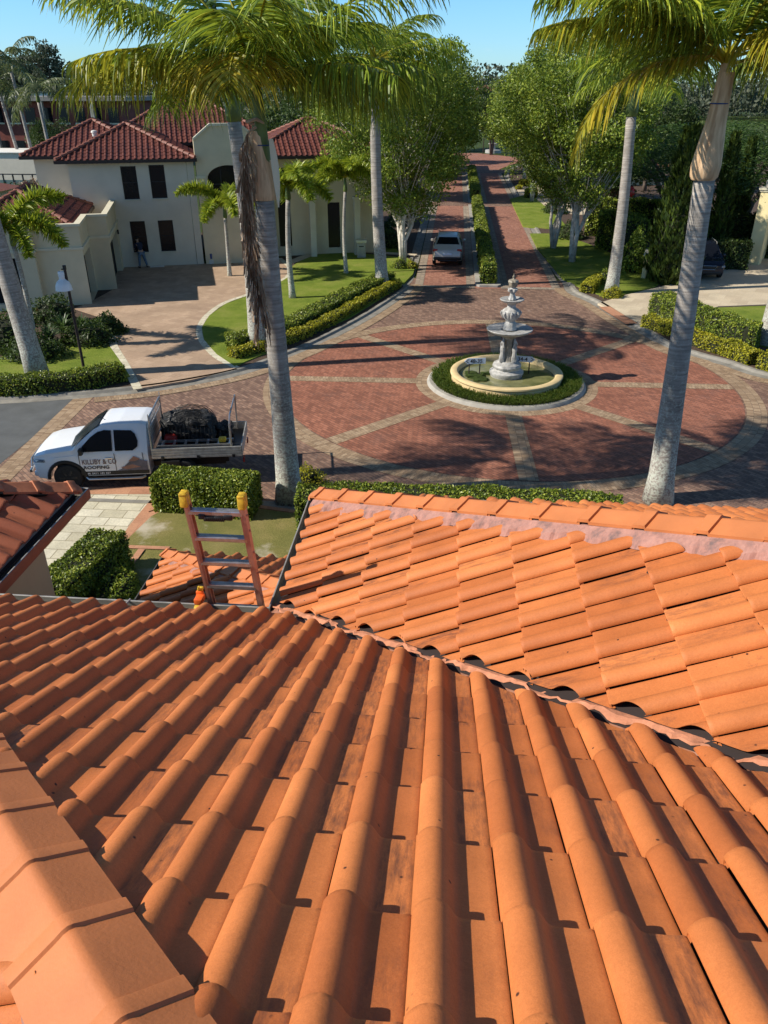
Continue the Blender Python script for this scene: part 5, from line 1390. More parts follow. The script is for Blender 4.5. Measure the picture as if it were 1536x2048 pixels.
def straps(loc, r, n, label, mat='strap', name='strappy_plant', seed=1, w=.05, up=1.2, group=None, z0=.09, cat='plant', kind=None):
    r0 = np.random.RandomState(seed); g = Geo()
    for (x0, y0) in (loc if isinstance(loc, list) else [loc]):
        for k in range(n):
            a = r0.uniform(0, 6.28); L = r * r0.uniform(.6, 1.2); el_ = r0.uniform(.35, 1.4); V = []
            dx, dy = math.cos(a), math.sin(a)
            for i in range(5):
                t = i / 4; x = L * t * math.cos(el_); z = L * up * (t * math.sin(el_) - .55 * t * t * (1.2 - math.sin(el_) * .5)); ww = w * (1 - t) ** .6 * .5 + .002
                V += [(x0 + dx * x - dy * ww, y0 + dy * x + dx * ww, z0 + max(.01, z)), (x0 + dx * x + dy * ww, y0 + dy * x - dx * ww, z0 + max(.01, z))]
            g.add(V, [(2 * i, 2 * i + 1, 2 * i + 3, 2 * i + 2) for i in range(4)])
    t = obj(name, g, M[mat]); tag(t, label, cat, group, kind); return t
def H2(*px): return [G(*p) for p in px]
# own garden (near)
hedge([(-7.3, 17.25), (-4.75, 17.0)], .95, .98, 'box clipped green hedge beside the truck, between the path and the big palm', 'hedgeleaf', .075, 1500, seed=3, wob=.02)
hedge([(-3.55, 16.6), (-1.5, 16.75), (.8, 16.8), (3.2, 16.75), (4.3, 16.6)], 1.0, .92, 'long low green hedge along the road just beyond the roof gutter', 'hedgeleaf', .07, 900, seed=4, wob=.03)
hedge([(-16, 17.0), (-13.2, 16.95), (-11.6, 16.7)], .9, .62, 'low golden green hedge at the left edge in front of the truck nose', 'yellowleaf', .07, 900, seed=5)
hedge([(-7.75, 11.3), (-7.55, 12.6), (-7.35, 14.2)], .9, 1.0, 'tall clipped hedge between the stone path and the lawn, below the left roof', 'hedgeleaf', .065, 1300, seed=6, wob=.03)
hedge([(-6.75, 11.4), (-6.65, 13.2)], .6, .62, 'loose dark low hedge tucked against the foot of the tall clipped hedge', 'hedgeleaf', .07, 700, seed=16, wob=.06)
shrub((-6.05, 10.9), .75, .6, 1.15, 'grey green bush under the near gutter, left of the porch roof', 'hedgeleaf', .06, 5200, seed=7)
shrub((-7.9, 10.9), .5, .5, 1.0, 'small bright bush at the foot of the tan wall', 'hedgeleaf', .06, 2200, seed=8)
shrub(G(618, 976), .5, .4, .55, 'small golden bush beside the big palm foot, at the end of the long hedge', 'yellowleaf', .07, 900, seed=9)
# left across the road
hedge(smooth_path(H2((-200, 800), (0, 792), (100, 786), (180, 776), (246, 762)), 3), .85, .62, 'low clipped hedge along the kerb in front of the lamp post garden', 'hedgeleaf', .09, 420, seed=11)
hedge(smooth_path(H2((466, 722), (530, 704), (600, 680), (670, 646), (735, 608), (792, 578)), 3), .6, .42, 'curved golden hedge nearest the kerb in front of the left lawn', 'yellowleaf', .09, 420, seed=12)
hedge(smooth_path(H2((462, 704), (520, 692), (590, 664), (655, 630), (718, 596), (775, 570)), 3), 1.0, .62, 'curved dark green hedge behind the golden one, edging the left lawn', 'hedgeleaf', .09, 420, seed=13)
shrub(G(800, 540), .55, .5, .6, 'small green bush at the foot of the first left avenue tree', 'hedgeleaf', .1, 500, seed=14); shrub(G(822, 540), .4, .4, .5, 'small golden bush by the kerb at the first left avenue tree', 'yellowleaf', .1, 400, seed=15)
# median hedges
hedge([(2.12, 44.3), (2.12, 60), (2.12, 77.8)], .78, .95, 'near median hedge dividing the brick street, from the roundabout to the cross band', 'hedgeleaf', .11, 330, z0=.12, seed=21, wob=.04)
hedge([(2.12, 82.2), (2.12, 96), (2.12, 111)], .85, 1.0, 'far median hedge beyond the cross band', 'hedgeleaf', .14, 200, z0=.12, seed=22, wob=.04)
# right side
hedge(smooth_path(H2((1172, 590), (1192, 572), (1212, 566)), 3), .7, .5, 'small golden hedge at the foot of the slim right palm, kerb side', 'yellowleaf', .09, 420, seed=31)
shrub(G(1224, 598), .55, .5, .55, 'round golden bush at the foot of the slim right palm, driveway side', 'yellowleaf', .09, 900, seed=32)
shrub(G(1206, 572), .35, .35, .85, 'small upright green bush behind the slim right palm', 'hedgeleaf', .09, 500, seed=33)
hedge(smooth_path(H2((1292, 656), (1350, 676), (1410, 700), (1470, 718), (1506, 734)), 3), .75, .55, 'golden hedge nearest the kerb on the right of the roundabout', 'yellowleaf', .085, 460, seed=34)
hedge(smooth_path(H2((1318, 632), (1360, 652), (1420, 678), (1480, 700), (1508, 706)), 3), 1.25, 1.1, 'dark green hedge behind the golden hedge, edging the right lawn', 'hedgeleaf', .09, 420, seed=35)
hedge(smooth_path(H2((1520, 738), (1560, 752), (1640, 790)), 3), .75, .6, 'golden hedge beyond the palm at the right edge of the picture', 'yellowleaf', .085, 460, seed=36)
hedge([(9.9, 56.5), (11.5, 56.2), (11.6, 52.5)], 1.6, 2.4, 'tall square clipped hedge behind the right avenue lawn', 'hedgeleaf', .14, 230, seed=37, wob=.06)
hedge([(10.0, 62), (16, 61)], 1.2, 2.6, 'long clipped hedge in front of the red car', 'hedgeleaf', .16, 170, seed=38, wob=.06)
shrub((10.9, 48.6), 1.0, 1.0, 2.2, 'glossy light green shrub behind the pale gate pillar', 'treeleaf', .17, 2400, seed=39)
hedge([(14.8, 50.2), (17.8, 50.0)], 1.2, 1.6, 'dark hedge between the dark blue suv and the yellow gatehouse', 'darkleaf', .14, 230, seed=40, wob=.06)
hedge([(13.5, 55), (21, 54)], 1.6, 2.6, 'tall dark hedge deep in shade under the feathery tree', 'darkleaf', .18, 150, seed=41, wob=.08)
for k, (x, y, s, lab) in enumerate([(7.9, 85.5, .9, 'square golden hedge block nearest on the right kerb'), (8.0, 96, .8, 'golden bush beside the far white forked tree'), (9.6, 101, 1.1, 'golden bush further round the right bend'), (7.2, 92.5, .5, 'small golden kerbside bush on the right')]):
    hedge([(x - .2, y - 1.2 * s), (x, y + 1.4 * s)], 1.3 * s, .8 * s, lab, 'yellowleaf', .16, 160, seed=50 + k, name='golden_hedge')
for k, (x, y) in enumerate([(-4.2, 56), (-4.4, 66), (-4.6, 77), (-4.8, 90), (8.6, 60.5), (8.9, 74)]):
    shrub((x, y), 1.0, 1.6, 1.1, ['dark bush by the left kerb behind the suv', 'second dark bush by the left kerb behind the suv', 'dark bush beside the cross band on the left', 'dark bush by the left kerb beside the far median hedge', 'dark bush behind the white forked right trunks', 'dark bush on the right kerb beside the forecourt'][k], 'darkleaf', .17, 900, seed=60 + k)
shrub((-3.0, 126), 4.5, 3.0, 1.6, 'broad dark planting on the island at the head of the street', 'darkleaf', .3, 1500, seed=71)
# garden in front of the garage
rg = np.random.RandomState(17)
for k, (px, py, s, h, m, lab) in enumerate([(20, 700, 1.5, 1.6, 'darkleaf', 'dark bush at the far left behind the leaning grey palm'), (110, 650, 1.1, 1.3, 'darkleaf', 'dark bush in front of the arched opening'), (180, 690, 1.2, .9, 'darkleaf', 'dark low bush left of the driveway, behind the lamp post'), (215, 670, .9, .8, 'darkleaf', 'dark bush at the driveway edge below the garage corner'), (70, 720, 1.3, 1.0, 'darkleaf', 'dark bush between the leaning palm and the lamp post')]):
    shrub(G(px, py), s, s * .8, h, lab, m, .14, 1500, seed=80 + k)
for k, (px, py, r, m, lab) in enumerate([(128, 665, 1.0, 'strap', 'spiky grey green plant nearest the lamp post top'), (100, 690, 1.0, 'strap', 'spiky grey green plant beside the leaning palm trunk'), (165, 660, .8, 'strap', 'spiky grey green plant below the garage corner'), (40, 650, 1.1, 'strap', 'spiky grey green plant at the left edge under the foxtail palm'), (85, 640, .8, 'redleaf', 'reddish plant left of the lamp post'), (118, 640, .7, 'redleaf', 'reddish plant right of the other red one, before the garage wall')]):
    straps(G(px, py), r, 120, lab, m, seed=90 + k, w=.10)
for k, (px, py, s, h, lab) in enumerate([(405, 528, .7, .9, 'leafy clump at the right corner of the pale house'), (440, 524, .9, 1.0, 'rounded green bush beside the house entry path'), (470, 522, .9, 1.1, 'rounded green bush nearest the hanging dead frond'), (600, 500, 1.6, 1.2, 'dark bush against the entry wall'), (650, 490, 1.8, 1.4, 'dark bush left of the letterbox pillar'), (700, 480, 1.8, 1.6, 'dark bush behind the letterbox pillar'), (760, 480, 1.2, 1.4, 'dark bush under the first left avenue tree')]):
    shrub(G(px, py), s, s * .7, h, lab, 'darkleaf', .15, 1300, seed=110 + k)
# grass ring round the fountain
r0 = np.random.RandomState(33); g = Geo(); n = 9000
a = r0.uniform(0, 2 * math.pi, n); r = r0.uniform(2.08, 2.72, n) ; el_ = r0.uniform(.5, 1.5, n); th = r0.uniform(0, 6.28, n); Ls = r0.uniform(.18, .36, n)
x0 = CX + r * np.cos(a); y0 = CY + r * np.sin(a); dx = np.cos(th) * np.cos(el_) * .8 + .35 * np.cos(a); dy = np.sin(th) * np.cos(el_) * .8 + .35 * np.sin(a)
ww = .011
A0 = np.stack([x0 - dy * ww * 2, y0 + dx * ww * 2, np.full(n, .12)], 1); B0 = np.stack([x0 + dy * ww * 2, y0 - dx * ww * 2, np.full(n, .12)], 1)
A1 = np.stack([x0 + dx * Ls * .5 - .012, y0 + dy * Ls * .5, .12 + Ls * .6], 1); B1 = A1 + np.array([.024, 0, 0]); T_ = np.stack([x0 + dx * Ls, y0 + dy * Ls, .12 + Ls * .62], 1)
V = np.stack([A0, B0, B1, A1, T_], 1).reshape(-1, 3); b = np.arange(n)[:, None] * 5
g.add(V, b + np.array([[0, 1, 2, 3]])); g.f.setdefault(3, []).append(b + np.array([[3, 2, 4]])); g.mi.setdefault(3, []).append(np.zeros(n, dtype=np.int32))
lathe(g, [(2.08, .16), (2.4, .22), (2.68, .14)], (CX, CY, 0), 64, mi=1)
tag(obj('tufted_grass', g, [M['grassblade'], M['core']]), 'dense tufted grass ring round the fountain basin', 'grass', kind='stuff')

# ================================================================== PALMS
def frond(g, hub, az, el0, L, rs, nl=64, ll=.85, droop=.9, curve=1.0, w=.042, side=1.0, mi=0, rmi=1, twist=0.0, bare=.16, plume=0.0, gdrop=1.0):
    """arching rachis with long hanging leaflets"""
    N = 14; p = np.array(hub, float); P = [p.copy()]; D = []
    e = el0
    for i in range(N):
        t = (i + 1) / N
        e = el0 - curve * (t ** 1.5) * 1.25
        d = np.array([math.cos(az) * math.cos(e), math.sin(az) * math.cos(e), math.sin(e)]); D.append(d)
        p = p + d * L / N; P.append(p.copy())
    D.append(D[-1])
    tube(g, P, [.035 * (1 - .85 * i / N) + .004 for i in range(N + 1)], 5, mi=rmi, cap=False)
    P = np.array(P); D = np.array(D)
    lat = np.array([-math.sin(az), math.cos(az), 0.])
    V = []; F3 = []; n = nl * 2
    t = np.repeat(np.linspace(bare, .995, nl), 2) + rs.uniform(-.004, .004, n); t = np.clip(t, 0, 1)
    sgn = np.tile([-1., 1.], nl)
    fi = t * N; i0 = np.minimum(fi.astype(int), N - 1); fr = fi - i0
    B = P[i0] + (P[i0 + 1] - P[i0]) * fr[:, None]; T = D[i0]
    lw = np.sin(np.clip((t - bare) / (1 - bare), 0, 1) * math.pi * .82 + .35) * .75 + .35
    Ls = ll * lw * rs.uniform(.62, 1.2, n)
    out = lat[None, :] * sgn[:, None] * (1.0 + rs.uniform(-.2, .2, n))[:, None] + T * (.45 + rs.uniform(-.15, .25, n))[:, None]
    if plume: out += np.cross(T, lat[None, :]) * (rs.uniform(-1, 1, n) * plume)[:, None]
    out[:, 2] += rs.uniform(-.15, .15, n)
    out /= np.linalg.norm(out, axis=1)[:, None]
    dn = np.array([0, 0, -1.])
    pts = [B]; q = B.copy(); steps = 4
    for s in range(steps):
        k = (s + .6) / steps * droop * gdrop * rs.uniform(.8, 1.2, n)
        d = out * (1 - np.clip(k, 0, .93))[:, None] + dn * np.clip(k, 0, 1.1)[:, None]; d /= np.linalg.norm(d, axis=1)[:, None]
        q = q + d * (Ls / steps)[:, None]; pts.append(q.copy())
    wd = T + rs.randn(n, 3) * .7; wd /= np.linalg.norm(wd, axis=1)[:, None]
    ws = [w * .55, w, w * .9, w * .6, .003]
    V = np.stack([pts[s] + wd * ws[s] * .5 * sg for s in range(steps + 1) for sg in (-1, 1)], 1).reshape(-1, 3)
    b = np.arange(n)[:, None] * (2 * (steps + 1))
    F = np.concatenate([b + np.array([[2 * s, 2 * s + 1, 2 * s + 3, 2 * s + 2]]) for s in range(steps)])
    g.add(V, F, mi)
def palm(name, label, base, top, r0_, r1_, hub_dz, fr, mats=('frond', 'palmtrunk'), group=None, seed=1, L=4.0, nl=60, ll=.9, w=.045, shaft='crownshaft', shaft_r=None, kw=None, lod=None, cat='palm'):
    """base, top (trunk top = foot of the crownshaft) in world; fr: list of (azimuth deg, elevation deg, length factor, material)"""
    rs_ = np.random.RandomState(seed); t = thing(name, label, cat, base, 0, group)
    b = np.array(base, float); tp = np.array(top, float)
    g = Geo(); N = 12; P = []; R = []
    for i in range(N + 1):
        k = i / N; p = (tp - b) * k; p[0] += .10 * math.sin(k * 3.1) * (seed % 3 - 1); P.append(p)
        R.append(r1_ + (r0_ - r1_) * (1 - k) ** 1.6 + (r0_ * .22) * max(0, 1 - k * 10) ** 1.5)
    P[0][2] = -.1
    tube(g, P, R, 20); obj('trunk', g, M[mats[1]], t, local=True, smooth='all')
    hub = tp - b + np.array([0, 0, hub_dz]); a = tp - b
    sr = shaft_r or r1_ * 1.15
    g = Geo(); tube(g, [a + (hub - a) * k for k in (0, .03, .2, .5, .8, 1.0)], [r1_ * .98, sr * 1.02, sr * 1.08, sr * .85, sr * .62, sr * .4], 16); obj('crownshaft', g, M[shaft], t, local=True, smooth='all')
    kw = kw or {}
    for (az, el_, lf, m) in fr:
        k2 = dict(kw)
        if name == 'royal_palm': k2['droop'] = (.72 if el_ > 24 else .93) * rs_.uniform(.85, 1.12)
        g = Geo(); frond(g, hub + np.array([0, 0, rs_.uniform(-.15, .1)]), R_(az), R_(el_), L * lf, rs_, nl=nl, ll=ll * rs_.uniform(.85, 1.1), w=w, **k2)
        obj('frond', g, [M[m], M['frond_y'] if m != 'palmfar' else M['crownshaft']], t, local=True)
    return t
def spread(n, rs_, e0, e1, m='frond', a0=0, lf=1.0):
    return [(a0 + 360 * k / n + rs_.uniform(-12, 12), rs_.uniform(e0, e1), lf * rs_.uniform(.9, 1.08), m) for k in range(n)]
GP = 'tall royal palms round the roundabout'
rp = np.random.RandomState(8)
# big palm in front of the truck side
pa = palm('royal_palm', 'big grey palm behind the ladder with a split tan sheath below its crown', (-4.04, 17.86, .09), (-4.17, 17.9, 7.52), .33, .21, 2.3,
     spread(10, rp, 28, 66, a0=10) + [(184, 14, 1.0, 'frond_sunlit'), (172, 22, 1.03, 'frond'), (200, 20, .92, 'frond_sunlit'), (158, 24, .96, 'frond_sunlit'), (-4, 18, .95, 'frond'), (16, 12, .9, 'frond'), (-24, 20, .85, 'frond'), (60, 14, .9, 'frond'), (120, 14, .9, 'frond'), (35, 10, .85, 'frond'), (145, 10, .85, 'frond'), (-50, 40, .6, 'frond')] + [(-96, 34, .40, 'frond_y')],
     group=GP, seed=4, L=4.0, nl=112, ll=1.30, w=.046, kw=dict(curve=.55, droop=.95), shaft_r=.21)
# opened sheath, dead leaf base and hanging dead frond on the big palm
g = Geo(); V = []; n = 14; zz = [7.50, 7.62, 7.9, 8.4, 8.75, 8.86]; rr2 = [.285, .31, .30, .235, .20, .17]
for z, r in zip(zz, rr2):
    for k in range(n + 1):
        a = R_(-200 + 290 * k / n); V.append((-.13 - .06 * (z - 7.5) + r * math.cos(a) * (1 + .05 * math.sin(k * 2.1)), .04 + r * math.sin(a), z - .09))
g.add(V, [(i * (n + 1) + k, i * (n + 1) + k + 1, (i + 1) * (n + 1) + k + 1, (i + 1) * (n + 1) + k) for i in range(5) for k in range(n)])
obj('dry_sheath', g, M['sheath'], pa, local=True, smooth='all')
g = Geo(); V = []; 
for i in range(9):
    t_ = i / 8; wdt = .10 * math.sin(math.pi * (t_ * .85 + .15)) + .015; cx_ = .13 + .09 * t_; z = 8.72 - 1.35 * t_
    V += [(cx_ - wdt * .3, -.20, z - .09), (cx_ + wdt, -.16, z - .09)]
g.add(V, [(2 * i, 2 * i + 1, 2 * i + 3, 2 * i + 2) for i in range(8)])
obj('torn_sheath_flap', g, M['trimcream'], pa, local=True)
g = Geo(); frond(g, (-.12, -.95, 10.1), R_(-92), R_(14), 1.25, np.random.RandomState(19), nl=80, ll=1.15, w=.05, curve=1.25, droop=.8, bare=.02); obj('young_frond', g, [M['frond_y'], M['frond_y']], pa, local=True)
g = Geo(); tube(g, [(-.1 + .21 * math.cos(a), .04 + .21 * math.sin(a), 8.50) for a in [k * 2 * math.pi / 16 for k in range(17)]], .012, 5); obj('blue_tie', g, M['bluepaint'], pa, local=True)
rd = np.random.RandomState(3); g = Geo(); P = [(-.14, -.20, 8.85), (-.36, -.30, 8.6), (-.44, -.34, 7.6), (-.40, -.36, 6.8), (-.34, -.36, 6.0), (-.30, -.36, 5.2)]
SP = np.array(smooth_path(P, 8)); tube(g, SP, [.03 * (1 - .7 * i / len(SP)) for i in range(len(SP))], 5, mi=0)
for k in range(340):
    i = int((.16 + .84 * (k / 340)) * (len(SP) - 1)); b0 = SP[i]; s = rd.choice([-1, 1]); L0 = rd.uniform(.45, 1.15); V = []
    wv = rd.uniform(.03, .20)
    for j in range(4):
        q = j / 3; V += [b0 + np.array([s * wv * q ** .6 * rd.uniform(.7, 1.3), -.06 * q + rd.randn() * .03, -L0 * q]) + np.array([dx_, 0, 0]) for dx_ in (-.011 * (1.1 - q), .011 * (1.1 - q))]
    g.add(V, [(2 * j, 2 * j + 1, 2 * j + 3, 2 * j + 2) for j in range(3)])
obj('dead_frond', g, M['frond_dead'], pa, local=True)
g = Geo(); tube(g, [(-.18, -.2, 8.9), (-.3, -.3, 8.95), (-.1, -.3, 9.0), (.05, -.25, 8.92)], [.03, .045, .04, .02], 6); obj('dead_leaf_base', g, M['frond_dead'], pa, local=True)
palm('royal_palm', 'grey palm standing close behind the big one, rising from the curved hedge end', (-8.0, 31.2, .09), (-8.2, 31.2, 8.6), .36, .25, 1.9,
     spread(11, rp, 5, 60, a0=20), group=GP, seed=5, L=3.7, nl=90, ll=1.3, w=.05, kw=dict(curve=.7, droop=1.0))
palm('royal_palm', 'straight slender palm left of the brick street with pale patch on its green shaft', (-3.74, 43.0, .1), (-4.1, 43.0, 9.2), .35, .25, 1.8,
     spread(8, rp, 20, 62, a0=5) + [(0, 30, 1.1, 'frond'), (-20, 8, .9, 'frond'), (180, 10, 1.0, 'frond'), (215, -5, .8, 'frond_y'), (20, 22, 1.15, 'frond'), (150, 5, .95, 'frond')], group=GP, seed=6, L=4.1, nl=100, ll=1.4, w=.05, kw=dict(curve=.7, droop=1.0))
pb = palm('royal_palm', 'big leaning grey palm right of the fountain with smooth tan sheath and hanging yellow frond', (5.75, 18.72, .09), (5.42, 18.72, 7.98), .34, .22, 2.2,
     spread(11, rp, 26, 65, a0=15) + [(178, 26, 1.0, 'frond_sunlit'), (192, 34, .95, 'frond_sunlit'), (160, 30, .95, 'frond'), (0, 16, .95, 'frond'), (28, 14, .9, 'frond'), (90, 15, .9, 'frond'), (130, 18, .9, 'frond'), (-60, 30, .66, 'frond_y'), (-42, 16, .70, 'frond_y'), (215, 40, .8, 'frond')], group=GP, seed=7, L=4.0, nl=112, ll=1.30, w=.046, kw=dict(curve=.6, droop=.95), shaft='sheath', shaft_r=.20)
g = Geo(); frond(g, (-.42, -.05, 10.15), R_(182), R_(4), 3.7, np.random.RandomState(9), nl=110, ll=1.2, w=.052, curve=1.22, droop=.62, bare=.04); obj('hanging_frond', g, [M['frond_y'], M['frond_y']], pb, local=True)
g = Geo(); V = []; n = 16; zz = [7.86, 7.93, 8.15, 8.55, 9.0, 9.5, 9.9]; rr2 = [.25, .30, .315, .27, .21, .175, .15]
for z, r in zip(zz, rr2):
    for k in range(n): 
        a = 2 * math.pi * k / n; V.append((-.36 + .05 * (z - 8) + r * math.cos(a) * (1 + .04 * math.sin(k * 2.3)), r * math.sin(a), z - .05))
g.add(V, [(i * n + k, i * n + (k + 1) % n, (i + 1) * n + (k + 1) % n, (i + 1) * n + k) for i in range(6) for k in range(n)])
obj('dry_sheath', g, M['sheath'], pb, local=True, smooth='all')
g = Geo(); tube(g, [(-.31 + .19 * math.cos(a), .19 * math.sin(a), 9.28) for a in [k * 2 * math.pi / 16 for k in range(17)]], .013, 5); obj('blue_tie', g, M['bluepaint'], pb, local=True)
palm('royal_palm', 'slim grey palm on the right kerb between golden bushes, behind the big right palm', (8.6, 42.7, .09), (8.38, 42.7, 8.5), .34, .24, 1.8,
     spread(11, rp, 0, 60, a0=0), group=GP, seed=8, L=3.5, nl=90, ll=1.3, w=.05, kw=dict(curve=.7, droop=1.0))
palm('royal_palm', 'leaning grey palm trunk at the left edge beside the lamp post', (-15.35, 26.7, .09), (-16.3, 26.9, 13.2), .38, .25, 1.9, spread(12, rp, 5, 60), group=GP, seed=9, L=4.0, nl=70, ll=1.4, w=.06)
palm('royal_palm', 'palm whose trunk foot stands at the right edge between the golden hedges', (13.55, 33.6, .09), (13.6, 33.6, 9.2), .38, .25, 1.9, spread(12, rp, 5, 60), group=GP, seed=10, L=4.0, nl=70, ll=1.4, w=.06)
palm('royal_palm', 'tall palm beyond the left edge whose crown shades the near side of the roundabout', (-15.3, 16.6, .09), (-15.4, 16.6, 11.0), .38, .25, 1.9, spread(11, rp, 5, 60, a0=8), group=GP, seed=12, L=4.0, nl=80, ll=1.3, w=.055)
# foxtail palms
GF = 'small foxtail palms in the gardens'
def foxtail(base, h, label, seed, L=1.5, n=7, rt_=.13, els=(5, 60)):
    r_ = np.random.RandomState(seed)
    return palm('foxtail_palm', label, base, (base[0] + .05, base[1], h), rt_, rt_ * .7, .8, spread(n, r_, els[0], els[1], 'foxfrond', a0=seed * 17), group=GF, seed=seed, L=L, nl=260, ll=.50, w=.06, kw=dict(droop=.3, plume=2.2, curve=1.15, bare=.08))
foxtail((-8.2, 40.1, .12), 4.9, 'foxtail palm on the left lawn with a thin grey trunk', 21, 2.5, 10, .17)
foxtail((-12.9, 45.2, .09), 3.3, 'bushy foxtail palm against the house corner behind the big palm', 22, 2.7, 9)
foxtail((-17.4, 30.5, .09), 4.2, 'foxtail palm at the left edge in front of the garage arch', 23, 2.5, 9)
foxtail((-6.2, 46.5, .09), 4.6, 'foxtail palm partly hidden by the straight slender palm', 24, 2.3, 9)
# distant palms on the left
GDP = 'distant palms by the lake'
for k, (px, py, Yd, top, lab) in enumerate([(62, 388, 92, 9.6, 'distant palm with a thin trunk and a ragged crown, leftmost of the lake palms'), (84, 388, 90, 11.4, 'distant palm with upright windblown fronds, middle of the lake palms'), (118, 400, 84, 8.6, 'distant palm nearest the red roof edge of the pale house')]):
    d_ = _F + _R * (px - 768) / FPX - _U * (py - 1024) / FPX; tt = Yd / d_[1]; x = tt * d_[0]
    r_ = np.random.RandomState(60 + k)
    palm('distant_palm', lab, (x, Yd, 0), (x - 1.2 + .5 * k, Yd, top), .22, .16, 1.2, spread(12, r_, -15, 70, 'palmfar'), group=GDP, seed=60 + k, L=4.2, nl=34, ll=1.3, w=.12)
# far wood
r0 = np.random.RandomState(44); g = Geo()
for k in range(620):
    a = r0.uniform(-.75, .55); D_ = r0.uniform(330, 470); x, y = D_ * math.sin(a), D_ * math.cos(a); hh = r0.uniform(9, 20) * (1 if a < 0 else 1.0); s = r0.uniform(3, 6)
    q = np.clip(r0.randn(130, 3), -1.5, 1.5) * np.array([s, s * .6, hh * .26]); q[:, 2] += hh * .55
    leaves(g, q + np.array([x, y, 0]), 1.5, r0, aspect=.7)
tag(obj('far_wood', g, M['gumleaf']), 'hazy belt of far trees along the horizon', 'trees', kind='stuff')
GG = 'tall gum trees against the sky'
ga = tree_geo(r0, 5.5, 8, 24, 46, 60, 1.0, 8, 2, .5, spread=2.2)
gt = None
for k, (px, Yd, s, lab) in enumerate([(40, 290, .85, 'far gum tree leftmost against the sky'), (70, 300, .9, 'far gum tree second from the left edge of the sky line'), (100, 285, 1.0, 'far gum tree between two distant palm crowns'), (14, 300, .8, 'far gum tree at the very left edge of the sky line')]):
    d_ = _F + _R * (px - 768) / FPX - _U * (170 - 1024) / FPX; x = Yd / d_[1] * d_[0]
    if gt is None: gt = make_tree('gum_tree', lab, 'tree', (x, Yd, 0), ga, 'gumleaf', 'bark', GG, scale=s)
    else: copy_thing(gt, (x, Yd, 0), k * 1.3, s, lab, GG)
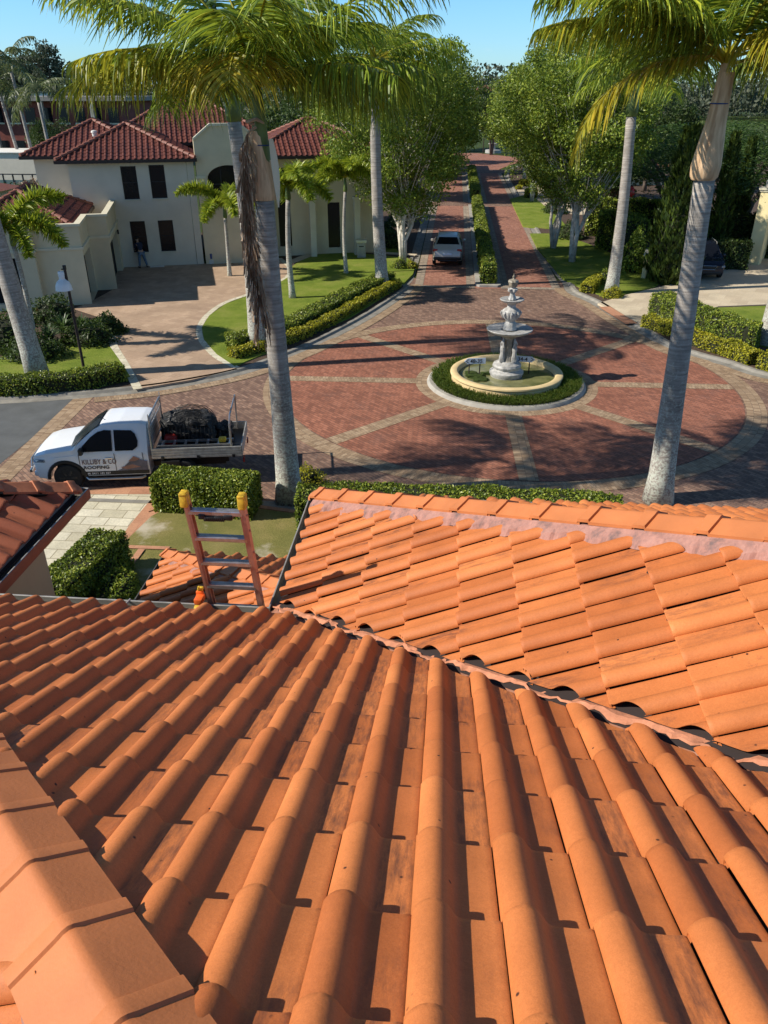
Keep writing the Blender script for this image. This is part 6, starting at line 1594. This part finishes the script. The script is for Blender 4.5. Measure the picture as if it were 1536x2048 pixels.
# ================================================================== BUILDINGS
HO = np.array([-15.82, 48.41]); HA_ = R_(18)
hx = np.array([math.cos(HA_), math.sin(HA_)]); hy = np.array([-math.sin(HA_), math.cos(HA_)])
HM = Matrix.Translation((HO[0], HO[1], .09)) @ Matrix.Rotation(HA_, 4, 'Z')
vil = thing('pale_house', 'pale two storey house with dark red hipped roof across the roundabout', 'house', (HO[0], HO[1], .09))
def HP(name, g, mat, parent=None, smooth=False):
    for i, v in enumerate(g.v):
        A = np.array(HM); g.v[i] = (v @ A[:3, :3].T + A[:3, 3]).astype(np.float32)
    return obj(name, g, mat, parent or vil, local=parent is not None, smooth=smooth)
def lowroof(name, parent, a0, a1, b0, b1, z, t=.44, over=.0, cover='redtile', seed=1, hp=None, W=.33, gauge=.38, capm='redcap', faces='FLRB'):
    """hipped roof over a rectangle in the house frame; real small tiles"""
    hp = hp or HP
    half = min(a1 - a0, b1 - b0) / 2
    cs = []
    rows = [(0.0, -.02, 0), (0.0, .0, 1), (gauge + .02, 0, 1)]
    along_a = (a1 - a0) >= (b1 - b0)
    F = {'F': ((a0, b0, z), (1, 0), (0, -1), a1 - a0, [((-1, 1), -a0 + b0, 0), ((1, 1), a1 + b0, 0), ((0, 1), b0 + half, 0)]),
         'B': ((a1, b1, z), (-1, 0), (0, 1), a1 - a0, [((1, -1), a1 - b1, 0), ((-1, -1), -a0 - b1, 0), ((0, -1), -(b1 - half), 0)]),
         'L': ((a0, b1, z), (0, -1), (-1, 0), b1 - b0, [((1, -1), a0 - b0, 0), ((1, 1), a0 + b1, 0), ((1, 0), a0 + half, 0)]),
         'R': ((a1, b0, z), (0, 1), (1, 0), b1 - b0, [((-1, -1), -(a1 + b0), 0), ((-1, 1), b1 - a1, 0), ((-1, 0), -(a1 - half), 0)])}
    for k in faces:
        O, u, d, ln, cl = F[k]
        g = Geo(); tile_plane(g, O, u, d, (0, int(ln / W) + 1), (0, int(half / (gauge * .9)) + 2), cl, W=W, gauge=gauge, prof=PROF_LO, seed=seed, tan=t, rows=rows, lift=.022)
        hp(name, g, M[cover], parent)
    g = Geo(); 
    if along_a: r0_, r1_ = (a0 + half, b0 + half), (a1 - half, b0 + half)
    else: r0_, r1_ = (a0 + half, b0 + half), (a0 + half, b1 - half)
    zr = z + half * t
    corners = [(a0, b0), (a1, b0), (a1, b1), (a0, b1)]
    for c in corners:
        e = r0_ if (abs(c[0] - r0_[0]) + abs(c[1] - r0_[1])) < (abs(c[0] - r1_[0]) + abs(c[1] - r1_[1])) + .01 else r1_
        n = max(2, int(half * 1.5 / .42)); 
        for i in range(n):
            p = [np.array([c[0] + (e[0] - c[0]) * q, c[1] + (e[1] - c[1]) * q, z + (zr - z) * q + .06 + dzz]) for q, dzz in ((i / n, .03), ((i + 1) / n, -.01))]
            tube(g, p, [.11, .09], 6)
    n = max(1, int(math.hypot(r1_[0] - r0_[0], r1_[1] - r0_[1]) / .42))
    for i in range(n):
        p = [np.array([r0_[0] + (r1_[0] - r0_[0]) * q, r0_[1] + (r1_[1] - r0_[1]) * q, zr + .07 + dzz]) for q, dzz in ((i / n, .02), ((i + 1) / n, -.01))]
        tube(g, p, [.11, .09], 6)
    hp('ridge_caps', g, M[capm], parent)
    g = Geo(); box(g, a0 - .02, a1 + .02, b0 - .10, b0 - .0, z - .16, z + .01); box(g, a0 - .1, a0, b0, b1, z - .16, z + .01); box(g, a1, a1 + .1, b0, b1, z - .16, z + .01)
    hp('gutter', g, M['postdark'], parent)
    g = Geo(); e = .02; V = [(a0, b0, z - e), (a1, b0, z - e), (a1, b1, z - e), (a0, b1, z - e), (*r0_, zr - e), (*r1_, zr - e)]
    Fq = [(0, 1, 5, 4), (1, 2, 5), (2, 3, 4, 5), (3, 0, 4)] if along_a else [(0, 1, 4), (1, 2, 5, 4), (2, 3, 5), (3, 0, 4, 5)]
    g.add(V, Fq); poly(g, [(a0, b0), (a1, b0), (a1, b1), (a0, b1)], z - .16); hp('roof_deck', g, M['deck'], parent)
# walls: the front wall is built in strips round real window openings
def wall_open(a0, a1, z0, z1, b, holes, thick=.25):
    """front wall (facing -b) with rectangular holes"""
    g = Geo(); xs = sorted({a0, a1} | {h[0] for h in holes} | {h[1] for h in holes}); zs = sorted({z0, z1} | {h[2] for h in holes} | {h[3] for h in holes})
    for i in range(len(xs) - 1):
        for j in range(len(zs) - 1):
            cx, cz = (xs[i] + xs[i + 1]) / 2, (zs[j] + zs[j + 1]) / 2
            if any(h[0] < cx < h[1] and h[2] < cz < h[3] for h in holes): continue
            g.add([(xs[i], b, zs[j]), (xs[i + 1], b, zs[j]), (xs[i + 1], b, zs[j + 1]), (xs[i], b, zs[j + 1])], [(0, 1, 2, 3)])
    for h in holes:
        g.add([(h[0], b, h[2]), (h[1], b, h[2]), (h[1], b, h[3]), (h[0], b, h[3]), (h[0], b + thick, h[2]), (h[1], b + thick, h[2]), (h[1], b + thick, h[3]), (h[0], b + thick, h[3])], [(0, 4, 5, 1), (1, 5, 6, 2), (2, 6, 7, 3), (3, 7, 4, 0)])
    return g
wins = [(-3.75, -2.88, 3.88, 5.68), (-2.16, -1.28, 3.90, 5.72), (-3.68, -2.80, .86, 2.66), (-2.05, -1.17, .86, 2.66)]
g = wall_open(-6.6, 0, 0, 5.95, 0, wins)
g.add([(-6.6, 0, 0), (-6.6, 0, 5.95), (-6.6, 9, 5.95), (-6.6, 9, 0), (0, 0, 0), (0, 9, 0), (0, 9, 5.95), (0, 0, 5.95)], [(0, 1, 2, 3), (4, 5, 6, 7)])
HP('wall', g, M['render_grey'])
for (x0, x1, z0, z1) in wins:
    g = Geo(); box(g, x0 - .01, x1 + .01, .10, .16, z0 - .01, z1 + .01); wdw = HP('window', g, M['glass'])
    g = Geo(); 
    for (p, q) in (((x0, z0), (x1, z0 + .05)), ((x0, z1 - .05), (x1, z1)), ((x0, z0), (x0 + .05, z1)), ((x1 - .05, z0), (x1, z1)), ((x0, (z0 + z1) / 2 - .02), (x1, (z0 + z1) / 2 + .02))): box(g, p[0], q[0], .085, .098, p[1], q[1])
    HP('frame', g, M['black'], wdw)
    g = Geo(); bbox(g, x0 - .04, x1 + .04, -.05, .10, z0 - .08, z0 - .005, .012); HP('sill', g, M['trimcream'], wdw)
lowroof('roof', vil and None, -7.15, .55, -.55, 9.3, 6.05, seed=3, faces='FLR')
# left rear part set back
g = Geo(); box(g, -8.9, -6.6, 3.2, 12, 0, 5.95); HP('wall', g, M['render_grey'])
lowroof('roof', None, -9.5, -1.5, 2.6, 11.5, 6.1, seed=4, faces='FL')
lowroof('roof', None, -5.5, 6.5, 7.0, 17, 6.5, seed=5, faces='FLR', t=.5)
# arched stair tower
g = Geo(); at0, at1, bt = .55, 4.3, -.15
n = 14; wx0, wx1, wz0, wz1 = 1.15, 3.65, 3.4, 4.9
arc = [(wx0 + (wx1 - wx0) * (1 - math.cos(math.pi * i / n)) / 2, wz1 + .75 * math.sin(math.pi * i / n)) for i in range(n + 1)]
gable = [(at0, 7.0), (at0 + 1.0, 7.75), (at1 - 1.0, 7.75), (at1, 7.0)]
def topz(x):
    return float(np.interp(x, [p[0] for p in gable], [p[1] for p in gable]))
g.add([(at0, bt, 0), (wx0, bt, 0), (wx0, bt, topz(wx0)), (at0, bt, 7.0)], [(0, 1, 2, 3)]); g.add([(wx1, bt, 0), (at1, bt, 0), (at1, bt, 7.0), (wx1, bt, topz(wx1))], [(0, 1, 2, 3)])
g.add([(wx0, bt, 0), (wx1, bt, 0), (wx1, bt, wz0), (wx0, bt, wz0)], [(0, 1, 2, 3)])
for i in range(n):
    (x0, z0), (x1, z1) = arc[i], arc[i + 1]
    g.add([(x0, bt, z0), (x1, bt, z1), (x1, bt, topz(x1)), (x0, bt, topz(x0))], [(0, 1, 2, 3)]); g.add([(x0, bt, z0), (x0, bt + .35, z0), (x1, bt + .35, z1), (x1, bt, z1)], [(0, 1, 2, 3)])
for x in (wx0, wx1): g.add([(x, bt, wz0), (x, bt + .35, wz0), (x, bt + .35, wz1), (x, bt, wz1)], [(0, 1, 2, 3)])
for x in (at0, at1): g.add([(x, bt, 0), (x, bt + 2.6, 0), (x, bt + 2.6, 7.0), (x, bt, 7.0)], [(0, 1, 2, 3)])
HP('stair_tower', g, M['cream'])
g = Geo()
for (p, q) in ((gable[0], gable[1]), (gable[1], gable[2]), (gable[2], gable[3])):
    V = [(x, b, z + h) for (x, z) in (p, q) for b in (bt - .09, bt + .45) for h in (-.02, .12)]
    g.add(V, [(0, 4, 5, 1), (1, 5, 7, 3), (2, 3, 7, 6), (0, 2, 6, 4)])
box(g, at0 - .06, at0 + .5, bt - .07, bt, 4.95, 5.08); box(g, at1 - .5, at1 + .06, bt - .07, bt, 4.95, 5.08)
HP('parapet_coping', g, M['trimcream'])
g = Geo(); box(g, wx0, wx1, bt + .30, bt + .34, wz0 - .02, 5.7); tw = HP('arched_window', g, M['glass'])
g = Geo()
for x in (1.95, 2.85): box(g, x - .03, x + .03, bt + .27, bt + .298, wz0, 5.6)
box(g, wx0, wx1, bt + .27, bt + .296, 4.55, 4.62); HP('frame', g, M['black'], tw)
# entry and right wing
g = wall_open(4.3, 12.2, 0, 5.9, 1.6, [(5.4, 6.2, .6, 3.4), (8.6, 9.4, .4, 3.2), (5.5, 6.4, 3.9, 5.3)])
g.add([(12.2, 1.6, 0), (12.2, 9, 0), (12.2, 9, 5.9), (12.2, 1.6, 5.9)], [(0, 1, 2, 3)]); HP('wall', g, M['cream'])
for (x0, x1, z0, z1) in [(5.4, 6.2, .6, 3.4), (8.6, 9.4, .4, 3.2), (5.5, 6.4, 3.9, 5.3)]:
    g = Geo(); box(g, x0 - .01, x1 + .01, 1.72, 1.78, z0 - .01, z1 + .01); wdw = HP('window', g, M['glass']); g = Geo(); bbox(g, x0 - .04, x1 + .04, 1.54, 1.70, z0 - .08, z0 - .005, .012); HP('sill', g, M['trimcream'], wdw)
for x in (4.7, 7.3, 10.2):
    g = Geo(); bbox(g, x, x + .38, .7, 1.08, 0, 3.6, .02); box(g, x - .06, x + .44, .64, 1.14, 3.45, 3.6); HP('column', g, M['trimcream'])
lowroof('roof', None, 3.6, 12.8, .9, 9.5, 6.0, seed=6, faces='FRL')
g = Geo(); box(g, .02, .42, -.04, .3, 0, 5.9); HP('pilaster', g, M['render_grey'])
# garage wing with parapet
GWp = [(-13.5, -9.6), (-7.6, -9.6), (-7.6, -9.22), (-5.41, -9.22), (-5.41, -6.0), (-4.4, -6.0), (-4.4, 0)]
def wallseg(g, p, q, z0, z1, holes=()):
    p = np.array(p); q = np.array(q); L = np.linalg.norm(q - p); d = (q - p) / L; nrm = np.array([-d[1], d[0]])
    w = wall_open(0, L, z0, z1, 0, list(holes), .35)
    for v in w.v:
        X = v.copy(); v[:, 0] = p[0] + d[0] * X[:, 0] + nrm[0] * X[:, 1]; v[:, 1] = p[1] + d[1] * X[:, 0] + nrm[1] * X[:, 1]
    g.join(w)
    return p, d, nrm
g = Geo(); darks = []
op = {0: [(2.1, 5.1, .3, 2.45)], 4: [], 3: [(.10, 2.95, 0, 2.35)], 5: [(.2, 5.0, 0, 2.35)]}
for i in range(len(GWp) - 1):
    p, d, nrm = wallseg(g, GWp[i], GWp[i + 1], 0, 3.78, op.get(i, []))
    for h in op.get(i, []): darks.append((p, d, nrm, h))
HP('garage_wall', g, M['cream'])
for (p, d, nrm, h) in darks:
    g = Geo(); c = [p + d * h[0] + nrm * .33, p + d * h[1] + nrm * .33]
    g.add([(*c[0], h[2]), (*c[1], h[2]), (*c[1], h[3]), (*c[0], h[3])], [(0, 1, 2, 3)]); dr = HP('garage_opening_shade', g, M['darkvoid'])  # near-black sheet put in for the shade inside each garage opening
    g = Geo()
    for k in range(1, 4):
        z = h[2] + (h[3] - h[2]) * k / 4; a_, b_ = c[0] - nrm * .01, c[1] - nrm * .01
        g.add([(*a_, z - .012), (*b_, z - .012), (*b_, z + .012), (*a_, z + .012)], [(0, 1, 2, 3)])
    HP('sheet_crossline', g, M['black'], dr)
g = Geo(); P = [(a, b) for a, b in GWp]
sweep(g, [(p[0], p[1], 3.78) for p in P], [(-.09, -.02), (-.09, .10), (.22, .10), (.22, -.3)]); HP('parapet_coping', g, M['trimcream'])
g = Geo(); sweep(g, [(p[0], p[1], 2.72) for p in P], [(-.0, -.06), (-.07, -.04), (-.07, .07), (.0, .09)]); HP('string_course', g, M['trimcream'])
lowroof('garage_roof', None, -11.2, -5.6, -8.95, -.15, 3.62, seed=8, faces='FRL', t=.52, W=.33, gauge=.42)
g = Geo(); bbox(g, -4.36, -4.26, -1.3, -1.2, 2.15, 2.4, .02); HP('wall_lamp', g, M['black'])
# white roof vent on the upper roof
g = Geo(); lathe(g, [(0, -.1), (.12, -.1), (.14, .08), (.18, .1), (.16, .2), (0, .24)], (-5.1, 2.4, 7.25), 16); HP('roof_vent', g, M['whitewall'], smooth=True)

def simple(name, label, cat, loc, rz=0):
    t = thing(name, label, cat, loc, 0); A = Matrix.Translation(loc) @ Matrix.Rotation(rz, 4, 'Z')
    def put(nm, g, mat, parent=None, smooth=False):
        for i, v in enumerate(g.v):
            B = np.array(A); g.v[i] = (v @ B[:3, :3].T + B[:3, 3]).astype(np.float32)
        return obj(nm, g, mat, parent or t, local=parent is not None, smooth=smooth)
    return t, put
# yellow gatehouse on the right
gx, gy = G(1490, 531)
t, put = simple('yellow_gatehouse', 'yellow rendered gatehouse with a cream cornice at the right edge', 'building', (gx, gy, .09), R_(-32))
g = Geo(); box(g, 0, .75, -.0, .75, 0, 4.3); box(g, .75, 6, .0, .6, 2.95, 4.3); box(g, .75, 6, 3.5, 3.9, 0, 4.3); box(g, 0, .5, .75, 3.9, 0, 4.3); put('wall', g, M['yellowwall'])
g = Geo(); bbox(g, -.12, 6.1, -.12, .9, 4.3, 4.45, .03); bbox(g, -.06, 6.1, -.06, .8, 4.2, 4.3, .02); put('cornice', g, M['trimcream'])
g = Geo(); bbox(g, .15, .85, .1, .75, 4.45, 4.85, .03); box(g, 1.2, 1.9, .1, .75, 4.45, 4.95); put('stone_planter', g, M['bintop'])
g = Geo(); box(g, .8, 6, 3.3, 3.4, 0, 2.9); put('rear_panel', g, M['render_tan'])
# pale gate pillar wall by the conifer
t, put = simple('pillar_wall', 'pale low gate wall end at the left foot of the tall conifer', 'wall', (*G(1286, 560), .09), R_(75))
g = Geo(); bbox(g, -.1, 1.9, -.12, .12, 0, 1.25, .03); put('wall', g, M['yellowwall']); g = Geo(); bbox(g, -.15, 1.95, -.17, .17, 1.25, 1.35, .02); put('coping', g, M['trimcream'])
# letterbox pillar
t, put = simple('letterbox', 'grey rendered letterbox pillar with a flat cap behind the straight slender palm', 'letterbox', (*G(723, 518), .09), R_(8))
g = Geo(); bbox(g, -.28, .28, -.22, .22, 0, .95, .02); put('pillar', g, M['bintop']); g = Geo(); bbox(g, -.34, .34, -.28, .28, .95, 1.12, .03); put('cap', g, M['trimcream']); g = Geo(); box(g, -.15, .15, -.232, -.221, .7, .76); put('slot', g, M['black'])
# lamp post
lx, ly = G(170, 748)
t, put = simple('lamp_post', 'white bell shaped lamp on a dark brown post at the driveway garden', 'lamp', (lx, ly, .1))
g = Geo(); tube(g, [(0, 0, -.05), (0, 0, 3.85)], [.055, .05], 10); lathe(g, [(.09, 0), (.09, .12), (.06, .2)], n=12); put('post', g, M['postdark'], smooth=True)
g = Geo(); bbox(g, -.05, .05, -.05, .05, 3.82, 3.98, .01); tube(g, [(0, 0, 3.86), (-.10, -.06, 3.84)], .025, 6); put('bracket', g, M['black'])
g = Geo(); lathe(g, [(.0, .66), (.10, .66), (.115, .62), (.10, .40), (.13, .36), (.22, .28), (.275, .16), (.29, .06), (.30, .0), (.27, .01), (.20, .2), (.0, .3)], (-.12, -.10, 3.12), 28); put('lamp_shade', g, M['lampwhite'], smooth=True)
# small items by the house door
t, put = simple('water_unit', 'small white and blue cooler standing at the right foot of the pale house', 'cooler', (*G(424, 531), .11))
g = Geo(); bbox(g, -.16, .16, -.14, .14, 0, .25, .03); put('base', g, M['whitewall']); g = Geo(); lathe(g, [(.05, .25), (.12, .32), (.13, .6), (.06, .66), (0, .66)], n=14); put('bottle', g, M['bluepaint'], smooth=True)
t, put = simple('door_mat', 'pale mat lying on the driveway below the right window of the pale house', 'mat', (*G(315, 537), .114), R_(18)); g = Geo(); bbox(g, -.42, .42, -.2, .2, 0, .03, .01); put('mat_slab', g, M['whitewall'])
# broom leaning by the garage corner
bx, by = G(262, 536)
t, put = simple('broom', 'long handled broom with a blue head leaning upside down by the garage corner', 'broom', (bx, by, .11))
g = Geo(); tube(g, [(.0, 0, 0), (-.22, .10, 1.65)], .02, 6); put('handle', g, M['polewhite']); g = Geo(); bbox(g, -.34, -.12, .06, .16, 1.5, 1.95, .03); put('head', g, M['brush'])
# far fountain at the head of the street
L0 = G(986, 306)
g = Geo(); lathe(g, [(1.4, 0), (1.4, .5), (1.2, .55), (.4, .55), (.3, 1.2), (.9, 1.45), (.9, 1.55), (.2, 1.6), (.25, 2.2), (.5, 2.4), (.15, 2.5), (.2, 2.9), (0, 3.1)], (L0[0], L0[1], 0), 20)
tag(obj('far_fountain', g, M['marble'], smooth=True), 'small pale fountain far away at the head of the brick street', 'fountain')
g = Geo(); fx, fy = G(966, 308); tube(g, [(fx, fy, 0), (fx, fy, 3.6)], .07, 6); bbox(g, fx - .2, fx + .2, fy - .2, fy + .2, 3.4, 4.0, .06); tag(obj('far_lamp_post', g, M['postdark']), 'dark lamp post left of the far fountain at the street head', 'lamp')
# far and side buildings
def P3(px, py, Y):
    d = _F + _R * (px - 768) / FPX - _U * (py - 1024) / FPX; t = Y / d[1]; return (t * d[0], Y, CH + t * d[2])
def far_block(name, label, pxa, pxb, py_top, Y, depth, wall, roofm, floors=1, overhang=1.2, rooft=.7, cat='building', nw=6, hip=False, posts=0):
    a = P3(pxa, py_top, Y); b = P3(pxb, py_top, Y); z = a[2]
    t, put = simple(name, label, cat, (a[0], Y, 0))
    w = b[0] - a[0]
    g = Geo(); box(g, 0, w, 0, depth, 0, z); put('wall', g, M[wall])
    if hip:
        g = Geo(); V = [(-.8, -.8, z), (w + .8, -.8, z), (w + .8, depth + .8, z), (-.8, depth + .8, z), (min(depth / 2, w / 2), depth / 2, z + rooft), (w - min(depth / 2, w / 2), depth / 2, z + rooft)]
        g.add(V, [(0, 1, 5, 4), (1, 2, 5), (2, 3, 4, 5), (3, 0, 4), (0, 3, 2, 1)]); put('roof', g, M[roofm])
    else:
        g = Geo(); bbox(g, -overhang, w + overhang, -overhang, depth, z, z + rooft, .05); put('roof', g, M[roofm])
    for f in range(floors):
        for k in range(nw):
            x0 = w * (k + .2) / nw; x1 = w * (k + .8) / nw; zb = z * (f + .35) / floors; zt = z * (f + .8) / floors
            g = Geo(); box(g, x0, x1, -.06, .02, zb, zt); wd = put('window', g, M['glass'])
            g = Geo(); box(g, x0 - .1, x1 + .1, -.16, -.07, zb - .2, zb); put('sill', g, M['trimcream'], wd)
    for k in range(posts):
        x = w * (k + .5) / posts; g = Geo(); box(g, x - .25, x + .25, -overhang, -overhang + .5, 0, z); put('post', g, M['bintop'])
    return t
far_block('brick_building', 'long dark red brick building with pale flat eaves behind the distant palms', -60, 240, 202, 118, 14, 'brickred', 'greyroof', 2, 1.5, .6, nw=9, posts=3)
far_block('lake_wall_building', 'low pale building with a green court fence at the left edge by the lake', -80, 78, 306, 88, 6, 'render_grey', 'whitewall', 1, .2, .15, nw=0)
t, put = simple('court_fence', 'dark green court fence along the lake at the left edge', 'fence', (P3(-60, 320, 84)[0], 84, 0))
wf = P3(98, 320, 84)[0] - P3(-60, 320, 84)[0]
g = Geo(); box(g, 0, wf, -.03, .03, .3, 1.4); put('panel', g, M['greenfence'])
for k in range(9):
    g = Geo(); box(g, wf * k / 8 - .05, wf * k / 8 + .05, -.08, .08, 0, 2.0); put('post', g, M['black'])
g = Geo(); box(g, 0, wf, -.05, .05, 1.9, 2.0); put('rail', g, M['black'])
far_block('corner_house', 'small cream house with red hipped roof cut by the left edge', -240, -70, 392, 62, 7, 'yellowwall', 'redcap', 1, .5, 1.3, 'house', 3, hip=True)
far_block('avenue_end_house', 'distant house with a red tiled roof above the far end of the street', 950, 990, 182, 235, 12, 'whitewall', 'redcap', 1, .6, 1.6, 'house', 3, hip=True)
far_block('forecourt_house', 'pale house behind the forecourt and the parked red car', 1090, 1330, 330, 98, 10, 'cream', 'redcap', 1, .8, 2.4, 'house', 5, hip=True)
far_block('roadside_house', 'pale house half hidden by the left avenue trees near the street bend', 760, 860, 250, 112, 9, 'cream', 'redcap', 2, .8, 2.2, 'house', 3, hip=True)
far_block('distant_white_house', 'tiny white house under the horizon trees above the distant palms', 40, 70, 186, 240, 10, 'whitewall', 'greyroof', 1, .5, .5, 'house', 3)
g = Geo(); poly(g, [(-75, 58), (-27, 64), (-30, 80), (-44, 84), (-85, 84)], .10); struct('lake', g, M['lake'])
g = Geo(); poly(g, [(-150, 50), (-14, 61), (-12, 126), (-150, 126)], .092); struct('lakeside_grass', g, M['rough_grass'])
for k, (px, py, s, h, m, lab) in enumerate([(10, 368, 3.0, 1.8, 'darkleaf', 'lakeside bush at the left edge below the court fence'), (50, 362, 2.8, 1.6, 'gumleaf', 'grey green lakeside bush below the court fence'), (88, 372, 2.5, 2.2, 'frond_dead', 'straw coloured reeds between the thin palm trunks'), (64, 380, 2.2, 1.8, 'frond_dead', 'straw coloured reeds left of the thin palm trunks'), (22, 385, 2.4, 1.4, 'darkleaf', 'dark lakeside bush behind the small cream house')]):
    shrub(P3(px, py, 74 + k)[:2], s, s * .6, h, lab, m, .3, 900, seed=140 + k, z0=.1)

# ================================================================== PERSON
def skin_obj(name, joints, edges, mat, parent, sub=2):
    me = bpy.data.meshes.new(name); me.from_pydata([j[:3] for j in joints], edges, []); me.update()
    o = bpy.data.objects.new(name, me); scene.collection.objects.link(o)
    m = o.modifiers.new('Skin', 'SKIN'); m.use_smooth_shade = True
    me.skin_vertices[0].data[0].use_root = True
    for i, j in enumerate(joints):
        r = j[3]; me.skin_vertices[0].data[i].radius = (r, r) if not hasattr(r, '__len__') else r
    s = o.modifiers.new('Subdivision', 'SUBSURF'); s.levels = sub; s.render_levels = sub
    dg = bpy.context.evaluated_depsgraph_get(); bpy.context.view_layer.update()
    ev = o.evaluated_get(dg); nm = bpy.data.meshes.new_from_object(ev)
    scene.collection.objects.unlink(o); bpy.data.objects.remove(o)
    nm.materials.clear(); nm.materials.append(M[mat])
    o = bpy.data.objects.new(name, nm); scene.collection.objects.link(o); o.parent = parent; return o
px_, py_ = G(287, 539)
per = thing('person', 'person in dark shirt and blue jeans bending forward by the pale house wall', 'person', (px_, py_, .115), R_(40))
# local: facing +Y, leaning forward; z up
J = [(0, 0, .92, .12), (0, .10, 1.10, .12), (0, .24, 1.30, .13), (0, .33, 1.42, .07), (0, .38, 1.50, .055), (0, .43, 1.58, .092), (0, .45, 1.67, .075),
     (-.17, .26, 1.36, .058), (-.24, .36, 1.12, .046), (-.18, .52, .96, .034), (-.16, .58, .90, .026),
     (.17, .26, 1.36, .058), (.25, .38, 1.14, .046), (.16, .55, 1.02, .034), (.13, .61, .97, .026),
     (-.10, 0, .86, .095), (-.15, .03, .48, .062), (-.20, -.04, .09, .042), (-.21, .10, .035, .036), (-.21, .17, .03, .026),
     (.10, 0, .86, .095), (.18, .02, .48, .062), (.26, -.06, .09, .042), (.28, .08, .035, .036), (.28, .15, .03, .026)]
E_ = [(0, 1), (1, 2), (2, 3), (3, 4), (4, 5), (5, 6), (2, 7), (7, 8), (8, 9), (9, 10), (2, 11), (11, 12), (12, 13), (13, 14), (0, 15), (15, 16), (16, 17), (17, 18), (18, 19), (0, 20), (20, 21), (21, 22), (22, 23), (23, 24)]
for (h, s) in ((10, -1), (14, 1)):
    b = J[h]
    for k, (dx, dl) in enumerate(((-.026, .062), (-.009, .072), (.009, .068), (.026, .052))):
        i = len(J); J += [(b[0] + dx, b[1] + .035, b[2] - .03, .009), (b[0] + dx * 1.15, b[1] + .045, b[2] - .03 - dl, .008)]; E_ += [(h, i), (i, i + 1)]
    i = len(J); J += [(b[0] - s * .035, b[1] + .005, b[2] - .03, .010), (b[0] - s * .045, b[1] + .02, b[2] - .06, .009)]; E_ += [(h, i), (i, i + 1)]
bodyo = skin_obj('body', J, E_, 'skin', per)
skin_obj('shirt', [(0, .01, .94, .145), (0, .10, 1.10, .148), (0, .24, 1.30, .155), (0, .31, 1.39, .10), (-.17, .26, 1.36, .078), (-.23, .34, 1.17, .064), (-.20, .47, 1.0, .05), (.17, .26, 1.36, .078), (.24, .36, 1.18, .064), (.19, .50, 1.06, .05)], [(0, 1), (1, 2), (2, 3), (2, 4), (4, 5), (5, 6), (2, 7), (7, 8), (8, 9)], 'shirt', per)
skin_obj('jeans', [(0, 0, .93, .15), (-.10, 0, .84, .118), (-.15, .03, .48, .085), (-.20, -.04, .10, .068), (.10, 0, .84, .118), (.18, .02, .48, .085), (.26, -.06, .10, .068)], [(0, 1), (1, 2), (2, 3), (0, 4), (4, 5), (5, 6)], 'jeans', per)
g = Geo(); 
for sx_ in (-1, 1):
    x = -.21 if sx_ < 0 else .28; bbox(g, x - .045, x + .045, -.10, .18, 0, .09, .03)
obj('shoes', g, M['black'], per, local=True)
g = Geo(); lathe(g, [(0, -.02), (.085, .0), (.105, .05), (.095, .11), (.05, .145), (0, .15)], (0, .425, 1.60), 16); hr = obj('hair', g, M['hair'], per, local=True, smooth=True)
g = Geo(); lathe(g, [(0, -.008), (.01, 0), (0, .008)], (-.03, .525, 1.60), 8); lathe(g, [(0, -.008), (.01, 0), (0, .008)], (.03, .525, 1.60), 8); obj('eyes', g, M['whitewall'], per, local=True)
g = Geo(); tube(g, [(0, .50, 1.60), (0, .545, 1.565)], [.008, .014], 6); obj('nose', g, M['skin'], per, local=True)
g = Geo(); bbox(g, -.022, .022, .51, .528, 1.53, 1.54, .003); obj('mouth', g, M['redcan'], per, local=True)
g = Geo()
for s in (-1, 1): bbox(g, s * .088 - .012, s * .088 + .012, .42, .45, 1.565, 1.62, .008)
obj('ears', g, M['skin'], per, local=True)
